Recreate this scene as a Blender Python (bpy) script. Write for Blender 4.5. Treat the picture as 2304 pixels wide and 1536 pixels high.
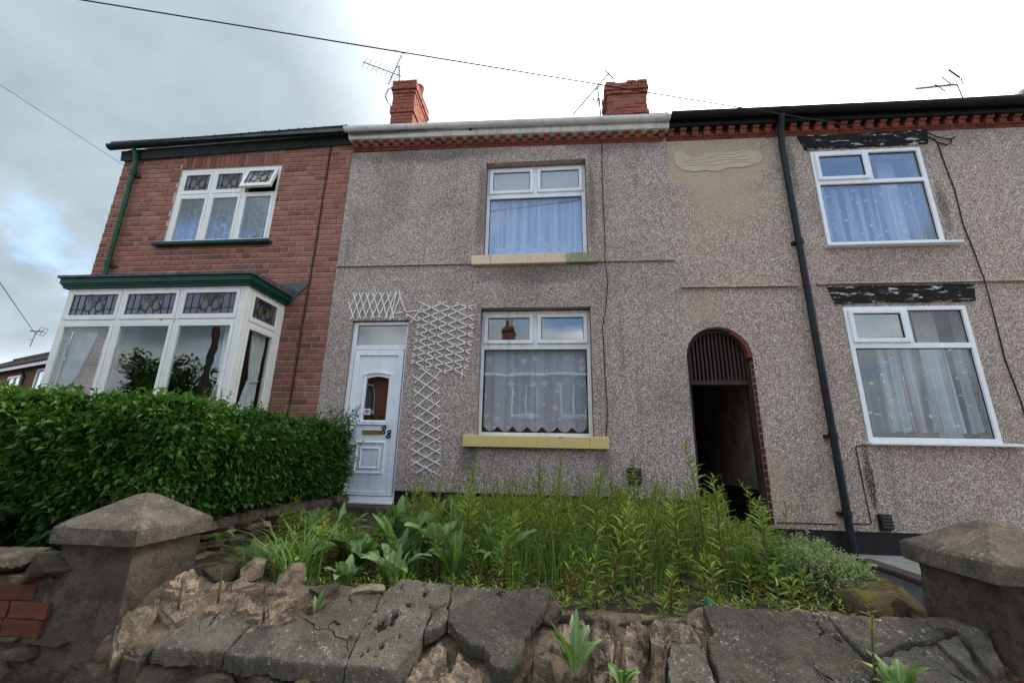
import bpy, bmesh, math, random
import numpy as np
from mathutils import Vector, Matrix, noise

for o in list(bpy.data.objects):
    bpy.data.objects.remove(o, do_unlink=True)
SC = bpy.context.scene
COL = SC.collection
R_ = math.radians
rng = np.random.default_rng(7)
random.seed(7)

# ------------------------------------------------------------------ camera
cam_d = bpy.data.cameras.new('camera')
cam_d.sensor_width = 36.0
cam_d.sensor_fit = 'HORIZONTAL'
cam_d.lens = 940.0 / 2304.0 * 36.0
cam_d.clip_start = 0.05
cam_d.clip_end = 1000.0
cam = bpy.data.objects.new('camera', cam_d)
COL.objects.link(cam)
# columns: image right, image up, backwards (world: X along the terrace, Y away from the street, Z up)
_rt = Vector((0.9951031, 0.09681081, 0.01993693))
_dn = Vector((-0.00587171, 0.259247, -0.9657932))
_fw = Vector((-0.09866782, 0.96094675, 0.25854594))
_m = Matrix((_rt, -_dn, -_fw)).transposed().to_4x4()
_m.translation = Vector((0.0, 0.0, 1.6))
cam.matrix_world = _m
SC.camera = cam

# ------------------------------------------------------------------ light
SUN_AZ, SUN_EL = R_(50.0), R_(44.0)          # azimuth from +Y towards +X
SUN_DIR = Vector((math.sin(SUN_AZ) * math.cos(SUN_EL), math.cos(SUN_AZ) * math.cos(SUN_EL), math.sin(SUN_EL)))
sun_d = bpy.data.lights.new('sun', 'SUN')
sun_d.energy = 1.5
sun_d.angle = R_(25.0)
sun_d.color = (1.0, 0.94, 0.85)
sun = bpy.data.objects.new('sun', sun_d)
COL.objects.link(sun)
sun.rotation_euler = (-SUN_DIR).to_track_quat('-Z', 'Y').to_euler()

SC.view_settings.view_transform = 'Standard'
SC.view_settings.look = 'None'
SC.view_settings.gamma = 1.0
SC.view_settings.use_curve_mapping = False
SC.view_settings.exposure = 2.35
SC.render.engine = 'CYCLES'
SC.cycles.use_denoising = True
SC.cycles.max_bounces = 7
SC.cycles.diffuse_bounces = 4
SC.cycles.glossy_bounces = 3
SC.cycles.transparent_max_bounces = 12
SC.cycles.transmission_bounces = 3
SC.cycles.sample_clamp_indirect = 6.0


class NT:
    """thin wrapper for building node trees"""
    def __init__(s, tree):
        s.t = tree
        s.n = tree.nodes
        s.l = tree.links

    def node(s, typ, **kw):
        n = s.n.new(typ)
        for k, v in kw.items():
            if k.startswith('i_'):
                n.inputs[k[2:].replace('_', ' ')].default_value = v
            else:
                setattr(n, k, v)
        return n

    def link(s, a, b):
        s.l.new(a, b)

    def val(s, x, sock):
        if hasattr(x, 'is_output'):
            s.l.new(x, sock)
        else:
            sock.default_value = x

    def math(s, op, a, b=0.0, c=0.0, clamp=False):
        n = s.n.new('ShaderNodeMath')
        n.operation = op
        n.use_clamp = clamp
        s.val(a, n.inputs[0]); s.val(b, n.inputs[1]); s.val(c, n.inputs[2])
        return n.outputs[0]

    def mix(s, f, a, b, blend='MIX'):
        n = s.n.new('ShaderNodeMix')
        n.data_type = 'RGBA'
        n.blend_type = blend
        s.val(f, n.inputs[0])
        for x, k in ((a, 6), (b, 7)):
            if isinstance(x, tuple) and len(x) == 3:
                x = x + (1.0,)
            s.val(x, n.inputs[k])
        return n.outputs[2]

    def ramp(s, f, stops, interp='LINEAR'):
        n = s.n.new('ShaderNodeValToRGB')
        n.color_ramp.interpolation = interp
        e = n.color_ramp.elements
        while len(e) < len(stops):
            e.new(0.5)
        for i, (p, c) in enumerate(stops):
            e[i].position = p
            e[i].color = (c[0], c[1], c[2], 1.0) if isinstance(c, tuple) else (c, c, c, 1.0)
        s.val(f, n.inputs[0])
        return n.outputs[0]

    def smooth(s, x, a, b):
        n = s.n.new('ShaderNodeMapRange')
        n.interpolation_type = 'SMOOTHSTEP'
        s.val(x, n.inputs[0])
        n.inputs[1].default_value = a
        n.inputs[2].default_value = b
        return n.outputs[0]

    def pos(s):
        return s.node('ShaderNodeNewGeometry').outputs['Position']

    def scaled(s, vec, sx, sy, sz, off=(0, 0, 0)):
        n = s.node('ShaderNodeMapping')
        n.inputs['Scale'].default_value = (sx, sy, sz)
        n.inputs['Location'].default_value = off
        s.l.new(vec, n.inputs[0])
        return n.outputs[0]

    def noise(s, vec, scale, detail=4.0, rough=0.55, dist=0.0):
        n = s.node('ShaderNodeTexNoise')
        n.inputs['Scale'].default_value = scale
        n.inputs['Detail'].default_value = detail
        n.inputs['Roughness'].default_value = rough
        n.inputs['Distortion'].default_value = dist
        s.l.new(vec, n.inputs['Vector'])
        return n.outputs[0]

    def voro(s, vec, scale, feat='F1', rnd=1.0):
        n = s.node('ShaderNodeTexVoronoi')
        n.feature = feat
        n.inputs['Scale'].default_value = scale
        n.inputs['Randomness'].default_value = rnd
        s.l.new(vec, n.inputs['Vector'])
        return n

    def bump(s, h, strength, dist):
        n = s.node('ShaderNodeBump')
        n.inputs['Strength'].default_value = strength
        n.inputs['Distance'].default_value = dist
        s.l.new(h, n.inputs['Height'])
        return n.outputs[0]


# ------------------------------------------------------------------ world: Nishita sky behind broken cloud
W = bpy.data.worlds.new('World')
SC.world = W
W.use_nodes = True
n = NT(W.node_tree)
n.n.clear()
sky = n.node('ShaderNodeTexSky')
sky.sky_type = 'NISHITA'
sky.sun_disc = False
sky.sun_elevation = SUN_EL
sky.sun_rotation = SUN_AZ
skc = n.mix(1.0, sky.outputs[0], (0.085, 0.088, 0.09), 'MULTIPLY')
d = n.node('ShaderNodeTexCoord').outputs['Generated']
sx = n.node('ShaderNodeSeparateXYZ')
n.link(d, sx.inputs[0])
den = n.math('ADD', n.math('ABSOLUTE', sx.outputs[2]), 0.32)
cx = n.math('DIVIDE', sx.outputs[0], den)
cy = n.math('DIVIDE', sx.outputs[1], den)
cc = n.node('ShaderNodeCombineXYZ')
n.link(cx, cc.inputs[0]); n.link(cy, cc.inputs[1])
CLOUD_OFF = (0.61, -1.05, 3.64)
cv = n.scaled(cc.outputs[0], 1, 1, 1, CLOUD_OFF)
big = n.noise(cv, 0.62, 2.0, 0.5, 0.2)
mid_ = n.noise(cv, 1.5, 3.0, 0.5, 0.3)
fine = n.noise(cv, 3.4, 8.0, 0.55, 0.4)
dens = n.math('ADD', n.math('ADD', n.math('MULTIPLY', big, 0.62), n.math('MULTIPLY', mid_, 0.22)), n.math('MULTIPLY', fine, 0.16))
# angle to the sun behind the cloud
dp = n.node('ShaderNodeVectorMath', operation='DOT_PRODUCT')
n.link(d, dp.inputs[0]); dp.inputs[1].default_value = SUN_DIR
glow = n.smooth(n.math('ADD', dp.outputs['Value'], n.math('MULTIPLY', n.math('SUBTRACT', mid_, 0.5), 0.26)), 0.28, 1.05)
shade = n.ramp(dens, [(0.34, (0.93, 0.93, 0.92)), (0.43, (0.42, 0.45, 0.46)), (0.52, (0.122, 0.150, 0.166)), (0.64, (0.056, 0.07, 0.08))])
lit = n.mix(n.math('MULTIPLY', n.math('POWER', glow, 2.1), 0.97), shade, (0.95, 0.95, 0.94))
cover = n.math('MAXIMUM', n.smooth(n.noise(cv, 0.95, 6.0, 0.55, 0.2), 0.405, 0.505), n.smooth(glow, 0.0, 0.5))
allc = n.mix(cover, skc, lit)
# haze band near the horizon
hz = n.smooth(sx.outputs[2], 0.22, 0.0)
allc = n.mix(n.math('MULTIPLY', hz, 0.6), allc, (0.34, 0.37, 0.385))
bg = n.node('ShaderNodeBackground')
n.link(allc, bg.inputs[0])
bg.inputs[1].default_value = 1.0
ow = n.node('ShaderNodeOutputWorld')
n.link(bg.outputs[0], ow.inputs[0])

# ------------------------------------------------------------------ mesh helpers
def link(o):
    COL.objects.link(o)
    return o


def tag(o, label, cat, group=None, kind=None):
    o['label'] = label
    o['category'] = cat
    if group: o['group'] = group
    if kind: o['kind'] = kind
    return o


def struct(o, kind='structure'):
    o['kind'] = kind
    return o


def empty(name, loc, label, cat, group=None):
    o = bpy.data.objects.new(name, None)
    o.location = loc
    link(o)
    return tag(o, label, cat, group)


def par(o, p):
    if p is not None:
        o.parent = p
        base = Vector(p.location)
        q = p.parent
        while q is not None:
            base = base + Vector(q.location)
            q = q.parent
        o.location = Vector(o.location) - base
    return o


class MB:
    def __init__(s):
        s.v = []; s.f = []; s.m = []; s.k = {}

    def vert(s, p, share=False):
        if share:
            key = (round(p[0], 4), round(p[1], 4), round(p[2], 4))
            if key in s.k: return s.k[key]
            s.k[key] = len(s.v)
        s.v.append(tuple(p))
        return len(s.v) - 1

    def face(s, pts, m=0, share=False):
        s.f.append([s.vert(p, share) for p in pts]); s.m.append(m)

    def box(s, x0, x1, y0, y1, z0, z1, m=0):
        i = len(s.v)
        s.v += [(x0, y0, z0), (x1, y0, z0), (x1, y1, z0), (x0, y1, z0), (x0, y0, z1), (x1, y0, z1), (x1, y1, z1), (x0, y1, z1)]
        for q in ((0, 3, 2, 1), (4, 5, 6, 7), (0, 1, 5, 4), (1, 2, 6, 5), (2, 3, 7, 6), (3, 0, 4, 7)):
            s.f.append([i + a for a in q]); s.m.append(m)
        return s

    def tube(s, pts, r, seg=8, m=0, cap=True):
        pts = [Vector(p) for p in pts]
        rs = r if isinstance(r, (list, tuple)) else [r] * len(pts)
        i0 = len(s.v)
        prev = None
        for k, p in enumerate(pts):
            a = pts[max(0, k - 1)]; b = pts[min(len(pts) - 1, k + 1)]
            t = (b - a)
            if t.length < 1e-9: t = Vector((0, 0, 1))
            t.normalize()
            if prev is None:
                u = t.orthogonal().normalized()
            else:
                u = (prev - t * prev.dot(t))
                u = u.normalized() if u.length > 1e-6 else t.orthogonal().normalized()
            prev = u
            w = t.cross(u)
            for j in range(seg):
                an = 2 * math.pi * j / seg
                s.v.append(tuple(p + (u * math.cos(an) + w * math.sin(an)) * rs[k]))
        for k in range(len(pts) - 1):
            for j in range(seg):
                a = i0 + k * seg + j; b = i0 + k * seg + (j + 1) % seg
                s.f.append([a, b, b + seg, a + seg]); s.m.append(m)
        if cap:
            s.f.append([i0 + j for j in range(seg)][::-1]); s.m.append(m)
            e = i0 + (len(pts) - 1) * seg
            s.f.append([e + j for j in range(seg)]); s.m.append(m)
        return s

    def prism(s, poly, y0, y1, m=0):
        """polygon in XZ extruded from y0 (front) to y1"""
        a = [s.vert((p[0], y0, p[1])) for p in poly]
        b = [s.vert((p[0], y1, p[1])) for p in poly]
        s.f.append(a); s.m.append(m)
        s.f.append(b[::-1]); s.m.append(m)
        k = len(poly)
        for i in range(k):
            j = (i + 1) % k
            s.f.append([a[i], b[i], b[j], a[j]]); s.m.append(m)
        return s

    def slab(s, x0, x1, z0, z1, holes, y0, y1, m=0):
        """rectangular plate in XZ with rectangular holes, one connected piece"""
        xs = sorted({x0, x1} | {h[0] for h in holes} | {h[1] for h in holes})
        zs = sorted({z0, z1} | {h[2] for h in holes} | {h[3] for h in holes})
        xs = [x for x in xs if x0 - 1e-6 <= x <= x1 + 1e-6]
        zs = [z for z in zs if z0 - 1e-6 <= z <= z1 + 1e-6]
        def solid(i, j):
            if i < 0 or j < 0 or i >= len(xs) - 1 or j >= len(zs) - 1: return False
            cx_, cz_ = (xs[i] + xs[i + 1]) / 2, (zs[j] + zs[j + 1]) / 2
            return not any(h[0] < cx_ < h[1] and h[2] < cz_ < h[3] for h in holes)
        for i in range(len(xs) - 1):
            for j in range(len(zs) - 1):
                if not solid(i, j): continue
                a, b, c, d_ = xs[i], xs[i + 1], zs[j], zs[j + 1]
                s.face([(a, y0, c), (b, y0, c), (b, y0, d_), (a, y0, d_)], m, True)
                s.face([(a, y1, c), (a, y1, d_), (b, y1, d_), (b, y1, c)], m, True)
                if not solid(i - 1, j): s.face([(a, y0, c), (a, y0, d_), (a, y1, d_), (a, y1, c)], m, True)
                if not solid(i + 1, j): s.face([(b, y0, c), (b, y1, c), (b, y1, d_), (b, y0, d_)], m, True)
                if not solid(i, j - 1): s.face([(a, y0, c), (a, y1, c), (b, y1, c), (b, y0, c)], m, True)
                if not solid(i, j + 1): s.face([(a, y0, d_), (b, y0, d_), (b, y1, d_), (a, y1, d_)], m, True)
        return s

    def xform(s, mat):
        s.v = [tuple(mat @ Vector(p)) for p in s.v]
        return s

    def mesh(s, name, mats, smooth=False, bevel=0.0):
        me = bpy.data.meshes.new(name)
        me.from_pydata(s.v, [], s.f)
        mats = mats if isinstance(mats, (list, tuple)) else [mats]
        for m in mats: me.materials.append(m)
        if len(mats) > 1:
            me.polygons.foreach_set('material_index', s.m)
        if bevel > 0:
            bm = bmesh.new(); bm.from_mesh(me)
            bmesh.ops.remove_doubles(bm, verts=bm.verts, dist=1e-5)
            ed = [e for e in bm.edges if len(e.link_faces) == 2 and e.calc_face_angle(0) > 0.5]
            bmesh.ops.bevel(bm, geom=ed, offset=bevel, segments=1, affect='EDGES', clamp_overlap=True)
            bm.to_mesh(me); bm.free()
        if smooth:
            me.polygons.foreach_set('use_smooth', [True] * len(me.polygons))
            if smooth == 'auto':
                me.set_sharp_from_angle(angle=R_(40))
        me.update()
        return me

    def build(s, name, mats, parent=None, smooth=False, bevel=0.0):
        o = bpy.data.objects.new(name, s.mesh(name, mats, smooth, bevel))
        link(o)
        return par(o, parent)


def inst(name, me, loc, scale=(1, 1, 1), rot=(0, 0, 0), parent=None):
    o = bpy.data.objects.new(name, me)
    o.location = loc; o.scale = scale; o.rotation_euler = rot
    link(o)
    return par(o, parent)


# ------------------------------------------------------------------ materials
def newmat(name):
    m = bpy.data.materials.new(name)
    m.use_nodes = True
    t = NT(m.node_tree)
    b = t.n['Principled BSDF']
    return m, t, b


def surf(name, c1, c2, scale=6.0, rough=0.85, bump=0.25, bscale=90.0, bdist=0.006, speck=None, sscale=140.0, sth=(0.6, 0.7),
         rand=0.0, spec=0.25, streak=None, attr=False, detail=6.0, stops=(0.35, 0.65)):
    """two-tone mottled surface with grain, optional specks, per-object value shift, vertical streaks"""
    m, t, b = newmat(name)
    p = t.pos()
    f = t.smooth(t.noise(p, scale, detail, 0.6), stops[0], stops[1])
    col = t.mix(f, c1, c2)
    if speck:
        sp = t.smooth(t.noise(p, sscale, 2.0, 0.6), sth[0], sth[1])
        col = t.mix(sp, col, speck)
    if streak:
        q = t.scaled(p, 14.0, 14.0, 0.7)
        col = t.mix(t.math('MULTIPLY', t.smooth(t.noise(q, 1.0, 4.0, 0.6), 0.5, 0.72), streak[1]), col, streak[0])
    if rand or attr:
        if attr:
            r = t.node('ShaderNodeAttribute', attribute_name='rnd').outputs['Fac']
        else:
            r = t.node('ShaderNodeObjectInfo').outputs['Random']
        k = t.math('ADD', t.math('MULTIPLY', r, 2 * (rand or 0.3)), 1.0 - (rand or 0.3))
        hsv = t.node('ShaderNodeHueSaturation')
        t.link(col, hsv.inputs['Color']); t.link(k, hsv.inputs['Value'])
        col = hsv.outputs[0]
    t.link(col, b.inputs['Base Color'])
    b.inputs['Roughness'].default_value = rough
    b.inputs['Specular IOR Level'].default_value = spec
    if bump > 0:
        h = t.noise(p, bscale, 5.0, 0.65)
        t.link(t.bump(h, bump, bdist), b.inputs['Normal'])
    return m


MAT = {}


def brick_mat(name, cols, attr=False, mot=0.5, dark=(0.055, 0.035, 0.032)):
    m, t, b = newmat(name)
    p = t.pos()
    r = t.node('ShaderNodeAttribute', attribute_name='rnd').outputs['Fac'] if attr else t.node('ShaderNodeObjectInfo').outputs['Random']
    col = t.ramp(r, [(i / (len(cols) - 1), c) for i, c in enumerate(cols)])
    soot = t.smooth(t.noise(p, 7.0, 6.0, 0.65), 0.5, 0.78)
    col = t.mix(t.math('MULTIPLY', soot, mot), col, dark)
    pale = t.smooth(t.noise(p, 28.0, 4.0, 0.7), 0.56, 0.76)
    col = t.mix(t.math('MULTIPLY', pale, 0.28), col, (0.46, 0.27, 0.22))
    t.link(col, b.inputs['Base Color'])
    b.inputs['Roughness'].default_value = 0.9
    b.inputs['Specular IOR Level'].default_value = 0.2
    t.link(t.bump(t.noise(p, 160.0, 4.0, 0.7), 0.35, 0.004), b.inputs['Normal'])
    return m


RED = [(0.24, 0.09, 0.062), (0.30, 0.115, 0.08), (0.33, 0.132, 0.095), (0.26, 0.095, 0.066), (0.35, 0.16, 0.118), (0.16, 0.07, 0.055), (0.31, 0.122, 0.085)]
MAT['brick'] = brick_mat('brick_rose', RED)
MAT['brick_m'] = brick_mat('brick_rose_mass', RED, attr=True)
ORG = [(0.25, 0.072, 0.045), (0.30, 0.092, 0.057), (0.20, 0.06, 0.042), (0.27, 0.105, 0.072)]
MAT['chim'] = brick_mat('brick_orange', ORG, mot=0.7)
MAT['dentil'] = brick_mat('brick_dentil', [(0.21, 0.062, 0.042), (0.26, 0.08, 0.052), (0.18, 0.055, 0.04)], mot=0.85)
MAT['reveal'] = brick_mat('brick_reveal', [(0.15, 0.045, 0.03), (0.19, 0.06, 0.04), (0.12, 0.04, 0.03)], mot=0.9)
MAT['mortar'] = surf('mortar', (0.52, 0.43, 0.37), (0.42, 0.345, 0.30), 12, speck=(0.25, 0.2, 0.18), sscale=60)
MAT['mortar_dark'] = surf('mortar_dark', (0.28, 0.19, 0.15), (0.15, 0.11, 0.09), 9)


def pebbledash(name, warm, patches, dirt=0.5):
    m, t, b = newmat(name)
    p = t.pos()
    v = t.voro(p, 112.0)
    sep = t.node('ShaderNodeSeparateColor')
    t.link(v.outputs['Color'], sep.inputs[0])
    base = t.ramp(sep.outputs[0], [(0.0, (0.12, 0.092, 0.08)), (0.22, (0.19, 0.147, 0.13)), (0.45, (0.275, 0.224, 0.20)), (0.72, (0.37, 0.32, 0.29)), (0.96, (0.60, 0.56, 0.53))])
    base = t.mix(1.0, base, tuple(1.4 * c for c in warm), 'MULTIPLY')
    # cement showing between stones
    gap = t.smooth(v.outputs['Distance'], 0.5, 0.75)
    base = t.mix(t.math('MULTIPLY', gap, 0.6), base, (0.13, 0.105, 0.092))
    big = t.noise(p, 0.9, 5.0, 0.6)
    base = t.mix(t.math('MULTIPLY', t.smooth(big, 0.45, 0.75), dirt), base, (0.085, 0.068, 0.058), 'MIX')
    q = t.scaled(p, 7.0, 7.0, 0.5)
    st = t.smooth(t.noise(q, 1.0, 4.0, 0.6), 0.55, 0.8)
    base = t.mix(t.math('MULTIPLY', st, 0.42), base, (0.085, 0.068, 0.055))
    # yellowed render where dash came away; dark streaks and bands under eave and sills
    for (cx_, cz_, rx, rz, col, amt) in patches:
        n1 = t.node('ShaderNodeVectorMath', operation='SUBTRACT')
        t.link(p, n1.inputs[0]); n1.inputs[1].default_value = (cx_, 5.4, cz_)
        sc = t.scaled(n1.outputs[0], 1 / rx, 0.0, 1 / rz)
        ln = t.node('ShaderNodeVectorMath', operation='LENGTH')
        t.link(sc, ln.inputs[0])
        e = t.math('ADD', ln.outputs['Value'], t.math('MULTIPLY', t.math('SUBTRACT', t.noise(p, 4.5, 5.0, 0.65), 0.5), 1.6))
        k = t.math('MULTIPLY', t.smooth(e, 1.2, 0.45), amt)
        k = t.math('MULTIPLY', k, t.math('ADD', 0.42, t.smooth(t.noise(p, 55.0, 3.0, 0.65), 0.40, 0.58)), clamp=True)
        base = t.mix(k, base, col)
    t.link(base, b.inputs['Base Color'])
    b.inputs['Roughness'].default_value = 0.92
    b.inputs['Specular IOR Level'].default_value = 0.2
    h = t.math('SUBTRACT', 1.0, v.outputs['Distance'])
    t.link(t.bump(h, 0.7, 0.009), b.inputs['Normal'])
    return m


TAN = (0.47, 0.37, 0.25)
DK = (0.085, 0.07, 0.06)
MAT['dash_a'] = pebbledash('pebbledash_grey', (1.05, 0.985, 0.935), [(-1.08, 1.55, 0.12, 0.25, DK, 0.5), (0.6, 1.5, 0.12, 0.22, DK, 0.5), (-1.05, 5.1, 0.08, 0.8, DK, 0.5), (0.56, 5.1, 0.08, 0.8, DK, 0.45), (-1.9, 6.1, 1.3, 0.18, DK, 0.5), (0.9, 6.1, 0.9, 0.15, DK, 0.45), (-0.2, 4.0, 1.0, 0.14, DK, 0.45)], 0.35)
MAT['dash_b'] = pebbledash('pebbledash_buff', (1.10, 1.025, 0.92), [(2.3, 5.74, 0.95, 0.55, TAN, 1.0), (2.4, 5.25, 0.6, 0.6, TAN, 0.75), (2.1, 4.6, 0.3, 0.5, TAN, 0.18),
                                                         (1.95, 3.5, 0.3, 0.25, TAN, 0.35), (2.62, 1.35, 0.11, 0.45, TAN, 0.4), (3.60, 1.38, 0.05, 0.36, (0.05, 0.043, 0.038), 0.9), (3.36, 5.6, 0.06, 0.5, (0.07, 0.06, 0.05), 0.5), (5.15, 4.9, 0.07, 0.45, (0.08, 0.068, 0.058), 0.6), (3.12, 1.05, 0.10, 0.3, TAN, 0.4)], 0.3)
MAT['upvc'] = surf('white_upvc', (0.80, 0.81, 0.83), (0.74, 0.75, 0.76), 5, rough=0.35, bump=0.0, spec=0.45, streak=((0.45, 0.43, 0.38), 0.18))
MAT['upvc_old'] = surf('aged_white_upvc', (0.78, 0.78, 0.76), (0.66, 0.66, 0.63), 4, rough=0.45, bump=0.0, spec=0.4, streak=((0.30, 0.28, 0.23), 0.45))
MAT['door'] = surf('white_door_panel', (0.80, 0.82, 0.86), (0.74, 0.76, 0.80), 4, rough=0.32, bump=0.0, spec=0.45, streak=((0.42, 0.41, 0.38), 0.3))
MAT['cream'] = surf('cream_paint', (0.80, 0.79, 0.74), (0.74, 0.73, 0.66), 5, rough=0.5, bump=0.12, bscale=70, bdist=0.003, speck=(0.42, 0.28, 0.12), sscale=9, sth=(0.70, 0.76))
MAT['green'] = surf('green_gloss_paint', (0.008, 0.062, 0.042), (0.006, 0.045, 0.031), 6, rough=0.5, bump=0.08, bscale=60, spec=0.2, rand=0.0)
MAT['green_pipe'] = surf('flaking_green_paint', (0.02, 0.075, 0.035), (0.015, 0.055, 0.03), 9, rough=0.5, bump=0.3, bscale=45, speck=(0.32, 0.30, 0.20), sscale=22, sth=(0.66, 0.72))
MAT['green_black'] = surf('weathered_green_black_paint', (0.012, 0.02, 0.015), (0.006, 0.009, 0.008), 7, rough=0.6, bump=0.4, bscale=40, bdist=0.01)
MAT['black'] = surf('black_paint', (0.010, 0.010, 0.012), (0.016, 0.017, 0.02), 7, rough=0.45, bump=0.2, bscale=35)
MAT['gutter_black'] = surf('black_gutter', (0.006, 0.006, 0.007), (0.012, 0.012, 0.013), 5, rough=0.6, bump=0.2, bscale=20)
MAT['slate'] = surf('roof_slate', (0.05, 0.05, 0.055), (0.10, 0.10, 0.105), 5, rough=0.7, bump=0.4, bscale=30)
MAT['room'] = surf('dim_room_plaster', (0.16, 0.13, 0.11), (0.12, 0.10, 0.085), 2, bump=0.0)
MAT['lead'] = surf('lead_sheet', (0.10, 0.105, 0.115), (0.05, 0.052, 0.06), 8, rough=0.6, bump=0.4, bscale=40)
MAT['felt'] = surf('mossy_felt', (0.06, 0.06, 0.06), (0.13, 0.12, 0.11), 14, bump=0.7, bscale=40, bdist=0.01)
MAT['came'] = surf('lead_came', (0.018, 0.018, 0.022), (0.03, 0.03, 0.035), 20, rough=0.6, bump=0.0)
MAT['wood_brown'] = surf('dark_brown_wood', (0.030, 0.018, 0.014), (0.045, 0.028, 0.02), 10, rough=0.6, bump=0.3, bscale=30)
MAT['white_slat'] = surf('white_plastic_lath', (0.80, 0.79, 0.75), (0.70, 0.69, 0.64), 12, rough=0.5, bump=0.0)
MAT['brass'] = surf('dull_brass', (0.36, 0.23, 0.05), (0.28, 0.17, 0.04), 20, rough=0.45, bump=0.0, spec=0.6)
MAT['brass'].node_tree.nodes['Principled BSDF'].inputs['Metallic'].default_value = 0.6
MAT['cable'] = surf('dark_cable', (0.018, 0.012, 0.011), (0.03, 0.018, 0.015), 10, rough=0.6, bump=0.0)
MAT['cable_red'] = surf('brown_cable', (0.055, 0.02, 0.017), (0.04, 0.015, 0.013), 10, rough=0.6, bump=0.0)
MAT['metal'] = surf('aerial_alloy', (0.10, 0.10, 0.105), (0.05, 0.05, 0.055), 30, rough=0.5, bump=0.0)
MAT['purple'] = surf('purple_grey_plastic', (0.05, 0.035, 0.10), (0.04, 0.03, 0.08), 30, rough=0.5, bump=0.0)
MAT['terracotta'] = surf('terracotta', (0.24, 0.075, 0.05), (0.18, 0.055, 0.04), 9, bump=0.2)
MAT['concrete'] = surf('concrete_path', (0.30, 0.28, 0.25), (0.21, 0.20, 0.175), 5, bump=0.5, bscale=60, speck=(0.12, 0.12, 0.09), sscale=35)
MAT['asphalt'] = surf('asphalt', (0.045, 0.045, 0.048), (0.06, 0.06, 0.062), 3, bump=0.6, bscale=120)
MAT['paving'] = surf('pavement', (0.17, 0.165, 0.155), (0.12, 0.115, 0.11), 3, bump=0.4, bscale=90)
MAT['soil'] = surf('garden_soil', (0.034, 0.022, 0.015), (0.018, 0.012, 0.009), 9, bump=0.9, bscale=45, bdist=0.02, speck=(0.07, 0.085, 0.018), sscale=9, sth=(0.48, 0.6))


def glass(name, tint=(0.93, 0.95, 0.95), r0=0.05, rough=0.0):
    m, t, b = newmat(name)
    t.n.remove(b)
    tr = t.node('ShaderNodeBsdfTransparent'); tr.inputs[0].default_value = tint + (1,)
    gl = t.node('ShaderNodeBsdfGlossy'); gl.inputs['Roughness'].default_value = rough
    gl.inputs[0].default_value = (0.95, 0.97, 1.0, 1)
    lw = t.node('ShaderNodeLayerWeight'); lw.inputs[0].default_value = 0.5
    fres = t.math('ADD', r0, t.math('MULTIPLY', t.math('POWER', lw.outputs['Facing'], 5.0), 1.0 - r0), clamp=True)
    p = t.pos()
    bn = t.bump(t.noise(p, 1.6, 2.0, 0.5), 0.12, 0.02)
    t.link(bn, gl.inputs['Normal'])
    mx = t.node('ShaderNodeMixShader')
    t.link(fres, mx.inputs[0]); t.link(tr.outputs[0], mx.inputs[1]); t.link(gl.outputs[0], mx.inputs[2])
    t.link(mx.outputs[0], t.n['Material Output'].inputs[0])
    return m


MAT['glass'] = glass('window_glass')
MAT['glass_dbl'] = glass('double_glazing', (0.9, 0.92, 0.94), 0.13)
MAT['glass_low'] = glass('ground_floor_glazing', (0.92, 0.94, 0.95), 0.045)
def obscured():
    m = glass('obscured_pale_glazing', (0.75, 0.78, 0.8), 0.10, 0.08)
    t = NT(m.node_tree)
    out_ = t.n['Material Output']; src = out_.inputs[0].links[0].from_socket
    df = t.node('ShaderNodeBsdfDiffuse'); df.inputs[0].default_value = (0.72, 0.76, 0.78, 1)
    mx = t.node('ShaderNodeMixShader'); mx.inputs[0].default_value = 0.5
    t.link(src, mx.inputs[1]); t.link(df.outputs[0], mx.inputs[2]); t.link(mx.outputs[0], out_.inputs[0])
    return m


MAT['glass_obs'] = obscured()
MAT['glass_frost'] = glass('obscured_glazing', (0.6, 0.64, 0.66), 0.12, 0.02)


def stained(name, col, rough=0.15):
    m, t, b = newmat(name)
    p = t.pos()
    t.link(t.mix(t.noise(p, 30, 3), col, tuple(c * 0.55 for c in col)), b.inputs['Base Color'])
    b.inputs['Roughness'].default_value = rough
    b.inputs['Specular IOR Level'].default_value = 0.6
    t.link(t.bump(t.noise(p, 25.0, 2.0), 0.25, 0.01), b.inputs['Normal'])
    return m


MAT['st_lilac'] = stained('lilac_cathedral_glass', (0.16, 0.15, 0.175))
MAT['st_teal'] = stained('teal_glass', (0.012, 0.055, 0.06))
MAT['st_red'] = stained('ruby_glass', (0.09, 0.016, 0.022))
MAT['st_yellow'] = stained('straw_glass', (0.17, 0.155, 0.07))
MAT['st_blue'] = stained('blue_glass', (0.025, 0.03, 0.07))
MAT['st_green'] = stained('olive_glass', (0.035, 0.05, 0.025))


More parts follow.
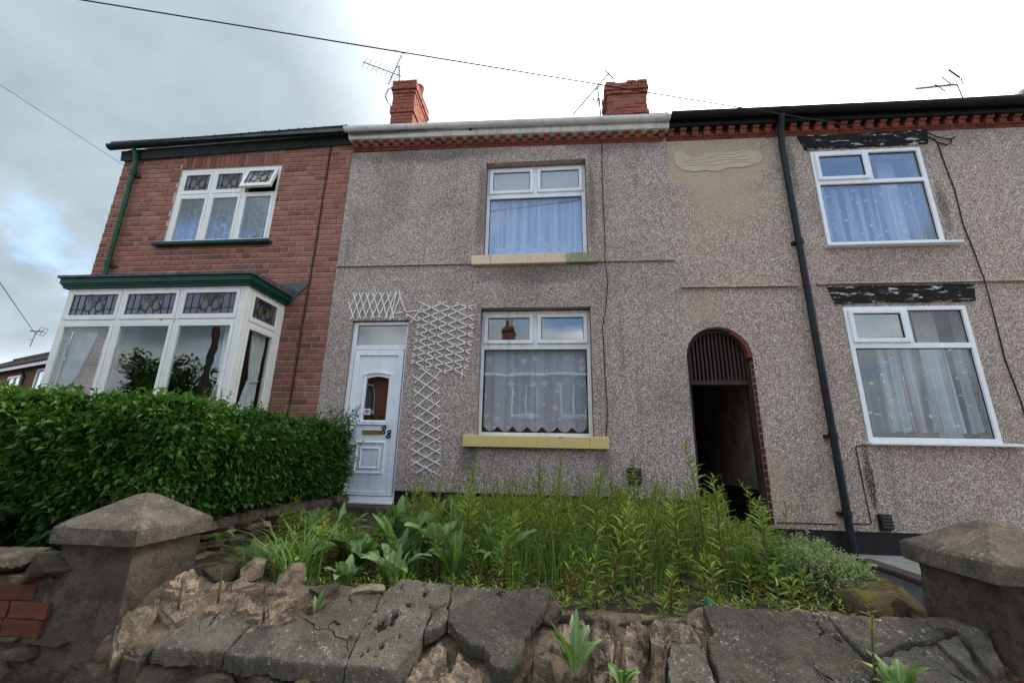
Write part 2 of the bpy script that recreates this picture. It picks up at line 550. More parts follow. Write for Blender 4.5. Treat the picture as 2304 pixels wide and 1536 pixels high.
def lace(name, kind):
    """net curtain: thin white threads, dense motif, rest see-through"""
    m, t, b = newmat(name)
    t.n.remove(b)
    p = t.pos()
    q = t.scaled(p, 1.0, 0.0, 1.0)
    fold = t.noise(t.scaled(p, 13.0, 0.0, 0.2), 1.0, 2.0, 0.5)
    if kind == 'rose':
        v = t.voro(q, 6.4, rnd=0.5)
        petal = t.voro(q, 40.0)
        dist = t.math('ADD', v.outputs['Distance'], t.math('MULTIPLY', petal.outputs['Distance'], 0.22))
        flower = t.smooth(dist, 0.40, 0.36)
        wob = t.math('ADD', v.outputs['Distance'], t.math('MULTIPLY', t.noise(q, 7.0, 2.0), 0.55))
        ring = t.math('ABSOLUTE', t.math('SUBTRACT', wob, 0.80))
        vine = t.math('MULTIPLY', t.smooth(ring, 0.040, 0.018), t.smooth(t.noise(q, 4.0, 1.0), 0.40, 0.50))
        motif = t.math('MAXIMUM', t.math('MULTIPLY', flower, 0.9), t.math('MULTIPLY', vine, 0.75))
        base, fa = 0.56, 0.15
    elif kind == 'leaf':
        v = t.voro(t.scaled(p, 1.25, 0.0, 1.0), 9.5, rnd=0.8)
        ang = t.noise(q, 46.0, 1.5, 0.5)
        motif = t.smooth(t.math('ADD', v.outputs['Distance'], t.math('MULTIPLY', ang, 0.42)), 0.42, 0.37)
        base, fa = 0.08, 0.55
    elif kind == 'damask':
        f = t.noise(q, 16.0, 5.0, 0.7, 0.6)
        motif = t.math('MULTIPLY', t.smooth(f, 0.50, 0.58), 0.55)
        base, fa = -0.02, 0.45
    else:  # frothy hem
        sxz = t.node('ShaderNodeSeparateXYZ'); t.link(p, sxz.inputs[0])
        up = t.smooth(sxz.outputs[2], 4.85, 4.40)
        f = t.noise(q, 20.0, 5.0, 0.7, 0.5)
        motif = t.math('MULTIPLY', t.smooth(t.math('ADD', f, t.math('MULTIPLY', up, 0.16)), 0.56, 0.66), 0.9)
        base, fa = 0.55, 0.35
    thr = t.smooth(fold, 0.42, 0.60)
    al = t.math('MAXIMUM', motif, t.math('ADD', base, t.math('MULTIPLY', thr, fa)), clamp=True)
    df = t.node('ShaderNodeBsdfDiffuse'); df.inputs[0].default_value = (0.88, 0.9, 0.95, 1)
    tl = t.node('ShaderNodeBsdfTranslucent'); tl.inputs[0].default_value = (0.6, 0.62, 0.66, 1)
    ad = t.node('ShaderNodeMixShader'); ad.inputs[0].default_value = 0.25
    t.link(df.outputs[0], ad.inputs[1]); t.link(tl.outputs[0], ad.inputs[2])
    tr = t.node('ShaderNodeBsdfTransparent')
    mx = t.node('ShaderNodeMixShader')
    t.link(al, mx.inputs[0]); t.link(tr.outputs[0], mx.inputs[1]); t.link(ad.outputs[0], mx.inputs[2])
    t.link(mx.outputs[0], t.n['Material Output'].inputs[0])
    return m


MAT['lace_rose'] = lace('lace_rose_vine', 'rose')
MAT['lace_leaf'] = lace('lace_leaf_sprig', 'leaf')
MAT['lace_damask'] = lace('lace_damask', 'damask')
MAT['lace_froth'] = lace('lace_frothy_hem', 'froth')
MAT['cloth'] = surf('white_curtain_cloth', (0.74, 0.75, 0.73), (0.62, 0.63, 0.60), 7, rough=0.9, bump=0.1, bscale=200)
MAT['cloth_pink'] = surf('pink_curtain_cloth', (0.50, 0.12, 0.16), (0.42, 0.10, 0.13), 7, rough=0.9, bump=0.1)


def foliage(name, stops, rough=0.5, trans=0.32, attr='rnd', gloss=0.15):
    m, t, b = newmat(name)
    r = t.node('ShaderNodeAttribute', attribute_name=attr).outputs['Fac']
    p = t.pos()
    col = t.ramp(r, stops)
    col = t.mix(t.math('MULTIPLY', t.noise(p, 60, 3), 0.35), col, (0.03, 0.05, 0.012))
    t.link(col, b.inputs['Base Color'])
    b.inputs['Roughness'].default_value = rough
    b.inputs['Specular IOR Level'].default_value = gloss
    b.inputs['Coat Weight'].default_value = 0.0
    tl = t.node('ShaderNodeBsdfTranslucent')
    t.link(t.mix(1.0, col, (1.1, 1.25, 0.6), 'MULTIPLY'), tl.inputs[0])
    mx = t.node('ShaderNodeMixShader'); mx.inputs[0].default_value = trans
    t.link(b.outputs[0], mx.inputs[1]); t.link(tl.outputs[0], mx.inputs[2])
    t.link(mx.outputs[0], t.n['Material Output'].inputs[0])
    return m


MAT['privet'] = foliage('privet_leaf', [(0.0, (0.022, 0.07, 0.012)), (0.4, (0.05, 0.13, 0.018)), (0.7, (0.095, 0.20, 0.028)), (0.95, (0.19, 0.30, 0.055)), (1.0, (0.26, 0.19, 0.06))], 0.5, 0.28, gloss=0.2)
MAT['weed'] = foliage('willowherb_leaf', [(0.0, (0.09, 0.155, 0.022)), (0.5, (0.18, 0.27, 0.04)), (0.85, (0.28, 0.36, 0.065)), (0.96, (0.38, 0.36, 0.10)), (1.0, (0.24, 0.09, 0.045))], 0.55, 0.35)
MAT['dock'] = foliage('dock_leaf', [(0.0, (0.05, 0.13, 0.025)), (0.5, (0.085, 0.20, 0.04)), (1.0, (0.14, 0.25, 0.075))], 0.45, 0.35)
MAT['grassm'] = foliage('grass_blade', [(0.0, (0.07, 0.17, 0.03)), (0.6, (0.15, 0.29, 0.06)), (0.92, (0.28, 0.36, 0.11)), (1.0, (0.36, 0.29, 0.14))], 0.5, 0.35)
MAT['sedum'] = foliage('grey_green_sprig', [(0.0, (0.17, 0.23, 0.105)), (0.6, (0.28, 0.36, 0.17)), (0.93, (0.40, 0.46, 0.25)), (1.0, (0.46, 0.38, 0.2))], 0.6, 0.3)
MAT['stem'] = surf('red_green_stem', (0.10, 0.085, 0.035), (0.12, 0.05, 0.035), 18, rough=0.6, bump=0.0)
MAT['twig'] = surf('brown_twig', (0.055, 0.04, 0.025), (0.035, 0.026, 0.018), 18, rough=0.8, bump=0.2)
MAT['flower'] = surf('pink_petal', (0.62, 0.36, 0.48), (0.55, 0.3, 0.42), 30, rough=0.7, bump=0.0)
MAT['core'] = surf('hedge_dark_core', (0.008, 0.016, 0.006), (0.012, 0.012, 0.007), 12, bump=0.6)


def stone_mat(name, c1, c2, c3, moss=0.0, lich=0.35, rand=0.25, mscale=5.0, mosscol=(0.13, 0.115, 0.02), soot=0.0, crack=0.0, grain=0.0):
    m, t, b = newmat(name)
    p = t.pos()
    f = t.smooth(t.noise(p, 5.0, 8.0, 0.65), 0.35, 0.65)
    col = t.mix(f, c1, c2)
    g = t.smooth(t.noise(p, 16.0, 6.0, 0.7), 0.5, 0.7)
    col = t.mix(t.math('MULTIPLY', g, 0.8), col, c3)
    r = t.node('ShaderNodeObjectInfo').outputs['Random']
    hsv = t.node('ShaderNodeHueSaturation')
    t.link(col, hsv.inputs['Color'])
    t.link(t.math('ADD', t.math('MULTIPLY', r, 2 * rand), 1.0 - rand), hsv.inputs['Value'])
    col = hsv.outputs[0]
    li = t.smooth(t.noise(p, 48.0, 5.0, 0.75), 0.54, 0.66)
    cl_ = t.smooth(t.noise(p, 6.5, 4.0, 0.6), 0.42, 0.66)
    col = t.mix(t.math('MULTIPLY', t.math('MULTIPLY', li, cl_), lich), col, (0.44, 0.40, 0.34))
    sb = t.smooth(t.noise(p, 11.0, 7.0, 0.7), 0.48, 0.62)
    col = t.mix(t.math('MULTIPLY', sb, soot), col, (0.028, 0.024, 0.02))
    if moss > 0:
        gn = t.node('ShaderNodeNewGeometry').outputs['Normal']
        sx_ = t.node('ShaderNodeSeparateXYZ'); t.link(gn, sx_.inputs[0])
        k = t.math('MULTIPLY', t.smooth(sx_.outputs[2], 0.2, 0.8), t.smooth(t.noise(p, mscale, 6.0, 0.65), 0.62 - 0.25 * moss, 0.72 - 0.2 * moss))
        col = t.mix(k, col, mosscol)
    if grain > 0:
        gr = t.smooth(t.noise(p, 240.0, 2.0, 0.7), 0.55, 0.68)
        col = t.mix(t.math('MULTIPLY', gr, grain), col, (0.30, 0.27, 0.23))
        gd = t.smooth(t.noise(p, 190.0, 2.0, 0.7), 0.46, 0.34)
        col = t.mix(t.math('MULTIPLY', gd, grain), col, (0.02, 0.018, 0.016))
    t.link(col, b.inputs['Base Color'])
    b.inputs['Roughness'].default_value = 0.9
    b.inputs['Specular IOR Level'].default_value = 0.1
    h = t.math('ADD', t.noise(p, 22.0, 8.0, 0.7), t.math('MULTIPLY', t.noise(p, 150.0, 3.0, 0.7), 0.35))
    if crack > 0:
        wp = t.node('ShaderNodeVectorMath', operation='ADD')
        nz = t.node('ShaderNodeTexNoise'); nz.inputs['Scale'].default_value = 6.0; nz.inputs['Detail'].default_value = 5.0
        t.link(p, nz.inputs['Vector']); t.link(p, wp.inputs[0])
        sc_ = t.scaled(nz.outputs['Color'], 0.22, 0.22, 0.22); t.link(sc_, wp.inputs[1])
        ve = t.voro(wp.outputs[0], crack, 'DISTANCE_TO_EDGE')
        ck = t.math('MULTIPLY', t.smooth(ve.outputs['Distance'], 0.012, 0.003), t.smooth(t.noise(p, 3.0, 2.0), 0.53, 0.60))
        col = t.mix(ck, col, (0.012, 0.010, 0.009))
        t.link(col, b.inputs['Base Color'])
        h = t.math('SUBTRACT', h, t.math('MULTIPLY', ck, 1.5))
    t.link(t.bump(h, 0.9, 0.03), b.inputs['Normal'])
    return m


MAT['stone_tan'] = stone_mat('tan_rubble', (0.35, 0.265, 0.18), (0.22, 0.165, 0.115), (0.055, 0.045, 0.037), moss=0.12, lich=0.6, soot=0.55, grain=0.4)
MAT['stone_pink'] = stone_mat('pink_rubble', (0.37, 0.27, 0.185), (0.24, 0.175, 0.125), (0.07, 0.055, 0.046), moss=0.0, lich=0.8, soot=0.6, grain=0.4)
MAT['stone_sooty'] = stone_mat('half_sooty_rubble', (0.30, 0.22, 0.16), (0.05, 0.042, 0.037), (0.035, 0.03, 0.027), moss=0.0, lich=0.7, soot=0.85, grain=0.4)
MAT['stone_dark'] = stone_mat('sooty_rubble', (0.095, 0.075, 0.056), (0.055, 0.045, 0.035), (0.15, 0.115, 0.08), moss=0.05, lich=0.2)
MAT['stone_pale'] = stone_mat('pale_rubble', (0.46, 0.41, 0.37), (0.34, 0.29, 0.26), (0.2, 0.17, 0.15), lich=0.5)
MAT['stone_red'] = stone_mat('red_sandstone', (0.27, 0.075, 0.04), (0.19, 0.06, 0.038), (0.09, 0.045, 0.032), lich=0.12, moss=0.1)
MAT['slab'] = stone_mat('sooty_coping', (0.085, 0.075, 0.062), (0.135, 0.118, 0.094), (0.05, 0.044, 0.037), lich=1.0, rand=0.3, soot=0.35, crack=2.4, grain=0.55)
MAT['slab_pit'] = stone_mat('pitted_coping', (0.11, 0.096, 0.077), (0.17, 0.146, 0.115), (0.06, 0.053, 0.044), lich=1.0, rand=0.05, grain=0.75)
MAT['cap'] = stone_mat('pillar_cap_stone', (0.17, 0.138, 0.104), (0.09, 0.076, 0.062), (0.27, 0.215, 0.155), moss=0.0, lich=0.8, rand=0.08, soot=0.35, grain=0.6)
MAT['shaft'] = stone_mat('pillar_render', (0.085, 0.068, 0.057), (0.13, 0.098, 0.077), (0.04, 0.034, 0.031), lich=0.25, rand=0.05, soot=0.5, crack=2.6, grain=0.35)
MAT['core_wall'] = stone_mat('wall_rubble_core', (0.19, 0.14, 0.095), (0.10, 0.075, 0.053), (0.27, 0.20, 0.14), lich=0.4, soot=0.6)
MAT['mossy'] = stone_mat('mossy_stone', (0.10, 0.072, 0.042), (0.06, 0.045, 0.03), (0.14, 0.11, 0.07), moss=0.5, lich=0.3, mscale=8.0, mosscol=(0.14, 0.118, 0.02), soot=0.5)
# ================================================================== setting: ground, road, pavements, gardens
g = MB(); g.box(-400, 400, -400, 400, -0.6, -0.112)
struct(g.build('ground', MAT['asphalt']))
g = MB(); g.box(-60, 60, -7.3, -1.2, -0.109, -0.1)
struct(g.build('road', MAT['asphalt']))
g = MB(); g.box(-60, 60, -1.2, 2.0, -0.11, 0.0)
struct(g.build('pavement', MAT['paving'], bevel=0.012))
g = MB(); g.box(-60, 60, -9.8, -7.3, -0.11, 0.0)
struct(g.build('far_pavement', MAT['paving'], bevel=0.012))


def lumpy(name, x0, x1, y0, y1, z, amp, step, mat, kind='structure', seed=0, base=-0.1):
    nx = max(2, int((x1 - x0) / step)); ny = max(2, int((y1 - y0) / step))
    b = MB()
    idx = {}
    for i in range(nx + 1):
        for j in range(ny + 1):
            x = x0 + (x1 - x0) * i / nx; y = y0 + (y1 - y0) * j / ny
            zz = z(x, y) if callable(z) else z
            zz += amp * noise.noise(Vector((x * 5 + seed, y * 5, 3.1))) + amp * 0.5 * noise.noise(Vector((x * 15 + seed, y * 15, 1.1)))
            idx[i, j] = b.vert((x, y, zz))
    for i in range(nx):
        for j in range(ny):
            b.f.append([idx[i, j], idx[i + 1, j], idx[i + 1, j + 1], idx[i, j + 1]]); b.m.append(0)
    rim = [(i, 0) for i in range(nx + 1)] + [(nx, j) for j in range(1, ny + 1)] + [(i, ny) for i in range(nx - 1, -1, -1)] + [(0, j) for j in range(ny - 1, 0, -1)]
    lo = [b.vert((b.v[idx[k]][0], b.v[idx[k]][1], base)) for k in rim]
    for a in range(len(rim)):
        c = (a + 1) % len(rim)
        b.f.append([idx[rim[a]], lo[a], lo[c], idx[rim[c]]]); b.m.append(0)
    o = b.build(name, mat, smooth=True)
    struct(o, kind)
    return o


SOIL_Z = 0.82
lumpy('garden_soil', -2.62, 1.62, 2.36, 5.43, lambda x, y: SOIL_Z + 0.02 * (y - 2.4), 0.03, 0.06, MAT['soil'])
lumpy('hedge_bed', -8.2, -2.6, 2.36, 5.43, 0.90, 0.03, 0.12, MAT['soil'], seed=4)
g = MB(); g.box(1.95, 8.5, 2.36, 5.44, -0.1, 0.60)
struct(g.build('concrete_path', MAT['concrete']))

# ================================================================== generic house pieces
WY = 5.4


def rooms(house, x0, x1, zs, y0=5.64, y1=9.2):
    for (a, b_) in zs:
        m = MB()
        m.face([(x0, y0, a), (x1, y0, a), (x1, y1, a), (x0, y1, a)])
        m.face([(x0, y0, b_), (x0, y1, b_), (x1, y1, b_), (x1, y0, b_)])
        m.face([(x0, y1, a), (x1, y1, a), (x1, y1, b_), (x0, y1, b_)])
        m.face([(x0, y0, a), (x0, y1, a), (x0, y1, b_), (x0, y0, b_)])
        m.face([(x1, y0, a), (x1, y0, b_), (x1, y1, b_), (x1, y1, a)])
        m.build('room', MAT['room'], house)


def roof(house, x0, x1, y0, z0, pitch, yr, mat):
    k = math.tan(R_(pitch))
    zr = z0 + (yr - y0) * k
    b = MB()
    t = 0.06
    y2 = 2 * yr - y0
    prof = [(y0, z0), (yr, zr), (y2, z0), (y2, z0 - t), (yr, zr - t), (y0, z0 - t)]
    a = [b.vert((x0, p[0], p[1])) for p in prof]; c = [b.vert((x1, p[0], p[1])) for p in prof]
    for i in range(6):
        j = (i + 1) % 6
        b.f.append([a[i], a[j], c[j], c[i]]); b.m.append(0)
    b.f.append(a[::-1]); b.m.append(0); b.f.append(c); b.m.append(0)
    return b.build('roof', mat, house)


def pane(parent, x0, x1, z0, z1, y, mat, name='pane'):
    b = MB(); b.box(x0, x1, y, y + 0.006, z0, z1)
    return b.build(name, mat, parent)


def pane_x(parent, y0, y1, z0, z1, x, mat, name='pane'):
    b = MB(); b.box(x - 0.006, x, y0, y1, z0, z1)
    return b.build(name, mat, parent)


def upvc(house, x0, x1, z0, z1, y, lights, mat, gmat, fw=0.05, depth=0.065):
    """frame with fixed and opening lights; lights = (x0, x1, z0, z1, opening) are the daylight edges of the frame holes"""
    f = MB(); f.slab(x0, x1, z0, z1, [l[:4] for l in lights], y, y + depth)
    fr = f.build('window', mat, house, bevel=0.004)
    for (a, b_, c, d_, op) in lights:
        if op:
            s = MB()
            s.slab(a - 0.014, b_ + 0.014, c - 0.014, d_ + 0.014, [(a + 0.042, b_ - 0.042, c + 0.042, d_ - 0.042)], y - 0.024, y + 0.03)
            so = s.build('sash', mat, fr, bevel=0.009)
            g_ = MB(); g_.slab(a + 0.039, b_ - 0.039, c + 0.039, d_ - 0.039, [(a + 0.048, b_ - 0.048, c + 0.048, d_ - 0.048)], y - 0.006, y + 0.006)
            g_.build('gasket', MAT['cable'], fr)
            pane(fr, a + 0.04, b_ - 0.04, c + 0.04, d_ - 0.04, y + 0.004, gmat[0])
        else:
            g_ = MB(); g_.slab(a - 0.001, b_ + 0.001, c - 0.001, d_ + 0.001, [(a + 0.007, b_ - 0.007, c + 0.007, d_ - 0.007)], y + 0.026, y + 0.036)
            g_.build('gasket', MAT['cable'], fr)
            pane(fr, a - 0.002, b_ + 0.002, c - 0.002, d_ + 0.002, y + 0.033, gmat[1])
    return fr


def net(x0, x1, z0, z1, y, mat, label, folds=9, amp=0.018, scallop=0.0, seed=0, name='net_curtain', nsc=9):
    nx, nz = 120, 14
    b = MB()
    r0 = random.Random(seed)
    ph = [r0.uniform(0, 6.28) for _ in range(4)]
    idx = {}
    for i in range(nx + 1):
        u = i / nx
        off = amp * (math.sin(u * folds * 6.28 + ph[0] + 1.4 * math.sin(u * 5 + ph[1])) + 0.6 * math.sin(u * folds * 2.3 * 6.28 + ph[2]))
        hem = scallop * abs(math.sin(u * math.pi * nsc))
        for j in range(nz + 1):
            v = j / nz
            zb = z0 + scallop - hem
            z = z1 + (zb - z1) * v
            idx[i, j] = b.vert((x0 + (x1 - x0) * u, y + off * (0.35 + 0.65 * v), z))
    for i in range(nx):
        for j in range(nz):
            b.f.append([idx[i, j], idx[i, j + 1], idx[i + 1, j + 1], idx[i + 1, j]]); b.m.append(0)
    o = b.build(name, mat, smooth=True)
    return tag(o, label, 'curtain')


def gutter(house, x0, x1, y, za, zb, r, mat, name='gutter', brackets=(), bmat=None, unions=()):
    """half-round gutter falling from za (at x0) to zb (at x1)"""
    b = MB()
    N = 10
    rows = []
    for (rr, rev) in ((r, False), (r - 0.006, True)):
        row = []
        for k in range(N + 1):
            an = math.pi * k / N
            row.append((y - rr * math.cos(an), -rr * math.sin(an)))
        rows.append(row)
    prof = rows[0] + rows[1][::-1]
    a = [b.vert((x0, p[0], za + p[1])) for p in prof]; c = [b.vert((x1, p[0], zb + p[1])) for p in prof]
    m = len(prof)
    for i in range(m):
        j = (i + 1) % m
        b.f.append([a[i], c[i], c[j], a[j]]); b.m.append(0)
    b.f.append(a); b.m.append(0); b.f.append(c[::-1]); b.m.append(0)
    # end stops
    for (x, z) in ((x0 + 0.001, za), (x1 - 0.001, zb)):
        pts = [(x, y - r * math.cos(math.pi * k / N), z - r * math.sin(math.pi * k / N)) for k in range(N + 1)]
        b.face(pts)
    go = b.build(name, mat, house, smooth='auto')
    for xb in brackets:
        zz = za + (zb - za) * (xb - x0) / (x1 - x0)
        q = MB()
        rr = r + 0.006
        pts = [(y - rr * math.cos(math.pi * k / N), zz - rr * math.sin(math.pi * k / N)) for k in range(N + 1)]
        pin = [(y - (r + .001) * math.cos(math.pi * k / N), zz - (r + .001) * math.sin(math.pi * k / N)) for k in range(N + 1)]
        w_ = 0.045 if xb in unions else 0.016
        pr = pts + pin[::-1]
        A = [q.vert((xb - w_ / 2, p[0], p[1])) for p in pr]; Bq = [q.vert((xb + w_ / 2, p[0], p[1])) for p in pr]
        for i in range(len(pr)):
            j = (i + 1) % len(pr)
            q.f.append([A[i], Bq[i], Bq[j], A[j]]); q.m.append(0)
        for i in range(N):
            q.f.append([A[i], A[i + 1], A[-2 - i], A[-1 - i]][::-1]); q.m.append(0)
            q.f.append([Bq[i], Bq[i + 1], Bq[-2 - i], Bq[-1 - i]]); q.m.append(0)
        q.build('union' if xb in unions else 'bracket', bmat or mat, go)
    return go


BRICK_U = MB().box(-0.5, 0.5, 0.0, 1.0, -0.5, 0.5).mesh('brick', MAT['brick'])


def bevel_box_mesh(name, mat, bx=0.03, bz=0.08):
    """unit block whose front face (y=0) is chamfered"""
    b = MB()
    f = [(-0.5 + bx, 0, -0.5 + bz), (0.5 - bx, 0, -0.5 + bz), (0.5 - bx, 0, 0.5 - bz), (-0.5 + bx, 0, 0.5 - bz)]
    m = [(-0.5, 0.16, -0.5), (0.5, 0.16, -0.5), (0.5, 0.16, 0.5), (-0.5, 0.16, 0.5)]
    k = [(-0.5, 1, -0.5), (0.5, 1, -0.5), (0.5, 1, 0.5), (-0.5, 1, 0.5)]
    for p in f + m + k: b.vert(p)
    b.f.append([0, 1, 2, 3]); b.f.append([11, 10, 9, 8])
    for i in range(4):
        j = (i + 1) % 4
        b.f.append([i, i + 4, j + 4, j]); b.f.append([i + 4, i + 8, j + 8, j + 4])
    b.m = [0] * len(b.f)
    return b.mesh(name, mat)


BRICK_ME = bevel_box_mesh('brick', MAT['brick'])
CHIM_ME = bevel_box_mesh('brick', MAT['chim'])
SOLD_ME = bevel_box_mesh('soldier_brick', MAT['brick'], 0.08, 0.03)

# ================================================================== brick house (left)
BH = empty('brick_house', (-5.2, 5.4, 0.9), 'red brick terraced house with green-roofed bay window behind the hedge', 'house')
LX0, LX1 = -7.25, -3.185
LW = (-6.135, -4.362, 4.672, 6.045)     # upper window
BAY = (-6.40, -3.95, 1.72, 3.56)
w_ = MB()
w_.slab(LX0, LX1, 0.5, 6.5, [LW, BAY], 5.412, 5.64)
w_.build('wall', MAT['mortar'], BH)
CO = 0.0884; BL = 0.2403
bl = []
row = 0
zc = 1.25
rr = random.Random(3)
holes = [LW, BAY, (-6.14, -4.355, 6.04, 6.285)]
while zc < 6.36:
    off = 0.0 if row % 2 == 0 else BL / 2
    if row % 6 == 5: off += 0.06
    x = LX0 - off + 0.003
    edges = []
    while x < LX1:
        if rr.random() < 0.13:
            edges.append((x, x + BL / 2)); edges.append((x + BL / 2, x + BL))
        else:
            edges.append((x, x + BL))
        x += BL
    for (a, b_) in edges:
        a = max(a, LX0); b_ = min(b_, LX1)
        segs = [(a, b_)]
        for h in holes:
            if h[2] - CO * 0.45 < zc < h[3] + CO * 0.45:
                ns = []
                for (s0, s1) in segs:
                    if s1 <= h[0] or s0 >= h[1]: ns.append((s0, s1))
                    else:
                        if s0 < h[0]: ns.append((s0, h[0]))
                        if s1 > h[1]: ns.append((h[1], s1))
                segs = ns
        for (s0, s1) in segs:
            if s1 - s0 > 0.035:
                bl.append(((s0 + s1) / 2, zc, s1 - s0 - 0.011, CO - 0.0125))
    zc += CO
    row += 1


def vis_area(b_):
    x, z, l, h = b_
    dd = math.sqrt(x * x + 5.4 * 5.4 + (z - 1.6) ** 2)
    hid = 0.02 if (z < 2.0 + 0.06 * (-3.2 - x) or (x < -3.85 and z < 3.78)) else 1.0
    return hid * l * h * 5.4 / dd ** 3


bl.sort(key=vis_area, reverse=True)
for (x, z, l, h) in bl[:300]:
    inst('brick', BRICK_ME, (x, 5.4 + rr.uniform(-.0015, .0015), z), (l, 0.06, h), (0, rr.uniform(-.004, .004), 0), BH)


def brick_mass(name, lst, mat, parent):
    vs = np.array([v.co[:] for v in BRICK_ME.vertices])
    fs = [list(p.vertices) for p in BRICK_ME.polygons]
    b = MB(); rn = []
    for (x, z, l, h) in lst:
        i = len(b.v)
        for v in vs: b.v.append((x + v[0] * l, 5.4 + v[1] * 0.06, z + v[2] * h))
        k = rr.random()
        for f in fs:
            b.f.append([i + a for a in f]); b.m.append(0); rn.append(k)
    o = b.build(name, mat, parent)
    at = o.data.attributes.new('rnd', 'FLOAT', 'FACE')
    at.data.foreach_set('value', rn)
    o['kind'] = 'stuff'
    return o


brick_mass('brickwork', bl[300:], MAT['brick_m'], BH)
x = -6.14
while x < -4.36:
    inst('soldier_brick', SOLD_ME, (x + 0.0425, 5.4, 6.163), (0.077, 0.06, 0.225), (0, rr.uniform(-.006, .006), 0), BH)
    x += 0.085
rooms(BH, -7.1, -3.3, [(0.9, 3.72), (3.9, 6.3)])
roof(BH, LX0 - 0.1, LX1, 5.2, 6.50, 34, 8.4, MAT['slate'])
f = MB()
pr = [(5.40, 6.32), (5.355, 6.30), (5.345, 6.40), (5.33, 6.47), (5.40, 6.52)]
a = [f.vert((LX0 - 0.02, p[0], p[1] - 0.06)) for p in pr]; c = [f.vert((LX1 - 0.01, p[0], p[1] + 0.03)) for p in pr]
for i in range(5):
    j = (i + 1) % 5
    f.f.append([a[i], a[j], c[j], c[i]])
f.f.append(a[::-1]); f.f.append(c); f.m = [0] * 7
f.build('fascia', MAT['green_black'], BH)
gutter(BH, LX0 - 0.17, LX1 - 0.02, 5.255, 6.455, 6.545, 0.065, MAT['green_black'], brackets=(-6.9, -6.45, -5.9, -5.45, -5.0, -4.55, -4.1, -3.6), unions=(-6.9, -5.45))
# moss and lumps along the gutter edge
for k in range(22):
    xx = rr.uniform(LX0, LX1)
    q = MB(); q.tube([(xx - 0.03, 5.2, 0), (xx, 5.2, 0.012), (xx + 0.03, 5.2, 0)], [0.004, rr.uniform(.008, .016), 0.004], 6)
    zz = 6.455 + (xx - LX0) / 4.1 * 0.09
    o = q.build('moss_tuft', MAT['green_black'], BH, smooth=True); o.location.z += zz - 0.002
# green cast-iron downpipe
dp_ = MB(); dp_.tube([(-6.965, 5.26, 6.40), (-6.955, 5.325, 6.30), (-6.94, 5.335, 6.1), (-6.90, 5.335, 3.85)], 0.036, 12)
DP = dp_.build('downpipe', MAT['green_pipe'], BH, smooth='auto')
for zz, xx in ((5.98, -6.938), (4.35, -6.908)):
    q = MB(); q.tube([(xx, 5.335, zz + .05), (xx, 5.335, zz - .05)], 0.047, 12); q.tube([(xx, 5.335, zz + .018), (xx, 5.335, zz - .002)], 0.052, 12)
    q.box(xx - 0.02, xx + 0.10, 5.36, 5.398, zz - 0.065, zz - 0.03)
    q.build('collar', MAT['green_pipe'], DP, smooth='auto')


def leaded(parent, x0, x1, z0, z1, y, motif=1.0, axis='x', fixed=0.0, nv=(0.13, 0.27, 0.73, 0.87)):
    """leaded light: lilac ground, butterfly-like motif of coloured pieces, lead cames. axis 'y' puts it in the plane x = fixed"""
    def P(u, v, d=0.0):
        a = x0 + (x1 - x0) * u; z = z0 + (z1 - z0) * v
        return (a, y + d, z) if axis == 'x' else (fixed - d, a, z)
    asp = (x1 - x0) / (z1 - z0)
    b = MB()
    b.face([P(0, 0), P(1, 0), P(1, 1), P(0, 1)], 0)
    dz_ = [0.0]
    def blob(cu, cv, ru, rv, m, d):
        b.face([P(cu + ru / asp * math.cos(t_ * math.pi / 8), cv + rv * math.sin(t_ * math.pi / 8), d) for t_ in range(16)], m)
    def ringed(cu, cv, ru, rv, m):
        dz_[0] -= 0.0004
        blob(cu, cv, ru + .035, rv + .035, 6, dz_[0])
        dz_[0] -= 0.0004
        blob(cu, cv, ru, rv, m, dz_[0])
    for s_ in (-1, 1):
        ringed(.5 + s_ * .33 * motif / asp, .84, .11, .12, 2)
        ringed(.5 + s_ * .30 * motif / asp, .36, .19, .17, 4)
        ringed(.5 + s_ * .26 * motif / asp, .43, .15, .19, 3)
        ringed(.5 + s_ * .16 * motif / asp, .88, .07, .08, 5)
    ringed(.5, .52, .07, .10, 2)
    ringed(.5, .80, .15, .16, 1)
    def came(u0, v0, u1, v1):
        b.tube([P(u0, v0, -0.004), P(u1, v1, -0.004)], 0.0042, 5, 6)
    came(0, .30, .5 - .42 / asp, .30); came(.5 + .42 / asp, .30, 1, .30)
    for u in nv: came(u, 0, u, 1)
    came(.5 - .17 / asp, 0, .5 - .17 / asp, .2); came(.5 + .17 / asp, 0, .5 + .17 / asp, .2)
    for (u0, v0, u1, v1) in ((0.004, 0, 0.004, 1), (.996, 0, .996, 1), (0, .008, 1, .008), (0, .992, 1, .992)): came(u0, v0, u1, v1)
    o = b.build('leaded_pane', [MAT['st_lilac'], MAT['st_teal'], MAT['st_red'], MAT['st_yellow'], MAT['st_blue'], MAT['st_green'], MAT['came']], parent)
    return o


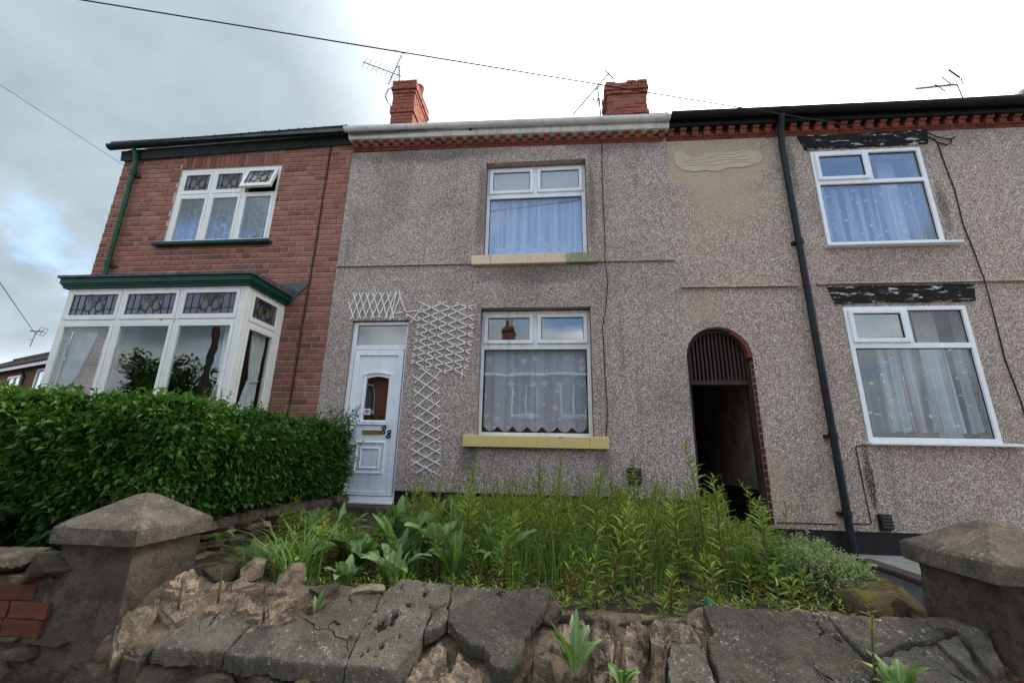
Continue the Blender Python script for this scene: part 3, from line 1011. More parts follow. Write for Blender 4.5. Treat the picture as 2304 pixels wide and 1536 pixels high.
# upper casement window of the brick house
y = 5.425
cols = [(-6.028, -5.602), (-5.458, -5.031), (-4.892, -4.462)]
hl = []
for (a, b_) in cols:
    hl.append((a - 0.045, b_ + 0.045, 5.635 - 0.065, 5.985)); hl.append((a - 0.045, b_ + 0.045, 4.715, 5.53))
fr = MB(); fr.slab(LW[0], LW[1], LW[2], LW[3], hl, y, y + 0.08)
LWIN = fr.build('window', MAT['cream'], BH, bevel=0.005)
for i, (a, b_) in enumerate(cols):
    s = MB(); s.slab(a - 0.043, b_ + 0.043, 4.717, 5.528, [(a, b_, 4.745, 5.488)], y - 0.006, y + 0.04)
    s.build('casement', MAT['upvc'] if i == 2 else MAT['cream'], LWIN, bevel=0.005)
    pane(LWIN, a - 0.003, b_ + 0.003, 4.742, 5.491, y + 0.015, MAT['glass_dbl'])
    if i < 2:
        s = MB(); s.slab(a - 0.043, b_ + 0.043, 5.572, 5.983, [(a, b_, 5.645, 5.933)], y - 0.006, y + 0.04)
        s.build('top_light', MAT['cream'], LWIN, bevel=0.005)
        leaded(LWIN, a - 0.003, b_ + 0.003, 5.642, 5.936, y + 0.018, nv=(0.18, 0.82))
    else:      # the open top light, hinged along its head
        s = MB(); s.slab(a - 0.05, b_ + 0.05, -0.415, 0.0, [(a, b_, -0.345, -0.05)], 0.0, 0.046)
        so = s.build('top_light', MAT['cream'], None, bevel=0.005)
        so['label'] = 'top light propped open'
        lp = leaded(None, a - 0.003, b_ + 0.003, -0.348, -0.047, 0.02, nv=(0.18, 0.82))
        for o in (so, lp):
            o.rotation_euler = (R_(-16), 0, 0)
            o.location = (0, y - 0.02, 5.99)
            par(o, LWIN)
s = MB(); s.slab(-6.225, -4.285, 4.615, 4.668, [], 5.30, 5.43); s.build('sill', MAT['green'], LWIN, bevel=0.008)
net(-6.09, -5.56, 4.72, 5.6, 5.60, MAT['lace_damask'], 'patterned net curtain behind left pane of brick house upper window', 5, 0.02, seed=1)
net(-5.52, -4.98, 4.72, 5.6, 5.60, MAT['lace_damask'], 'patterned net curtain behind middle pane of brick house upper window', 6, 0.02, seed=2)
net(-4.95, -4.41, 4.72, 5.6, 5.60, MAT['lace_damask'], 'patterned net curtain behind right pane of brick house upper window', 6, 0.02, seed=3)

# ---- bay window
BX0, BX1, BY, BYW = -6.463, -3.885, 4.633, 5.405
lc = [(-6.363, -5.697), (-5.552, -4.863), (-4.722, -4.022)]
hl = []
for (a, b_) in lc:
    hl.append((a - 0.045, b_ + 0.045, 3.17, 3.575)); hl.append((a - 0.045, b_ + 0.045, 2.05, 3.105))
fr = MB(); fr.slab(BX0, BX1, 1.98, 3.62, hl, BY, BY + 0.09)
BW = fr.build('bay_window', MAT['cream'], BH, bevel=0.006)
for (a, b_) in lc:
    s = MB(); s.slab(a - 0.043, b_ + 0.043, 3.172, 3.573, [(a, b_, 3.238, 3.52)], BY - 0.008, BY + 0.04); s.build('top_light', MAT['cream'], BW, bevel=0.005)
    leaded(BW, a - 0.003, b_ + 0.003, 3.235, 3.523, BY + 0.014)
    s = MB(); s.slab(a - 0.043, b_ + 0.043, 2.052, 3.103, [(a, b_, 2.078, 3.076)], BY - 0.008, BY + 0.04); s.build('casement', MAT['cream'], BW, bevel=0.005)
    pane(BW, a - 0.003, b_ + 0.003, 2.075, 3.079, BY + 0.014, MAT['glass'])
# side returns, built in a local XZ plate then turned
for (xs, sgn) in ((BX1, 1), (BX0, -1)):
    s = MB()
    y0_, y1_ = BY + 0.092, BYW - 0.004
    s.slab(y0_, y1_, 1.98, 3.62, [(4.745, 5.285, 3.17, 3.575), (4.745, 5.285, 2.05, 3.105)], 0.0, 0.09)
    if sgn > 0: s.v = [(xs - p[1], p[0], p[2]) for p in s.v]
    else: s.v = [(xs + p[1], p[0], p[2]) for p in s.v]; s.f = [q[::-1] for q in s.f]
    s.build('side_frame', MAT['cream'], BW, bevel=0.006)
    s = MB(); s.slab(4.747, 5.283, 3.172, 3.573, [(4.79, 5.24, 3.238, 3.52)], -0.008, 0.04)
    s2 = MB(); s2.slab(4.747, 5.283, 2.052, 3.103, [(4.79, 5.24, 2.078, 3.076)], -0.008, 0.04)
    for q, nm in ((s, 'top_light'), (s2, 'casement')):
        if sgn > 0: q.v = [(xs - p[1], p[0], p[2]) for p in q.v]
        else: q.v = [(xs + p[1], p[0], p[2]) for p in q.v]; q.f = [k[::-1] for k in q.f]
        q.build(nm, MAT['cream'], BW, bevel=0.005)
    pane_x(BW, 4.787, 5.243, 2.075, 3.079, xs - 0.014 * sgn, MAT['glass'])
    if sgn > 0:
        leaded(BW, 4.787, 5.243, 3.235, 3.523, 0, axis='y', fixed=xs - 0.016)
    else:
        pane_x(BW, 4.787, 5.243, 3.235, 3.523, xs + 0.014, MAT['glass'])
s = MB(); s.box(BX0 - 0.03, BX1 + 0.03, BY - 0.05, BYW - 0.004, 1.90, 1.975); s.build('sill', MAT['cream'], BW, bevel=0.01)
s = MB(); s.box(BX0, BX1, BY + 0.01, BYW - 0.006, 0.85, 1.895); s.build('dwarf_wall', MAT['brick'], BW)
# fascia with a moulding and felt roof
s = MB()
for (o_, za, zb) in ((0.075, 3.66, 3.735), (0.06, 3.635, 3.66), (0.045, 3.605, 3.635)):
    s.box(BX0 - o_, BX1 + o_, BY - o_, BYW - 0.006, za + 0.001, zb)
s.build('fascia', MAT['green'], BW)
s = MB()
pts = [(BX0 - 0.10, BY - 0.10, 3.737), (BX1 + 0.10, BY - 0.10, 3.737), (BX1 + 0.10, BYW - 0.006, 3.80), (BX0 - 0.10, BYW - 0.006, 3.80)]
up = [(p[0], p[1], p[2] + 0.03) for p in pts]
lo = [(p[0], p[1], 3.736) for p in pts]
s.face(up); s.face(lo[::-1])
for i in range(4):
    j = (i + 1) % 4
    s.face([lo[i], lo[j], up[j], up[i]])
s.build('roof', MAT['felt'], BW)
s = MB(); s.prism([(-4.05, 3.70), (-3.775, 3.69), (-3.70, 3.80), (-3.55, 3.965), (-4.05, 3.955)][::1], 5.386, 5.399); s.build('flashing', MAT['lead'], BW)
s = MB(); s.box(-4.98, -4.9, 4.56, 4.62, 3.768, 3.79); s.box(-4.96, -4.925, 4.57, 4.60, 3.79, 3.80); s.build('loose_slate', MAT['stone_pale'], BW, bevel=0.006)
# ceiling inside the bay so the room reads dark
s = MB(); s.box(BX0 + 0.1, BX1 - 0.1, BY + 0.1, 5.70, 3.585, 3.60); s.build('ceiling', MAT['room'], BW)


def tied(name, label, top, tie, bot, z_top, z_tie, z_bot, y, mat, folds=8, axis='x', fixed=0.0, amp=0.022):
    """tied-back curtain: top/tie/bot = (edge0, edge1) along the wall"""
    b = MB(); nu, nv = 56, 26
    idx = {}
    for j in range(nv + 1):
        v = j / nv
        z = z_top + (z_bot - z_top) * v
        vt = (z_top - z_tie) / (z_top - z_bot)
        if v < vt:
            k = (v / vt) ** 1.7; e0 = top[0] + (tie[0] - top[0]) * k; e1 = top[1] + (tie[1] - top[1]) * k
        else:
            k = ((v - vt) / (1 - vt)) ** 0.7; e0 = tie[0] + (bot[0] - tie[0]) * k; e1 = tie[1] + (bot[1] - tie[1]) * k
        for i in range(nu + 1):
            u = i / nu
            o_ = amp * math.sin(u * folds * 6.28 + 0.8 * math.sin(v * 4 + u * 3)) + 0.3 * amp * math.sin(u * folds * 15 + v * 9)
            a = e0 + (e1 - e0) * u
            idx[i, j] = b.vert((a, y + o_, z) if axis == 'x' else (fixed + o_, a, z))
    for i in range(nu):
        for j in range(nv):
            b.f.append([idx[i, j], idx[i, j + 1], idx[i + 1, j + 1], idx[i + 1, j]]); b.m.append(0)
    em = empty(name, (0, 0, 0), label, 'curtain')
    c0 = (top[0] + top[1]) / 2
    em.location = (c0, y, z_bot) if axis == 'x' else (fixed, c0, z_bot)
    b.build('drape', mat, em, smooth=True)
    t = MB()
    tw = (tie[0] + tie[1]) / 2; hw = abs(tie[1] - tie[0]) / 2 + 0.012
    ring = []
    for k in range(17):
        an = 2 * math.pi * k / 16
        a = tw + hw * math.cos(an); dd = (amp + 0.014) * math.sin(an)
        ring.append((a, y + dd, z_tie + 0.02 * math.cos(an)) if axis == 'x' else (fixed + dd, a, z_tie + 0.02 * math.cos(an)))
    t.tube(ring, 0.012, 6)
    t.build('tie_back', MAT['cloth'], em, smooth=True)
    return em


tied('tied_curtain', 'white curtain tied back at left end of the bay window', (-6.36, -6.02), (-6.40, -6.24), (-6.40, -6.22), 3.05, 2.25, 1.99, 4.78, MAT['cloth'], 9)
tied('tied_curtain', 'white curtain tied back beside the corner post of the bay', (-4.21, -4.04), (-4.17, -4.06), (-4.29, -4.06), 3.10, 2.36, 1.99, 4.78, MAT['cloth'], 7, amp=0.016)
tied('tied_curtain', 'white curtain tied back in the side pane of the bay', (4.98, 5.26), (5.06, 5.22), (4.93, 5.24), 3.10, 2.45, 1.99, 0, MAT['cloth'], 7, axis='y', fixed=-3.99, amp=0.018)
bx_ = MB(); bx_.box(-4.46, -4.24, 4.80, 4.98, 1.978, 2.14); bx_.box(-4.462, -4.238, 4.798, 4.982, 2.125, 2.142)
tag(bx_.build('cardboard_box', surf('cardboard', (0.33, 0.24, 0.14), (0.27, 0.19, 0.11), 8), bevel=0.003), 'brown cardboard box on the bay window ledge', 'box')
ls = MB(); ls.tube([(-4.12, 4.93, 1.978), (-4.12, 4.93, 2.10), (-4.12, 4.93, 2.16)], [0.07, 0.035, 0.022], 14)
tag(ls.build('lamp_shade', MAT['cloth'], smooth='auto'), 'small white conical lampshade on the bay ledge near the corner', 'lampshade')
# cable down the brick wall
cb = MB(); cb.tube([(-3.56, 5.392, 6.33), (-3.565, 5.392, 5.4), (-3.56, 5.391, 4.4), (-3.575, 5.391, 3.3), (-3.57, 5.391, 2.6), (-3.60, 5.391, 1.4)], 0.011, 7)
tag(cb.build('wall_cable', MAT['cable_red'], smooth=True), 'dark cable running straight down the red brick wall', 'cable')


# ================================================================== chimney stack
def chimney(house, x0, x1, y0, y1, zb, zt, seed, ragged=False):
    r0 = random.Random(seed)
    core = MB(); core.box(x0 + 0.012, x1 - 0.012, y0 + 0.012, y1 - 0.012, zb, zt - 0.02)
    CH = core.build('chimney', MAT['mortar_dark'], house)
    n_ = int(round((zt - zb) / CO))
    mass = MB()
    for k in range(n_):
        z = zt - CO * (k + 0.5)
        off = 0.0
        if k in (0, 1): off = 0.028
        if k == 2: off = 0.045
        if k == 3: off = 0.018
        if k == n_ - 8 or k == 9: off = 0.028
        j = 0.012 if ragged else 0.002
        for side in range(4):
            L = (x1 - x0 if side in (0, 2) else y1 - y0) + 2 * off
            nb = max(1, int(round(L / BL)))
            st = L / nb
            sh = st / 2 if (k + side) % 2 else 0
            p = -L / 2 - sh
            while p < L / 2 - 0.01:
                a, b_ = max(p, -L / 2), min(p + st, L / 2)
                p += st
                if b_ - a < 0.03: continue
                if ragged and k == 0 and r0.random() < 0.35: continue
                mid = (a + b_) / 2; l = b_ - a - (0.008 if (b_ - a) > 0.1 else 0.004)
                jj = r0.uniform(-j, j)
                cx_, cy_ = (x0 + x1) / 2, (y0 + y1) / 2
                dpt = 0.11 if side in (0, 2) else 0.105
                if side == 0: loc, rz = (cx_ + mid, y0 - off + jj, z), 0
                elif side == 1: loc, rz = (x1 + off - jj, cy_ + mid, z), math.pi / 2
                elif side == 2: loc, rz = (cx_ + mid, y1 + off - jj, z), math.pi
                else: loc, rz = (x0 - off + jj, cy_ + mid, z), -math.pi / 2
                if side in (1, 3): l = max(0.02, l - 0.001)
                inst('brick', CHIM_ME, loc, (l, dpt, CO - 0.009 - (r0.uniform(0, 0.012) if ragged else 0)), (0, r0.uniform(-.015, .015) if ragged else 0, rz), CH)
    return CH


MH = empty('pebbledash_house', (-0.75, 5.4, 0.8), 'grey pebbledash terraced house with white door numbered 88 and white gutter', 'house')
CH1 = chimney(MH, -3.59, -3.08, 7.4, 8.3, 8.35, 9.77, 5)
for (px, py) in ((-3.22, 7.95),):
    b = MB(); b.tube([(px, py, 9.70), (px, py, 10.06), (px, py, 10.10), (px, py, 10.13)], [0.125, 0.115, 0.135, 0.135], 20); b.build('chimney_pot', MAT['terracotta'], CH1, smooth='auto')
CH2 = chimney(MH, 1.17, 1.99, 7.4, 7.97, 8.35, 9.36, 6, True)

# ================================================================== pebbledash house (middle, number 88)
MX0, MX1 = -3.185, 1.68
OP_U = (-1.005, 0.493, 4.30, 5.875)
OP_L = (-1.0, 0.503, 1.80, 3.537)
OP_D = (-2.835, -2.012, 0.90, 3.372)
w_ = MB(); w_.slab(MX0, MX1, 1.12, 6.18, [OP_U, OP_L, (OP_D[0], OP_D[1], 1.0, OP_D[3])], WY, 5.64)
w_.build('wall', MAT['dash_a'], MH)
w_ = MB(); w_.slab(MX0 + .005, MX1, 0.3, 1.116, [(OP_D[0], OP_D[1], 0.93, 1.2)], 5.43, 5.64); w_.build('plinth', MAT['black'], MH)
w_ = MB(); w_.box(MX0, MX1, 5.412, 5.64, 6.183, 6.60); w_.build('frieze_wall', MAT['mortar_dark'], MH)
rooms(MH, -3.05, 1.55, [(0.9, 3.72), (3.9, 6.3)])
roof(MH, MX0, MX1, 5.2, 6.44, 34, 8.4, MAT['slate'])


def frieze(house, x0, x1, za, zb, dent_pitch=0.1686):
    """moulded brick band with a dentil course above it, following a line from za to zb"""
    m = MB()
    m.box(-0.5, 0.5, 0.0, 0.1, -0.5, 0.5)
    for s_ in (-0.22, 0.22):
        m.box(s_ - 0.15, s_ + 0.15, -0.012, 0.0, -0.32, 0.02)
        m.box(s_ - 0.08, s_ + 0.08, -0.018, -0.012, -0.22, -0.06)
    m.box(-0.5, 0.5, -0.016, 0.0, 0.2, 0.5)
    me = m.mesh('frieze_brick', MAT['dentil'])
    pitch = 0.0843
    n_ = int((x1 - x0) / pitch)
    for i in range(n_):
        x = x0 + pitch * (i + 0.5)
        z = za + (zb - za) * (x - x0) / (x1 - x0)
        inst('frieze_brick', me, (x, 5.39 + rr.uniform(-.002, .002), z + 0.037), (pitch - 0.005, 1, 0.070), parent=house)
    d = MB()
    # two stepped courses with a rounded nose
    prof = [(0.09, 0.0), (0.035, 0.0), (0.014, 0.014), (0.006, 0.035), (0.006, 0.066), (0.02, 0.067), (-0.014, 0.069), (-0.03, 0.082), (-0.03, 0.135), (0.09, 0.135)]
    a = [d.vert((-0.0425, p[0], p[1])) for p in prof]; c = [d.vert((0.0425, p[0], p[1])) for p in prof]
    for i in range(len(prof)):
        j = (i + 1) % len(prof)
        d.f.append([a[i], a[j], c[j], c[i]]); d.m.append(0)
    d.f.append(a[::-1]); d.f.append(c); d.m += [0, 0]
    dm = d.mesh('dentil', MAT['dentil'])
    n_ = int((x1 - x0 - 0.06) / dent_pitch) + 1
    for i in range(n_):
        x = x0 + 0.06 + dent_pitch * i
        z = za + (zb - za) * (x - x0) / (x1 - x0)
        inst('dentil', dm, (x, 5.335, z + 0.045), (rr.uniform(.94, 1.05), 1, 1), (0, rr.uniform(-.012, .012), 0), house)


frieze(MH, MX0 + 0.01, MX1, 6.205, 6.10)
# fascia board and gutter
f = MB()
A = [(MX0 - 0.02, 6.345), (MX1 + 0.02, 6.235)]
hgt = 0.15
for (xa, za) in A:
    for (yy, dz) in ((5.275, 0), (5.255, 0.03), (5.255, hgt), (5.40, hgt), (5.40, 0.0)):
        f.vert((xa, yy, za + dz))
for i in range(5):
    j = (i + 1) % 5
    f.f.append([i, j, j + 5, i + 5])
f.f.append([4, 3, 2, 1, 0]); f.f.append([5, 6, 7, 8, 9]); f.m = [0] * 7
FS = f.build('fascia', MAT['upvc_old'], MH)
b = MB()   # small dark bird emblem on the fascia
b.prism([(-0.035, 0.012), (-0.012, 0.012), (-0.006, 0.035), (0.003, 0.012), (0.034, 0.014), (0.012, -0.002), (0.018, -0.022), (0.0, -0.012), (-0.016, -0.024), (-0.012, -0.002)], 0.0, 0.008)
o = b.build('bird_emblem', MAT['black'], None); o.location = (-1.245, 5.244, 6.375); par(o, FS)
gutter(MH, MX0 - 0.06, MX1 + 0.02, 5.195, 6.478, 6.362, 0.058, MAT['upvc_old'], brackets=(-3.15, -2.62, -1.92, -1.28, -0.55, 0.17, 0.78, 0.87, 1.48, 1.60), unions=(1.60, -3.15))
# string course
for (a, b_, za, zb) in ((-3.18, -1.158, 4.216, 4.206), (0.645, 1.655, 4.196, 4.186)):
    s = MB()
    for (xa, za_) in ((a, za), (b_, zb)):
        for (yy, dz) in ((5.398, -0.012), (5.37, -0.012), (5.372, 0.004), (5.398, 0.018)): s.vert((xa, yy, za_ + dz))
    for i in range(4):
        j = (i + 1) % 4
        s.f.append([i, j, j + 4, i + 4])
    s.f += [[3, 2, 1, 0], [4, 5, 6, 7]]; s.m = [0] * 6
    s.build('string_course', MAT['dash_b'], MH)

# windows
UW = upvc(MH, -0.998, 0.487, 4.305, 5.862, 5.52, [(-0.948, -0.300, 5.415, 5.815, 1), (-0.220, 0.437, 5.415, 5.815, 1), (-0.950, 0.432, 4.355, 5.330, 0)], MAT['upvc'], (MAT['glass_obs'], MAT['glass_dbl']))
LWN = upvc(MH, -0.995, 0.497, 1.806, 3.522, 5.52, [(-0.945, -0.288, 3.06, 3.462, 1), (-0.208, 0.450, 3.06, 3.462, 1), (-0.950, 0.446, 1.862, 2.972, 0)], MAT['upvc_old'], (MAT['glass_frost'], MAT['glass_low']))


def paint(name, c1, c2, under, th, scale, streaks=True, lichen=None):
    m, t, b = newmat(name)
    p = t.pos()
    col = t.mix(t.noise(p, 5, 5), c1, c2)
    q = t.scaled(p, 22.0, 3.0, 0.6)
    col = t.mix(t.math('MULTIPLY', t.smooth(t.noise(q, 1.0, 3.0), 0.56, 0.75), 0.5), col, (0.16, 0.11, 0.05))
    fl = t.smooth(t.noise(p, scale, 5.0, 0.6), th, th + 0.02)
    col = t.mix(fl, col, under)
    if lichen:
        sx_ = t.node('ShaderNodeSeparateXYZ'); t.link(p, sx_.inputs[0])
        k = t.math('MULTIPLY', t.smooth(t.math('ADD', sx_.outputs[0], t.math('MULTIPLY', t.noise(p, 9, 4), 0.25)), lichen - 0.05, lichen + 0.05), 1.0)
        nz = t.noise(p, 30, 5, 0.7)
        lc_ = t.ramp(nz, [(0.38, (0.36, 0.36, 0.30)), (0.48, (0.20, 0.20, 0.10)), (0.55, (0.17, 0.165, 0.02)), (0.62, (0.40, 0.38, 0.32))])
        col = t.mix(k, col, lc_)
    t.link(col, b.inputs['Base Color'])
    b.inputs['Roughness'].default_value = 0.6
    t.link(t.bump(t.math('ADD', fl, t.noise(p, 60, 4)), 0.3, 0.004), b.inputs['Normal'])
    return m


PY = paint('yellow_sill_paint', (0.66, 0.52, 0.20), (0.60, 0.46, 0.17), (0.24, 0.33, 0.36), 0.645, 7.0)
PC = paint('cream_pink_sill_paint', (0.68, 0.54, 0.36), (0.62, 0.46, 0.32), (0.5, 0.38, 0.15), 0.74, 9.0, lichen=0.32)
s = MB(); s.slab(-1.148, 0.668, 1.672, 1.815, [], 5.325, 5.52); s.build('sill', PY, LWN, bevel=0.006)
s = MB(); s.slab(-1.15, 0.632, 4.160, 4.305, [], 5.325, 5.52); s.build('sill', PC, UW, bevel=0.006)
net(-0.94, 0.43, 1.878, 3.05, 5.62, MAT['lace_rose'], 'rose patterned lace curtain with scalloped hem in ground floor window beside door', 4, 0.006, 0.07, 11, nsc=7)
net(-0.95, 0.43, 4.33, 5.42, 5.62, MAT['lace_froth'], 'white net curtain with frothy hem in upper window over the yellow-silled window', 7, 0.016, 0.0, 12)

# door
fy = 5.445
f = MB(); f.slab(-2.828, -2.018, 0.985, 3.362, [(-2.765, -2.045, 3.025, 3.316), (-2.765, -2.045, 1.04, 2.958)], fy, fy + 0.07)
DR = f.build('door', MAT['upvc'], MH, bevel=0.005)
pane(DR, -2.768, -2.042, 3.022, 3.319, fy + 0.03, MAT['glass_frost'], 'fanlight_pane')
lf = MB(); lf.slab(-2.757, -2.053, 1.047, 2.951, [(-2.678, -2.13, 1.10, 2.872)], fy - 0.008, fy + 0.05)
lf.build('door_frame', MAT['door'], DR, bevel=0.005)
# leaf panel with an arched glazed opening
gx0, gx1, gz0, gz1, gtop = -2.555, -2.237, 1.992, 2.552, 2.583
arch = [(gx1 - (gx1 - gx0) * k / 12, gz1 + (gtop - gz1) * math.sin(math.pi * k / 12)) for k in range(13)]
p_ = MB()
px0, px1, pz0, pz1 = -2.677, -2.131, 1.102, 2.870
yy = fy + 0.012
ring = [(gx0, gz0), (gx1, gz0)] + arch
outer = [(px0, pz0), (px1, pz0)] + [(px1 - (px1 - px0) * k / 12, pz1) for k in range(13)]
for i in range(len(ring)):
    j = (i + 1) % len(ring)
    p_.face([(outer[i][0], yy, outer[i][1]), (outer[j][0], yy, outer[j][1]), (ring[j][0], yy, ring[j][1]), (ring[i][0], yy, ring[i][1])], 0, True)
    p_.face([(ring[i][0], yy, ring[i][1]), (ring[j][0], yy, ring[j][1]), (ring[j][0], yy + .03, ring[j][1]), (ring[i][0], yy + .03, ring[i][1])], 0, True)
    p_.face([(ring[i][0], yy + .03, ring[i][1]), (ring[j][0], yy + .03, ring[j][1]), (outer[j][0], yy + .03, outer[j][1]), (outer[i][0], yy + .03, outer[i][1])], 0, True)
p_.build('door_panel', MAT['door'], DR)


def ringmould(pl, w1, w2, y0, h, mat, name, parent):
    """raised moulding round a closed outline: pl outer list, offset inwards by scaling about its centre"""
    cxx = sum(p[0] for p in pl) / len(pl); czz = sum(p[1] for p in pl) / len(pl)
    def shrink(d):
        out = []
        hx = max(abs(p[0] - cxx) for p in pl); hz = max(abs(p[1] - czz) for p in pl)
        for p in pl: out.append((cxx + (p[0] - cxx) * (hx - d) / hx, czz + (p[1] - czz) * (hz - d) / hz))
        return out
    rings = [(pl, y0), (shrink(w1), y0 - h), (shrink(w2), y0 - h), (shrink(w2 + w1), y0)]
    b = MB()
    n_ = len(pl)
    for r_, y_ in rings:
        for p in r_: b.vert((p[0], y_, p[1]))
    for k in range(3):
        for i in range(n_):
            j = (i + 1) % n_
            b.f.append([k * n_ + i, k * n_ + j, (k + 1) * n_ + j, (k + 1) * n_ + i]); b.m.append(0)
    return b.build(name, mat, parent)


big_ = [(gx0 - 0.05, gz0 - 0.045), (gx1 + 0.05, gz0 - 0.045)] + [(gx1 + 0.05 - (gx1 - gx0 + .1) * k / 12, gz1 + 0.045 + (gtop - gz1) * math.sin(math.pi * k / 12)) for k in range(13)]
ringmould(big_, 0.015, 0.03, yy, 0.016, MAT['door'], 'glazing_bead', DR)
ringmould([(-2.613, 1.30), (-2.193, 1.30), (-2.193, 1.725), (-2.613, 1.725)], 0.014, 0.028, yy, 0.016, MAT['door'], 'panel_moulding', DR)
ringmould([(-2.545, 1.365), (-2.262, 1.365), (-2.262, 1.645), (-2.545, 1.645)], 0.012, 0.022, yy, 0.013, MAT['door'], 'panel_moulding', DR)
# hood over the arched pane
hd = MB()
hp = [(-2.61 + 0.42 * k / 14, 2.600 + 0.036 * math.sin(math.pi * k / 14)) for k in range(15)]
for i in range(15):
    for (dy, dz) in ((0.012, 0.0), (-0.018, 0.004), (-0.018, 0.022), (0.012, 0.03)): hd.vert((hp[i][0], yy + dy - 0.002, hp[i][1] + dz - 0.012))
for i in range(14):
    for k in range(4):
        l = (k + 1) % 4
        hd.f.append([i * 4 + k, i * 4 + l, i * 4 + 4 + l, i * 4 + 4 + k]); hd.m.append(0)
hd.f += [[3, 2, 1, 0], [56, 57, 58, 59]]; hd.m += [0, 0]
hd.build('hood_moulding', MAT['door'], DR)
s = MB(); s.box(-2.612, -2.19, yy - 0.022, yy - 0.001, 1.93, 1.950); s.build('drip_bead', MAT['door'], DR, bevel=0.004)
gp = MB(); gp.face([(p[0], yy + 0.02, p[1]) for p in [(gx0 - .004, gz0 - .004), (gx1 + .004, gz0 - .004)] + [(q[0], q[1] + .003) for q in arch]])
gp.build('pane', MAT['glass_dbl'], DR)
s = MB(); s.box(-2.552, -2.46, yy + 0.008, yy + 0.012, 2.062, 2.146)
stk = s.build('sticker', surf('white_sticker', (0.75, 0.73, 0.74), (0.7, 0.68, 0.7), 9, bump=0), DR)
s = MB(); ringp = [(-2.506 + 0.028 * math.cos(k * math.pi / 10), yy + 0.007, 2.103 + 0.028 * math.sin(k * math.pi / 10)) for k in range(21)]
s.tube(ringp, 0.0028, 5); s.box(-2.524, -2.490, yy + 0.005, yy + 0.0075, 2.105, 2.118); s.box(-2.512, -2.498, yy + 0.005, yy + 0.0072, 2.088, 2.104)
s.build('sticker_print', MAT['st_red'], stk)
s = MB(); s.slab(-2.535, -2.277, 1.803, 1.860, [(-2.525, -2.287, 1.813, 1.850)], yy - 0.012, yy - 0.0005); LB = s.build('letterbox', MAT['brass'], DR, bevel=0.003)
s = MB(); s.box(-2.5245, -2.2875, yy - 0.008, yy - 0.0007, 1.8135, 1.8495); s.build('flap', MAT['brass'], LB, bevel=0.004)
for (nx_, nz_) in ((-2.244, 1.864), (-2.166, 1.814)):
    e8 = MB()
    pts = []
    for k in range(33):
        t_ = 2 * math.pi * k / 32
        pts.append((0.021 * math.sin(2 * t_) * (1.12 if math.cos(t_) < 0 else 1.0) + 0.008 * math.cos(t_), 0.0, 0.042 * math.cos(t_)))
    e8.tube(pts, 0.0085, 8)
    o = e8.build('door_number', MAT['black'], None, smooth=True)
    o.location = (nx_, yy - 0.006, nz_); o.scale = (1.15, 0.7, 1.1); par(o, DR)
s = MB(); s.box(-2.738, -2.708, fy - 0.016, fy - 0.0085, 1.78, 2.0); s.tube([(-2.723, fy - 0.012, 1.92), (-2.723, fy - 0.05, 1.92), (-2.64, fy - 0.055, 1.92)], 0.009, 8)
s.build('handle', MAT['metal'], DR, smooth='auto')
s = MB(); s.box(-2.84, -2.008, 5.36, 5.46, 0.95, 0.984); s.build('threshold', MAT['upvc'], DR, bevel=0.006)
s = MB(); s.box(-2.86, -1.98, 5.18, 5.43, 0.78, 0.945); s.build('door_step', MAT['stone_dark'], MH, bevel=0.012)
# vent hood low on the wall
def vent(house, x0, x1, z0, z1):
    v = MB(); v.prism([(x0, z0), (x1, z0), (x1, z1), (x0, z1)], 5.385, 5.3995)
    vo = v.build('air_vent', MAT['black'], house)
    h = MB()
    for (x) in (x0, x1):
        for (yy_, z) in ((5.384, z0 + 0.02), (5.33, z0 + 0.03), (5.345, z1 + 0.004), (5.384, z1 + 0.01)): h.vert((x, yy_, z))
    h.f = [[0, 1, 2, 3], [7, 6, 5, 4], [0, 4, 5, 1], [1, 5, 6, 2], [2, 6, 7, 3], [3, 7, 4, 0]]; h.m = [0] * 6
    h.build('cowl', MAT['black'], vo, bevel=0.003)
    for k in range(4):
        l = MB(); l.box(x0 + 0.01, x1 - 0.01, 5.327, 5.332, z0 + 0.045 + k * (z1 - z0) / 5.0, z0 + 0.055 + k * (z1 - z0) / 5.0); l.build('louvre', MAT['lead'], vo)


vent(MH, 0.875, 1.035, 1.275, 1.455)
cb = MB(); cb.tube([(0.745, 5.25, 6.33), (0.735, 5.38, 6.17), (0.735, 5.393, 5.9), (0.72, 5.394, 5.2), (0.73, 5.394, 4.7), (0.715, 5.37, 4.19), (0.745, 5.394, 3.9), (0.70, 5.394, 3.5), (0.65, 5.394, 3.24), (0.655, 5.394, 3.0), (0.66, 5.394, 2.5), (0.672, 5.394, 2.1), (0.64, 5.39, 1.83)], 0.0055, 6)
tag(cb.build('wall_cable', MAT['cable_red'], smooth=True), 'thin brown cable wandering down grey pebbledash right of the lace windows', 'cable')

# ---- trellis
TR1 = [(-2.868, 3.784, -2.709, 3.391), (-2.775, 3.787, -2.621, 3.395), (-2.675, 3.787, -2.516, 3.399), (-2.57, 3.783, -2.423, 3.407), (-2.461, 3.781, -2.316, 3.391), (-2.357, 3.779, -2.224, 3.395), (-2.916, 3.648, -2.814, 3.393), (-2.812, 3.778, -2.918, 3.518), (-2.722, 3.786, -2.859, 3.388), (-2.622, 3.784, -2.766, 3.392), (-2.518, 3.782, -2.667, 3.391), (-2.408, 3.775, -2.564, 3.394), (-2.308, 3.778, -2.466, 3.403), (-2.236, 3.791, -2.359, 3.387), (-2.224, 3.786, -2.281, 3.374), (-2.147, 3.8, -2.258, 3.391), (-2.195, 3.805, -2.031, 3.402), (-2.205, 3.473, -1.799, 3.512), (-2.096, 3.492, -1.882, 3.349), (-1.833, 3.567, -1.978, 3.327)]
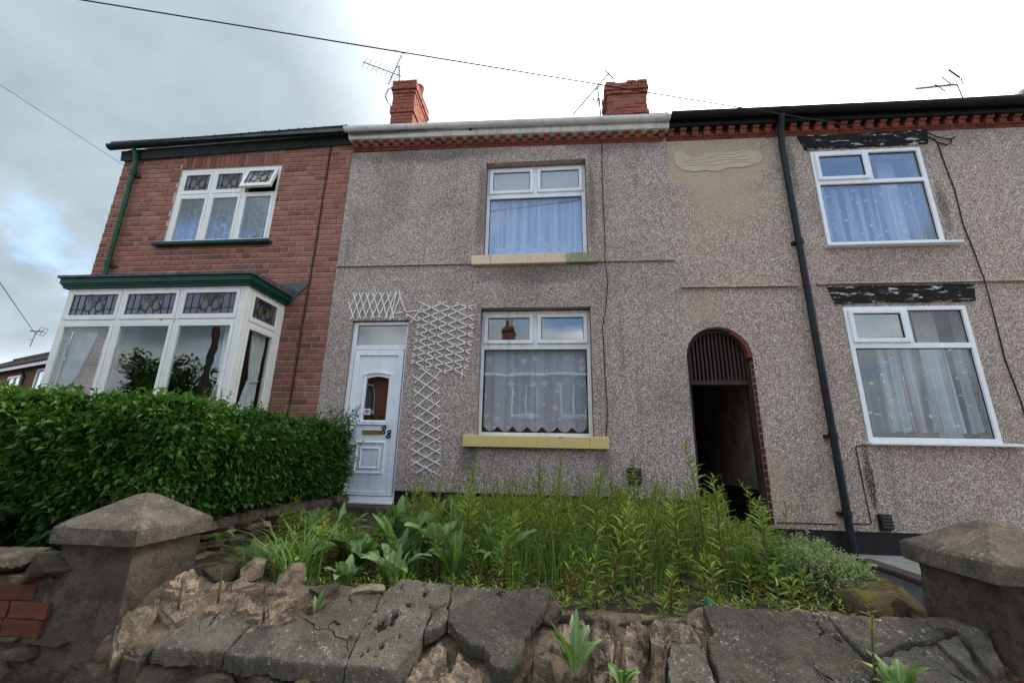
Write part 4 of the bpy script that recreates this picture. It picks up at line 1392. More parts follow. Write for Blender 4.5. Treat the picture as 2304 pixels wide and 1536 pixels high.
TR2 = [(-1.885, 3.641, -1.085, 3.235), (-1.612, 3.637, -1.088, 3.36), (-1.342, 3.613, -1.096, 3.507), (-1.868, 3.517, -1.09, 3.114), (-1.883, 3.408, -1.098, 2.993), (-1.886, 3.303, -1.11, 2.878), (-1.893, 3.197, -1.122, 2.769), (-1.898, 3.092, -1.143, 2.669), (-1.903, 2.993, -1.156, 2.575), (-1.912, 2.891, -1.417, 2.609), (-1.922, 2.794, -1.673, 2.656), (-1.874, 3.47, -1.475, 3.634), (-1.887, 3.354, -1.283, 3.593), (-1.881, 3.247, -1.102, 3.577), (-1.889, 3.147, -1.087, 3.429), (-1.903, 3.044, -1.085, 3.299), (-1.908, 2.941, -1.089, 3.177), (-1.913, 2.843, -1.092, 3.053), (-1.931, 2.748, -1.101, 2.94), (-1.806, 2.673, -1.116, 2.821), (-1.539, 2.626, -1.133, 2.717), (-1.208, 2.678, -1.219, 2.541)]
TR3 = [(-1.766, 2.676, -1.52, 2.52), (-1.872, 2.573, -1.5, 2.34), (-1.858, 2.398, -1.486, 2.168), (-1.846, 2.231, -1.472, 2.013), (-1.842, 2.064, -1.456, 1.862), (-1.837, 1.911, -1.442, 1.721), (-1.83, 1.766, -1.432, 1.579), (-1.824, 1.63, -1.426, 1.441), (-1.817, 1.497, -1.418, 1.313), (-1.652, 2.681, -1.857, 2.482), (-1.53, 2.605, -1.843, 2.311), (-1.509, 2.425, -1.837, 2.145), (-1.491, 2.249, -1.833, 1.982), (-1.475, 2.085, -1.828, 1.835), (-1.458, 1.931, -1.822, 1.694), (-1.444, 1.79, -1.816, 1.56), (-1.435, 1.648, -1.81, 1.429), (-1.431, 1.513, -1.745, 1.337)]


def trellis(label, segs, loc):
    e = empty('trellis', loc, label, 'trellis', 'white expanding trellis panels on the wall')
    for (x0, z0, x1, z1) in segs:
        fwd = x1 > x0
        L = math.hypot(x1 - x0, z1 - z0); ux, uz = (x1 - x0) / L, (z1 - z0) / L
        px, pz = -uz * 0.0075, ux * 0.0075
        y0 = 5.378 if fwd else 5.386
        b = MB()
        pl = [(x0 + px, z0 + pz), (x0 - px, z0 - pz), (x1 - px, z1 - pz), (x1 + px, z1 + pz)]
        b.prism(pl, y0, y0 + 0.0065)
        b.build('slat', MAT['white_slat'], e)
    return e


trellis('narrow-meshed white trellis strip fixed above the white front door', TR1, (-2.5, 5.385, 3.38))
trellis('wide white diamond trellis between the door and the ground floor window', TR2, (-1.5, 5.385, 2.58))
trellis('slim white trellis ladder hanging down beside the white front door', TR3, (-1.66, 5.385, 1.31))
# ================================================================== pebbledash house (right) with the arched passage
RH = empty('pebbledash_house', (4.6, 5.4, 0.6), 'buff pebbledash terraced house with arched passage, black downpipe and black lintels', 'house')
RX0, RX1 = 1.683, 7.6
RY = 5.403
RU = (3.622, 5.05, 4.335, 5.80)
RL = (3.655, 5.075, 1.812, 3.482)
AX0, AX1, AZ = 1.695, 2.50, 2.832
AC, AR = (AX0 + AX1) / 2, (AX1 - AX0) / 2
w_ = MB()
w_.slab(AX1, RX1, 0.838, 6.12, [RU, RL], RY, 5.64)
w_.slab(RX0, AX0, 0.838, 6.12, [], RY, 5.64)
# over the arch
N = 24
pts = [(AC - AR * math.cos(math.pi * k / N), AZ + AR * math.sin(math.pi * k / N)) for k in range(N + 1)]
for k in range(N):
    (xa, za), (xb, zb) = pts[k], pts[k + 1]
    for (y_, fl) in ((RY, 1), (5.64, -1)):
        q = [(xa, y_, za), (xb, y_, zb), (xb, y_, 6.12), (xa, y_, 6.12)]
        w_.face(q if fl > 0 else q[::-1], 0, True)
    w_.face([(xa, RY, za), (xa, 5.64, za), (xb, 5.64, zb), (xb, RY, zb)], 0, True)
w_.build('wall', MAT['dash_b'], RH)
w_ = MB(); w_.slab(AX1 + 0.001, RX1, 0.35, 0.834, [], 5.43, 5.64); w_.build('plinth', MAT['black'], RH)
w_ = MB(); w_.box(RX0, RX1, 5.412, 5.64, 6.123, 6.56); w_.build('frieze_wall', MAT['mortar_dark'], RH)
rooms(RH, 2.62, 7.4, [(0.9, 3.72), (3.9, 6.05)])
roof(RH, RX0, RX1, 5.2, 6.40, 34, 8.4, MAT['slate'])
frieze(RH, RX0, 7.2, 6.102, 6.03)
f = MB()
for (xa, dz) in ((RX0, 0.0), (RX1, -0.09)):
    for (yy_, z) in ((5.27, 6.252), (5.27, 6.42), (5.40, 6.42), (5.40, 6.27)): f.vert((xa, yy_, z + dz))
for i in range(4):
    j = (i + 1) % 4
    f.f.append([i, j, j + 4, i + 4])
f.f += [[3, 2, 1, 0], [4, 5, 6, 7]]; f.m = [0] * 6
f.build('fascia', MAT['gutter_black'], RH)
gutter(RH, RX0 + 0.03, RX1, 5.19, 6.385, 6.285, 0.068, MAT['gutter_black'], brackets=(2.2, 3.22, 4.1, 5.0, 5.9), unions=(3.22,))
for k in range(8):
    b = MB(); xx = 1.9 + k * 0.62 + rr.uniform(-.2, .2)
    b.tube([(xx - .04, 5.16, 6.375 - .017 * (xx - 1.7)), (xx, 5.16, 6.392 - .017 * (xx - 1.7)), (xx + .04, 5.16, 6.375 - .017 * (xx - 1.7))], [.004, .014, .004], 6)
    b.build('moss_tuft', MAT['gutter_black'], RH, smooth=True)
for (a, b_, za, zb) in ((1.70, 3.17, 3.79, 3.782), (3.40, 7.5, 3.80, 3.80)):
    s = MB()
    for (xa, za_) in ((a, za), (b_, zb)):
        for (yy_, dz) in ((5.401, -0.016), (5.362, -0.016), (5.366, 0.004), (5.401, 0.024)): s.vert((xa, yy_, za_ + dz))
    for i in range(4):
        j = (i + 1) % 4
        s.f.append([i, j, j + 4, i + 4])
    s.f += [[3, 2, 1, 0], [4, 5, 6, 7]]; s.m = [0] * 6
    s.build('string_course', MAT['dash_b'], RH)
# windows
RUW = upvc(RH, 3.625, 5.047, 4.338, 5.797, 5.39, [(3.675, 4.318, 5.335, 5.745, 1), (4.375, 4.995, 5.32, 5.745, 0), (3.675, 4.995, 4.385, 5.262, 0)], MAT['upvc'], (MAT['glass_dbl'], MAT['glass_dbl']))
RLW = upvc(RH, 3.658, 5.072, 1.815, 3.479, 5.39, [(3.712, 4.342, 3.02, 3.425, 1), (4.40, 5.02, 3.005, 3.425, 0), (3.712, 5.02, 1.868, 2.938, 0)], MAT['upvc'], (MAT['glass_dbl'], MAT['glass_low']))
s = MB(); s.slab(3.595, 5.20, 4.305, 4.336, [], 5.32, 5.41); s.build('sill', MAT['upvc'], RUW, bevel=0.005)
s = MB(); s.slab(3.63, 5.215, 1.782, 1.813, [], 5.32, 5.41); s.build('sill', MAT['upvc'], RLW, bevel=0.005)


def flake():
    m, t, b = newmat('flaking_black_paint')
    p = t.pos()
    f = t.noise(t.scaled(p, 3.0, 3.0, 14.0), 1.3, 9.0, 0.72)
    k = t.smooth(f, 0.555, 0.60)
    col = t.mix(k, t.mix(t.noise(p, 9, 4), (0.012, 0.011, 0.011), (0.026, 0.025, 0.025)), (0.62, 0.60, 0.57))
    t.link(col, b.inputs['Base Color'])
    b.inputs['Roughness'].default_value = 0.85
    b.inputs['Specular IOR Level'].default_value = 0.1
    t.link(t.bump(t.math('ADD', k, t.noise(p, 40, 5)), 0.5, 0.006), b.inputs['Normal'])
    return m


MAT['flake'] = flake()


def lintel(x0, x1, z0, z1, seed, flank):
    r0 = random.Random(seed)
    n_ = 18
    top = [(x0 + (x1 - x0) * k / n_, z1 + r0.uniform(-.008, .006)) for k in range(n_ + 1)]
    bot = [(x0 + flank + (x1 - x0 - 1.6 * flank) * k / n_, z0 + r0.uniform(-.012, .008)) for k in range(n_ + 1)]
    b = MB()
    b.prism(bot + top[::-1], 5.381, 5.42)
    b.build('lintel', MAT['flake'], RH)


lintel(3.50, 5.20, 5.845, 6.065, 1, 0.07)
lintel(3.525, 5.225, 3.535, 3.755, 2, 0.05)
net(3.68, 5.02, 4.36, 5.30, 5.58, MAT['lace_leaf'], 'leaf-sprig net curtain in the upper window under the black lintel', 13, 0.035, 0.0, 21)
net(3.69, 5.05, 1.93, 3.02, 5.58, MAT['lace_leaf'], 'leaf-sprig net curtain in the ground floor window of the buff house', 13, 0.035, 0.03, 22, nsc=9)


def drape(x0, x1, z0, z1, y, mat, label, folds, amp):
    o = net(x0, x1, z0, z1, y, mat, label, folds, amp, seed=int(x0 * 10), name='drape_curtain')
    return o


drape(3.63, 3.78, 1.85, 3.5, 5.72, MAT['cloth'], 'white side drape at left of the buff house ground floor window', 4, 0.02)
drape(4.72, 4.98, 1.85, 3.5, 5.74, MAT['cloth'], 'white gathered drape at right of the buff house ground floor window', 6, 0.02)
drape(4.46, 4.60, 1.85, 3.5, 5.76, MAT['cloth_pink'], 'deep pink drape behind the buff house ground floor net', 3, 0.02)
drape(4.70, 4.93, 4.36, 5.82, 5.72, MAT['cloth'], 'pale gathered drape in the buff house upper window', 6, 0.02)
drape(3.72, 3.95, 4.36, 5.82, 5.74, MAT['cloth'], 'pale drape at left of the buff house upper window', 6, 0.02)
# scored patch of bare cement high on the wall
out = [(1.75, 5.86), (1.78, 5.70), (1.86, 5.60), (2.02, 5.56), (2.2, 5.575), (2.34, 5.545), (2.5, 5.60), (2.7, 5.60), (2.86, 5.63), (2.96, 5.68), (2.99, 5.78), (2.93, 5.86), (2.72, 5.90), (2.55, 5.88), (2.4, 5.90), (2.22, 5.875), (2.12, 5.79), (2.03, 5.775), (1.96, 5.85), (1.89, 5.93), (1.80, 5.93)]


def cement():
    m, t, b = newmat('scored_cement')
    p = t.pos()
    col = t.mix(t.noise(p, 7, 5), (0.52, 0.44, 0.32), (0.43, 0.355, 0.25))
    t.link(col, b.inputs['Base Color'])
    b.inputs['Roughness'].default_value = 0.9
    t.link(t.bump(t.noise(p, 30, 6, 0.65), 0.6, 0.012), b.inputs['Normal'])
    return m


MAT['cement'] = cement()
b = MB(); b.prism(out, 5.392, 5.404); b.build('cement_patch', MAT['cement'], RH, bevel=0.004)
MAT['groove'] = surf('grey_groove', (0.15, 0.12, 0.08), (0.11, 0.085, 0.06), 9)
for k in range(5):
    z = 5.65 + 0.052 * k
    xa, xb = 1.86 + 0.02 * k + (0.30 if k > 2 else 0), 2.88 - 0.05 * k
    b = MB(); b.tube([(xa + (xb - xa) * i / 12, 5.3915, z + 0.014 * math.sin(i * 0.9 + k * 1.3) + 0.03 * i / 12) for i in range(13)], 0.0022, 5)
    b.build('score_line', MAT['groove'], RH)
vent(RH, 3.592, 3.712, 0.850, 1.022)
# black downpipe
b = MB(); b.tube([(3.225, 5.20, 6.30), (3.225, 5.25, 6.18), (3.235, 5.315, 6.06), (3.24, 5.34, 5.9), (3.25, 5.34, 0.60)], 0.041, 12)
RDP = b.build('downpipe', MAT['black'], RH, smooth='auto')
for zz in (4.38, 1.87, 1.02):
    q = MB(); q.tube([(3.247, 5.34, zz + .035), (3.247, 5.34, zz - .035)], 0.050, 12); q.box(3.17, 3.24, 5.352, 5.401, zz - 0.02, zz + 0.02)
    q.build('collar', MAT['black'], RDP, smooth='auto')
# cables on the wall
cb = MB(); cb.tube([(5.20, 5.39, 5.95), (5.285, 5.392, 5.86), (5.30, 5.394, 5.5), (5.33, 5.394, 5.1), (5.31, 5.394, 4.6), (5.345, 5.394, 4.2), (5.335, 5.36, 3.80), (5.36, 5.394, 3.3), (5.34, 5.394, 2.8), (5.38, 5.394, 2.3), (5.375, 5.394, 1.8), (5.30, 5.394, 1.78)], 0.0075, 6)
cb.tube([(5.285, 5.39, 5.86), (5.38, 5.385, 5.80), (5.45, 5.385, 5.84), (5.47, 5.385, 5.90), (5.52, 5.386, 5.93)], 0.009, 6)
cb.tube([(5.16, 5.36, 5.99), (5.3, 5.38, 5.93), (5.42, 5.385, 5.90), (5.47, 5.385, 5.90)], 0.008, 6)
tag(cb.build('wall_cable', MAT['cable'], smooth=True), 'black telephone cable looping down the buff pebbledash right of the windows', 'cable')
cb = MB(); cb.tube([(3.63, 5.396, 1.77), (3.52, 5.396, 1.765), (3.505, 5.396, 1.74), (3.51, 5.396, 1.3), (3.52, 5.396, 0.93), (3.50, 5.396, 0.92), (3.33, 5.396, 0.915)], 0.006, 6)
cb.tube([(3.16, 5.396, 0.905), (2.9, 5.396, 0.905), (2.52, 5.396, 0.90)], 0.006, 6)
tag(cb.build('wall_cable', MAT['cable'], smooth=True), 'thin dark cable squared round the wall between passage and downpipe', 'cable')

# ---- passage
s = MB()
s.face([(1.66, 5.642, 0.60), (1.66, 5.642, 3.4), (1.66, 11.5, 3.4), (1.66, 11.5, 0.60)])
s.face([(1.66, 11.5, 0.6), (1.66, 11.5, 3.4), (2.56, 11.5, 3.4), (2.56, 11.5, 0.6)])
s.face([(1.66, 5.642, 3.4), (2.56, 5.642, 3.4), (2.56, 11.5, 3.4), (1.66, 11.5, 3.4)])
s.build('passage_shell', MAT['room'], RH)
s = MB(); s.box(1.66, 2.56, 5.44, 11.5, 0.45, 0.605); s.build('passage_floor', MAT['concrete'], RH)
s = MB(); s.face([(2.53, 5.642, 1.22), (2.53, 11.5, 1.22), (2.53, 11.5, 3.4), (2.53, 5.642, 3.4)])
s.build('passage_wall', surf('limewash', (0.24, 0.185, 0.155), (0.15, 0.115, 0.095), 4, bump=0.5, bscale=30, speck=(0.12, 0.09, 0.075), sscale=2.5, sth=(0.55, 0.75)), RH)
s = MB(); s.face([(2.529, 5.642, 0.60), (2.529, 11.5, 0.60), (2.529, 11.5, 1.23), (2.529, 5.642, 1.22)]); s.build('passage_dado', MAT['black'], RH)
# timber frame and slatted fanlight
ip = 0.055
s = MB()
# jambs + transom + arched head as one ring pair
def arch_pts(r, z0): return [(AC - r * math.cos(math.pi * k / N), AZ + r * math.sin(math.pi * k / N)) for k in range(N + 1)]
oa, ia = arch_pts(AR - 0.006, 0), arch_pts(AR - ip, 0)
o_l = [(AX0 + 0.006, 0.60)] + oa + [(AX1 - 0.006, 0.60)]
i_l = [(AX0 + ip, 0.60)] + ia + [(AX1 - ip, 0.60)]
for (y_) in (5.50, 5.58):
    for k in range(len(o_l) - 1):
        q = [(o_l[k][0], y_, o_l[k][1]), (o_l[k + 1][0], y_, o_l[k + 1][1]), (i_l[k + 1][0], y_, i_l[k + 1][1]), (i_l[k][0], y_, i_l[k][1])]
        s.face(q, 0, True)
for l_ in (o_l, i_l):
    for k in range(len(l_) - 1):
        s.face([(l_[k][0], 5.50, l_[k][1]), (l_[k + 1][0], 5.50, l_[k + 1][1]), (l_[k + 1][0], 5.58, l_[k + 1][1]), (l_[k][0], 5.58, l_[k][1])], 0, True)
PF = s.build('passage_frame', MAT['wood_brown'], RH)
s = MB(); s.box(AX0 + ip - 0.002, AX1 - ip + 0.002, 5.49, 5.585, 2.49, 2.545); s.build('transom', MAT['wood_brown'], PF, bevel=0.006)
ns = 14
for k in range(ns):
    x = AX0 + ip + (AX1 - AX0 - 2 * ip) * (k + 0.5) / ns
    dz = math.sqrt(max(0.0, (AR - ip) ** 2 - (x - AC) ** 2))
    b = MB(); b.box(x - 0.014, x + 0.014, 5.515, 5.545, 2.54, AZ + dz + 0.012)
    b.build('slat', MAT['wood_brown'], PF, bevel=0.003)
# red brick reveal down the right side of the opening
REV = bevel_box_mesh('reveal_brick', MAT['reveal'])
z = 0.86
while z < AZ:
    inst('reveal_brick', REV, (AX1 - 0.003, 5.448, z + 0.0425), (0.084, 0.05, 0.078), (0, rr.uniform(-.02, .02), -math.pi / 2), RH)
    z += 0.0865
for k in range(1, 8):
    an = R_(k * 9 - 5)
    rad = AR - 0.002
    o = inst('reveal_brick', REV, (AC + rad * math.cos(an), 5.452, AZ + rad * math.sin(an)), (0.094, 0.05, 0.060), (0, 0, 0), None)
    o.rotation_mode = 'QUATERNION'
    inn = Vector((math.cos(an), 0, math.sin(an))); along = Vector((0, 1, 0)); up_ = along.cross(inn)
    o.rotation_quaternion = Matrix((along, inn, -up_)).transposed().to_quaternion()
    par(o, RH)


# ================================================================== aerials
def aerial(label, root, parts):
    e = empty('television_aerial', root, label, 'aerial', 'television aerials on the roofs')
    for (nm, segs, mat) in parts:
        b = MB()
        for (p, q, r) in segs: b.tube([p, q], r, 6)
        b.build(nm, mat, e, smooth='auto')
    return e


def yagi(a, b_, n_, half, up_, taper=0.0, r=0.005):
    a, b_ = Vector(a), Vector(b_)
    up_ = Vector(up_)
    out_ = []
    for i in range(n_):
        p = a + (b_ - a) * (i + 0.3) / n_
        h = half * (1 - taper * i / n_)
        out_.append((tuple(p - up_ * h), tuple(p + up_ * h), r))
    return out_


def grid(c, u, v, nu, nv, r=0.006):
    c, u, v = Vector(c), Vector(u), Vector(v)
    out_ = []
    for i in range(nu + 1):
        t_ = -1 + 2 * i / nu
        out_.append((tuple(c + u * t_ - v), tuple(c + u * t_ + v), r))
    for j in range(nv + 1):
        t_ = -1 + 2 * j / nv
        out_.append((tuple(c - u + v * t_), tuple(c + u + v * t_), r))
    return out_


def pr(rx, rz, Y): return (rx * Y, Y, 1.6 + rz * Y)


Y = 7.75
m0, m1 = pr(-.4665, 1.07, Y), pr(-.4758, 1.165, Y)
a1, b1 = pr(-.5966, 1.1904, Y), pr(-.4651, 1.1228, Y)
a2, b2 = pr(-.5038, 1.0952, Y - .1), pr(-.4713, 1.2074, Y + .1)
aerial('pair of crossed television aerials on the left chimney', m0, [
    ('mast', [(m0, m1, .016)], MAT['metal']), ('boom', [(a1, b1, .011)], MAT['metal']), ('element', yagi(a1, b1, 8, .16, (.35, 0, .93)), MAT['metal']),
    ('boom', [(a2, b2, .011), (m1, pr(-.487, 1.155, Y), .01)], MAT['metal']), ('element', yagi(a2, b2, 15, .10, (.92, .1, -.35)), MAT['metal']),
    ('reflector', grid(pr(-.4705, 1.2145, Y + .1), (.15, .02, -.07), (.01, .1, .085), 3, 5), MAT['metal'])])
cb = MB()
for k in range(2):
    cb.tube([pr(-.487, 1.085, 7.6), pr(-.502 - .003 * k, 1.075, 7.6), pr(-.508 - .003 * k, 1.05, 7.6), pr(-.498, 1.025, 7.55), pr(-.486, 1.012, 7.5)], 0.008, 6)
tag(cb.build('aerial_lead', MAT['cable'], smooth=True), 'grey looped aerial lead hanging beside the left chimney', 'cable')
Y = 7.55
m0, m1 = pr(.1395, .90, Y), pr(.1326, 1.0299, Y)
a1, b1 = pr(.0607, .9428, Y), pr(.169, 1.0833, Y)
aerial('single slanting television aerial beside the right chimney', m0, [
    ('mast', [(m0, m1, .016), (m1, pr(.1255, 1.02, Y), .01), (m1, pr(.148, 1.045, Y), .01)], MAT['metal']), ('boom', [(a1, b1, .014)], MAT['metal']),
    ('element', yagi(a1, b1, 20, .08, (.75, 0, -.5), 0.2, .007), MAT['metal']),
    ('reflector', grid(pr(.1665, 1.076, Y), (.085, .02, -.085), (.01, .06, .05), 1, 2, .008), MAT['metal']),
    ('bracket', grid(pr(.131, .985, Y), (.10, .02, -.015), (.005, 0, .05), 2, 2, .011), MAT['black'])])
Y = 8.2
m0, m1 = pr(1.0749, .86, Y), pr(1.0667, .9628, Y)
a1, b1 = pr(.9647, .9594, Y), pr(1.0674, .9657, Y)
aerial('bulky television aerial with purple-tipped reflector behind the black gutter', m0, [
    ('mast', [(m0, m1, .014), (pr(1.043, .93, Y), pr(1.042, .88, Y), .006)], MAT['metal']), ('boom', [(a1, b1, .016)], MAT['metal']),
    ('element', yagi(a1, b1, 16, .075, (.45, .3, .8), 0, .008) + yagi(a1, b1, 16, .075, (.5, -.3, -.75), 0, .008), MAT['metal']),
    ('reflector', [(pr(1.0572, 1.0152, Y), pr(1.0787, .9867, Y), .02), (pr(1.035, .9933, Y), pr(1.0527, .9669, Y), .013), (pr(1.0146, .97, Y), pr(1.0338, .9451, Y), .014), (pr(1.081, .985, Y), pr(1.08, .966, Y), .014)], MAT['purple']),
    ('rod', [(tuple(Vector(pr(1.035, .9933, Y)).lerp(Vector(pr(1.0527, .9669, Y)), k / 6)), tuple(Vector(pr(1.0572, 1.0152, Y)).lerp(Vector(pr(1.0787, .9867, Y)), k / 6)), .007) for k in range(7)], MAT['metal'])])
# overhead wires
def wire(label, p, q, r, sag):
    p, q = Vector(p), Vector(q)
    b = MB(); b.tube([tuple(p.lerp(q, k / 24) - Vector((0, 0, sag * 4 * (k / 24) * (1 - k / 24)))) for k in range(25)], r, 6)
    return tag(b.build('overhead_wire', MAT['cable'], smooth=True), label, 'wire')


wire('overhead telephone wire crossing the sky to the buff house wall', (-20.0, -0.38, 6.99), (5.27, 5.39, 5.9), 0.008, 0.0)
wire('overhead wire running down behind the left edge of the brick house', (-10.9, 3.0, 8.3 + 0.1), (-12.7, 12.0, 9.3 + 0.4), 0.006, 0.0)
wire('overhead wire dropping to the distant brown-roofed house', (-10.0, 5.0, 5.55), (-27.8, 19.0, 7.36), 0.012, 0.0)
# ================================================================== rocks, walls, pillars
def rock_mesh(seed, mat, n_=9, boxy=0.7, amp=0.17, planes=9):
    """irregular quarried lump in a unit cube"""
    r0 = random.Random(seed)
    b = MB()
    cuts = []
    for _ in range(planes):
        v = Vector((r0.gauss(0, 1), r0.gauss(0, 1), r0.gauss(0, 1))).normalized()
        cuts.append((v, r0.uniform(0.33, 0.46)))
    def fn(p):
        p = Vector(p)
        s_ = p.normalized() * 0.62
        q = p.lerp(s_, 1 - boxy)
        o_ = Vector((seed * 7.3, seed * 1.7, 0))
        q = q * (1 + amp * noise.noise(q * 2.2 + o_) + amp * 0.5 * noise.noise(q * 5.5 + o_))
        for v, d_ in cuts:
            e = q.dot(v) - d_
            if e > 0: q -= v * e * 0.95
        q += Vector((noise.noise(q * 11 + o_), noise.noise(q * 11 + o_ + Vector((5, 0, 0))), noise.noise(q * 11 + o_ + Vector((0, 9, 0))))) * amp * 0.16
        return tuple(q)
    for ax in range(3):
        for sg in (-0.5, 0.5):
            for i in range(n_):
                for j in range(n_):
                    qd = []
                    for (a, c) in ((0, 0), (1, 0), (1, 1), (0, 1)):
                        u, v = -0.5 + (i + a) / n_, -0.5 + (j + c) / n_
                        p = [0, 0, 0]; p[ax] = sg; p[(ax + 1) % 3] = u; p[(ax + 2) % 3] = v
                        qd.append(tuple(p))
                    if sg < 0: qd = qd[::-1]
                    b.f.append([b.vert(p, True) for p in qd]); b.m.append(0)
    b.v = [fn(p) for p in b.v]
    me = b.mesh('stone', mat, smooth=True)
    me.set_sharp_from_angle(angle=R_(24))
    return me


ROCK = {k: [rock_mesh(i * 3 + j, MAT[k]) for i in range(6)] for j, k in enumerate(('stone_tan', 'stone_dark', 'stone_pale', 'stone_red'))}
MOSSY = [rock_mesh(60 + i, MAT['mossy'], 12, 0.55, 0.2, 4) for i in range(4)]
PLATE = {k: [rock_mesh(90 + i + j * 9, MAT[k], 8, 0.93, 0.10, 4) for i in range(3)] for j, k in enumerate(('stone_tan', 'stone_dark', 'stone_pale'))}
sr = random.Random(11)


def stone(parent, kind, loc, size, rot=(0, 0, 0), name='stone', pool=None):
    me = sr.choice(pool or ROCK[kind])
    return inst(name, me, loc, size, rot, parent)


def courses(parent, p0, p1, z0, z1, thick, hrange, lrange, kinds, outward, jit=0.015, gap=0.010):
    """rubble laid in rough courses along p0-p1, faces on the `outward` side"""
    p0, p1 = Vector(p0), Vector(p1)
    L = (p1 - p0).length
    u = (p1 - p0) / L
    ang = math.atan2(u.y, u.x)
    z = z0
    while z < z1 - 0.02:
        h = min(sr.uniform(*hrange), z1 - z + 0.01)
        s_ = sr.uniform(-0.1, 0.0)
        while s_ < L:
            l = sr.uniform(*lrange)
            c = p0 + u * (s_ + l / 2)
            out_ = sr.uniform(-jit, jit)
            stone(parent, sr.choice(kinds), (c.x + outward[0] * out_, c.y + outward[1] * out_, z + h / 2 + sr.uniform(-.006, .006)),
                  ((l - gap) * 1.1, thick, (h - gap) * 1.12), (sr.uniform(-.05, .05), sr.uniform(-.06, .06), ang + sr.uniform(-.05, .05)))
            s_ += l
        z += h


def slope(y): return 0.70 + (y - 2.05) * 0.608


FW = empty('front_wall', (0, 2.2, 0), 'broken sooty stone garden wall with cracked coping between the two pillars', 'wall')
# rubble and mortar core under the coping, nearly flush with the bedded stones
b = MB()
nx = 230
prev = None
prof = [(2.13, 0.0), (2.12, 0.30), (2.10, 0.56), (2.09, 0.62), (2.085, 0.66)] + [(2.085 + 0.335 * k / 16, slope(2.085 + 0.335 * k / 16) - 0.038) for k in range(1, 17)] + [(2.445, 0.86), (2.45, 0.78), (2.45, 0.0)]
for i in range(nx + 1):
    x = -2.17 + (1.90 + 2.17) * i / nx
    ring = []
    for (y_, z_) in prof:
        q = Vector((x, y_, z_))
        d1 = noise.noise(q * 9) * 0.014 + noise.noise(q * 26) * 0.007
        d2 = noise.noise(q * 9 + Vector((40, 0, 0))) * 0.022 + noise.noise(q * 24 + Vector((40, 0, 0))) * 0.010
        gap_ = 0.05 * min(1.0, max(0.0, min((x + 0.72) / 0.06, (0.70 - x) / 0.06)))
        ring.append(b.vert((x, y_ + (d1 if 0 < z_ else 0), z_ + (d2 - gap_ if z_ > 0.1 else 0))))
    if prev:
        for k in range(len(ring) - 1):
            b.f.append([prev[k], ring[k], ring[k + 1], prev[k + 1]]); b.m.append(0)
    prev = ring
b.build('rubble_core', MAT['core_wall'], FW, smooth=True)
courses(FW, (-2.15, 2.09, 0), (1.86, 2.09, 0), 0.02, 0.615, 0.14, (0.085, 0.15), (0.13, 0.30), ['stone_dark', 'stone_dark', 'stone_tan'], (0, -1))

SL = {
'A1': [(-1.84, 2.053), (-1.861, 2.084), (-1.84, 2.123), (-1.78, 2.176), (-1.678, 2.217), (-1.637, 2.223), (-1.527, 2.194), (-1.474, 2.179), (-1.5, 2.055), (-1.639, 2.062)],
'A2': [(-1.463, 2.18), (-1.367, 2.183), (-1.307, 2.176), (-1.256, 2.203), (-1.179, 2.244), (-1.141, 2.298), (-1.091, 2.339), (-0.89, 2.352), (-0.907, 2.245), (-0.92, 2.138), (-0.912, 2.039), (-1.194, 2.046), (-1.487, 2.056)],
'B': [(-0.883, 2.352), (-0.87, 2.383), (-0.825, 2.437), (-0.549, 2.427), (-0.537, 2.335), (-0.612, 2.29), (-0.615, 2.185), (-0.626, 2.141), (-0.663, 2.073), (-0.69, 2.039), (-0.905, 2.038), (-0.914, 2.138), (-0.9, 2.245)],
'C': [(-0.541, 2.331), (-0.519, 2.279), (-0.523, 2.24), (-0.597, 2.195), (-0.609, 2.193), (-0.602, 2.287)],
'D1': [(-0.54, 2.427), (-0.308, 2.415), (-0.52, 2.297)],
'D2': [(-0.296, 2.416), (-0.019, 2.417), (-0.05, 2.332), (-0.14, 2.19), (-0.148, 2.099), (-0.241, 2.058), (-0.27, 2.075), (-0.319, 2.149), (-0.398, 2.157), (-0.459, 2.201), (-0.508, 2.239), (-0.516, 2.285)],
'H': [(0.483, 2.167), (0.529, 2.23), (0.654, 2.225), (0.652, 2.0), (0.62, 1.95), (0.45, 1.96)],
'I': [(0.716, 2.386), (1.272, 2.376), (1.277, 2.298), (1.297, 2.221), (1.287, 2.154), (1.259, 2.055), (1.24, 1.95), (0.66, 1.95), (0.675, 2.235), (0.723, 2.27)],
'J': [(1.28, 2.376), (1.7, 2.391), (1.77, 2.346), (1.731, 2.32), (1.665, 2.297), (1.487, 2.266), (1.356, 2.21), (1.314, 2.229), (1.29, 2.302)],
'K': [(1.481, 2.259), (1.649, 2.285), (1.648, 2.227), (1.676, 2.153), (1.643, 2.06), (1.6, 1.96), (1.255, 1.95), (1.27, 2.06), (1.298, 2.154), (1.353, 2.201)],
'L': [(1.668, 2.286), (1.773, 2.298), (1.717, 2.159), (1.695, 2.16), (1.682, 2.226)],
'M': [(1.789, 2.356), (1.888, 2.296), (1.819, 2.175), (1.764, 2.167), (1.787, 2.302)],
}


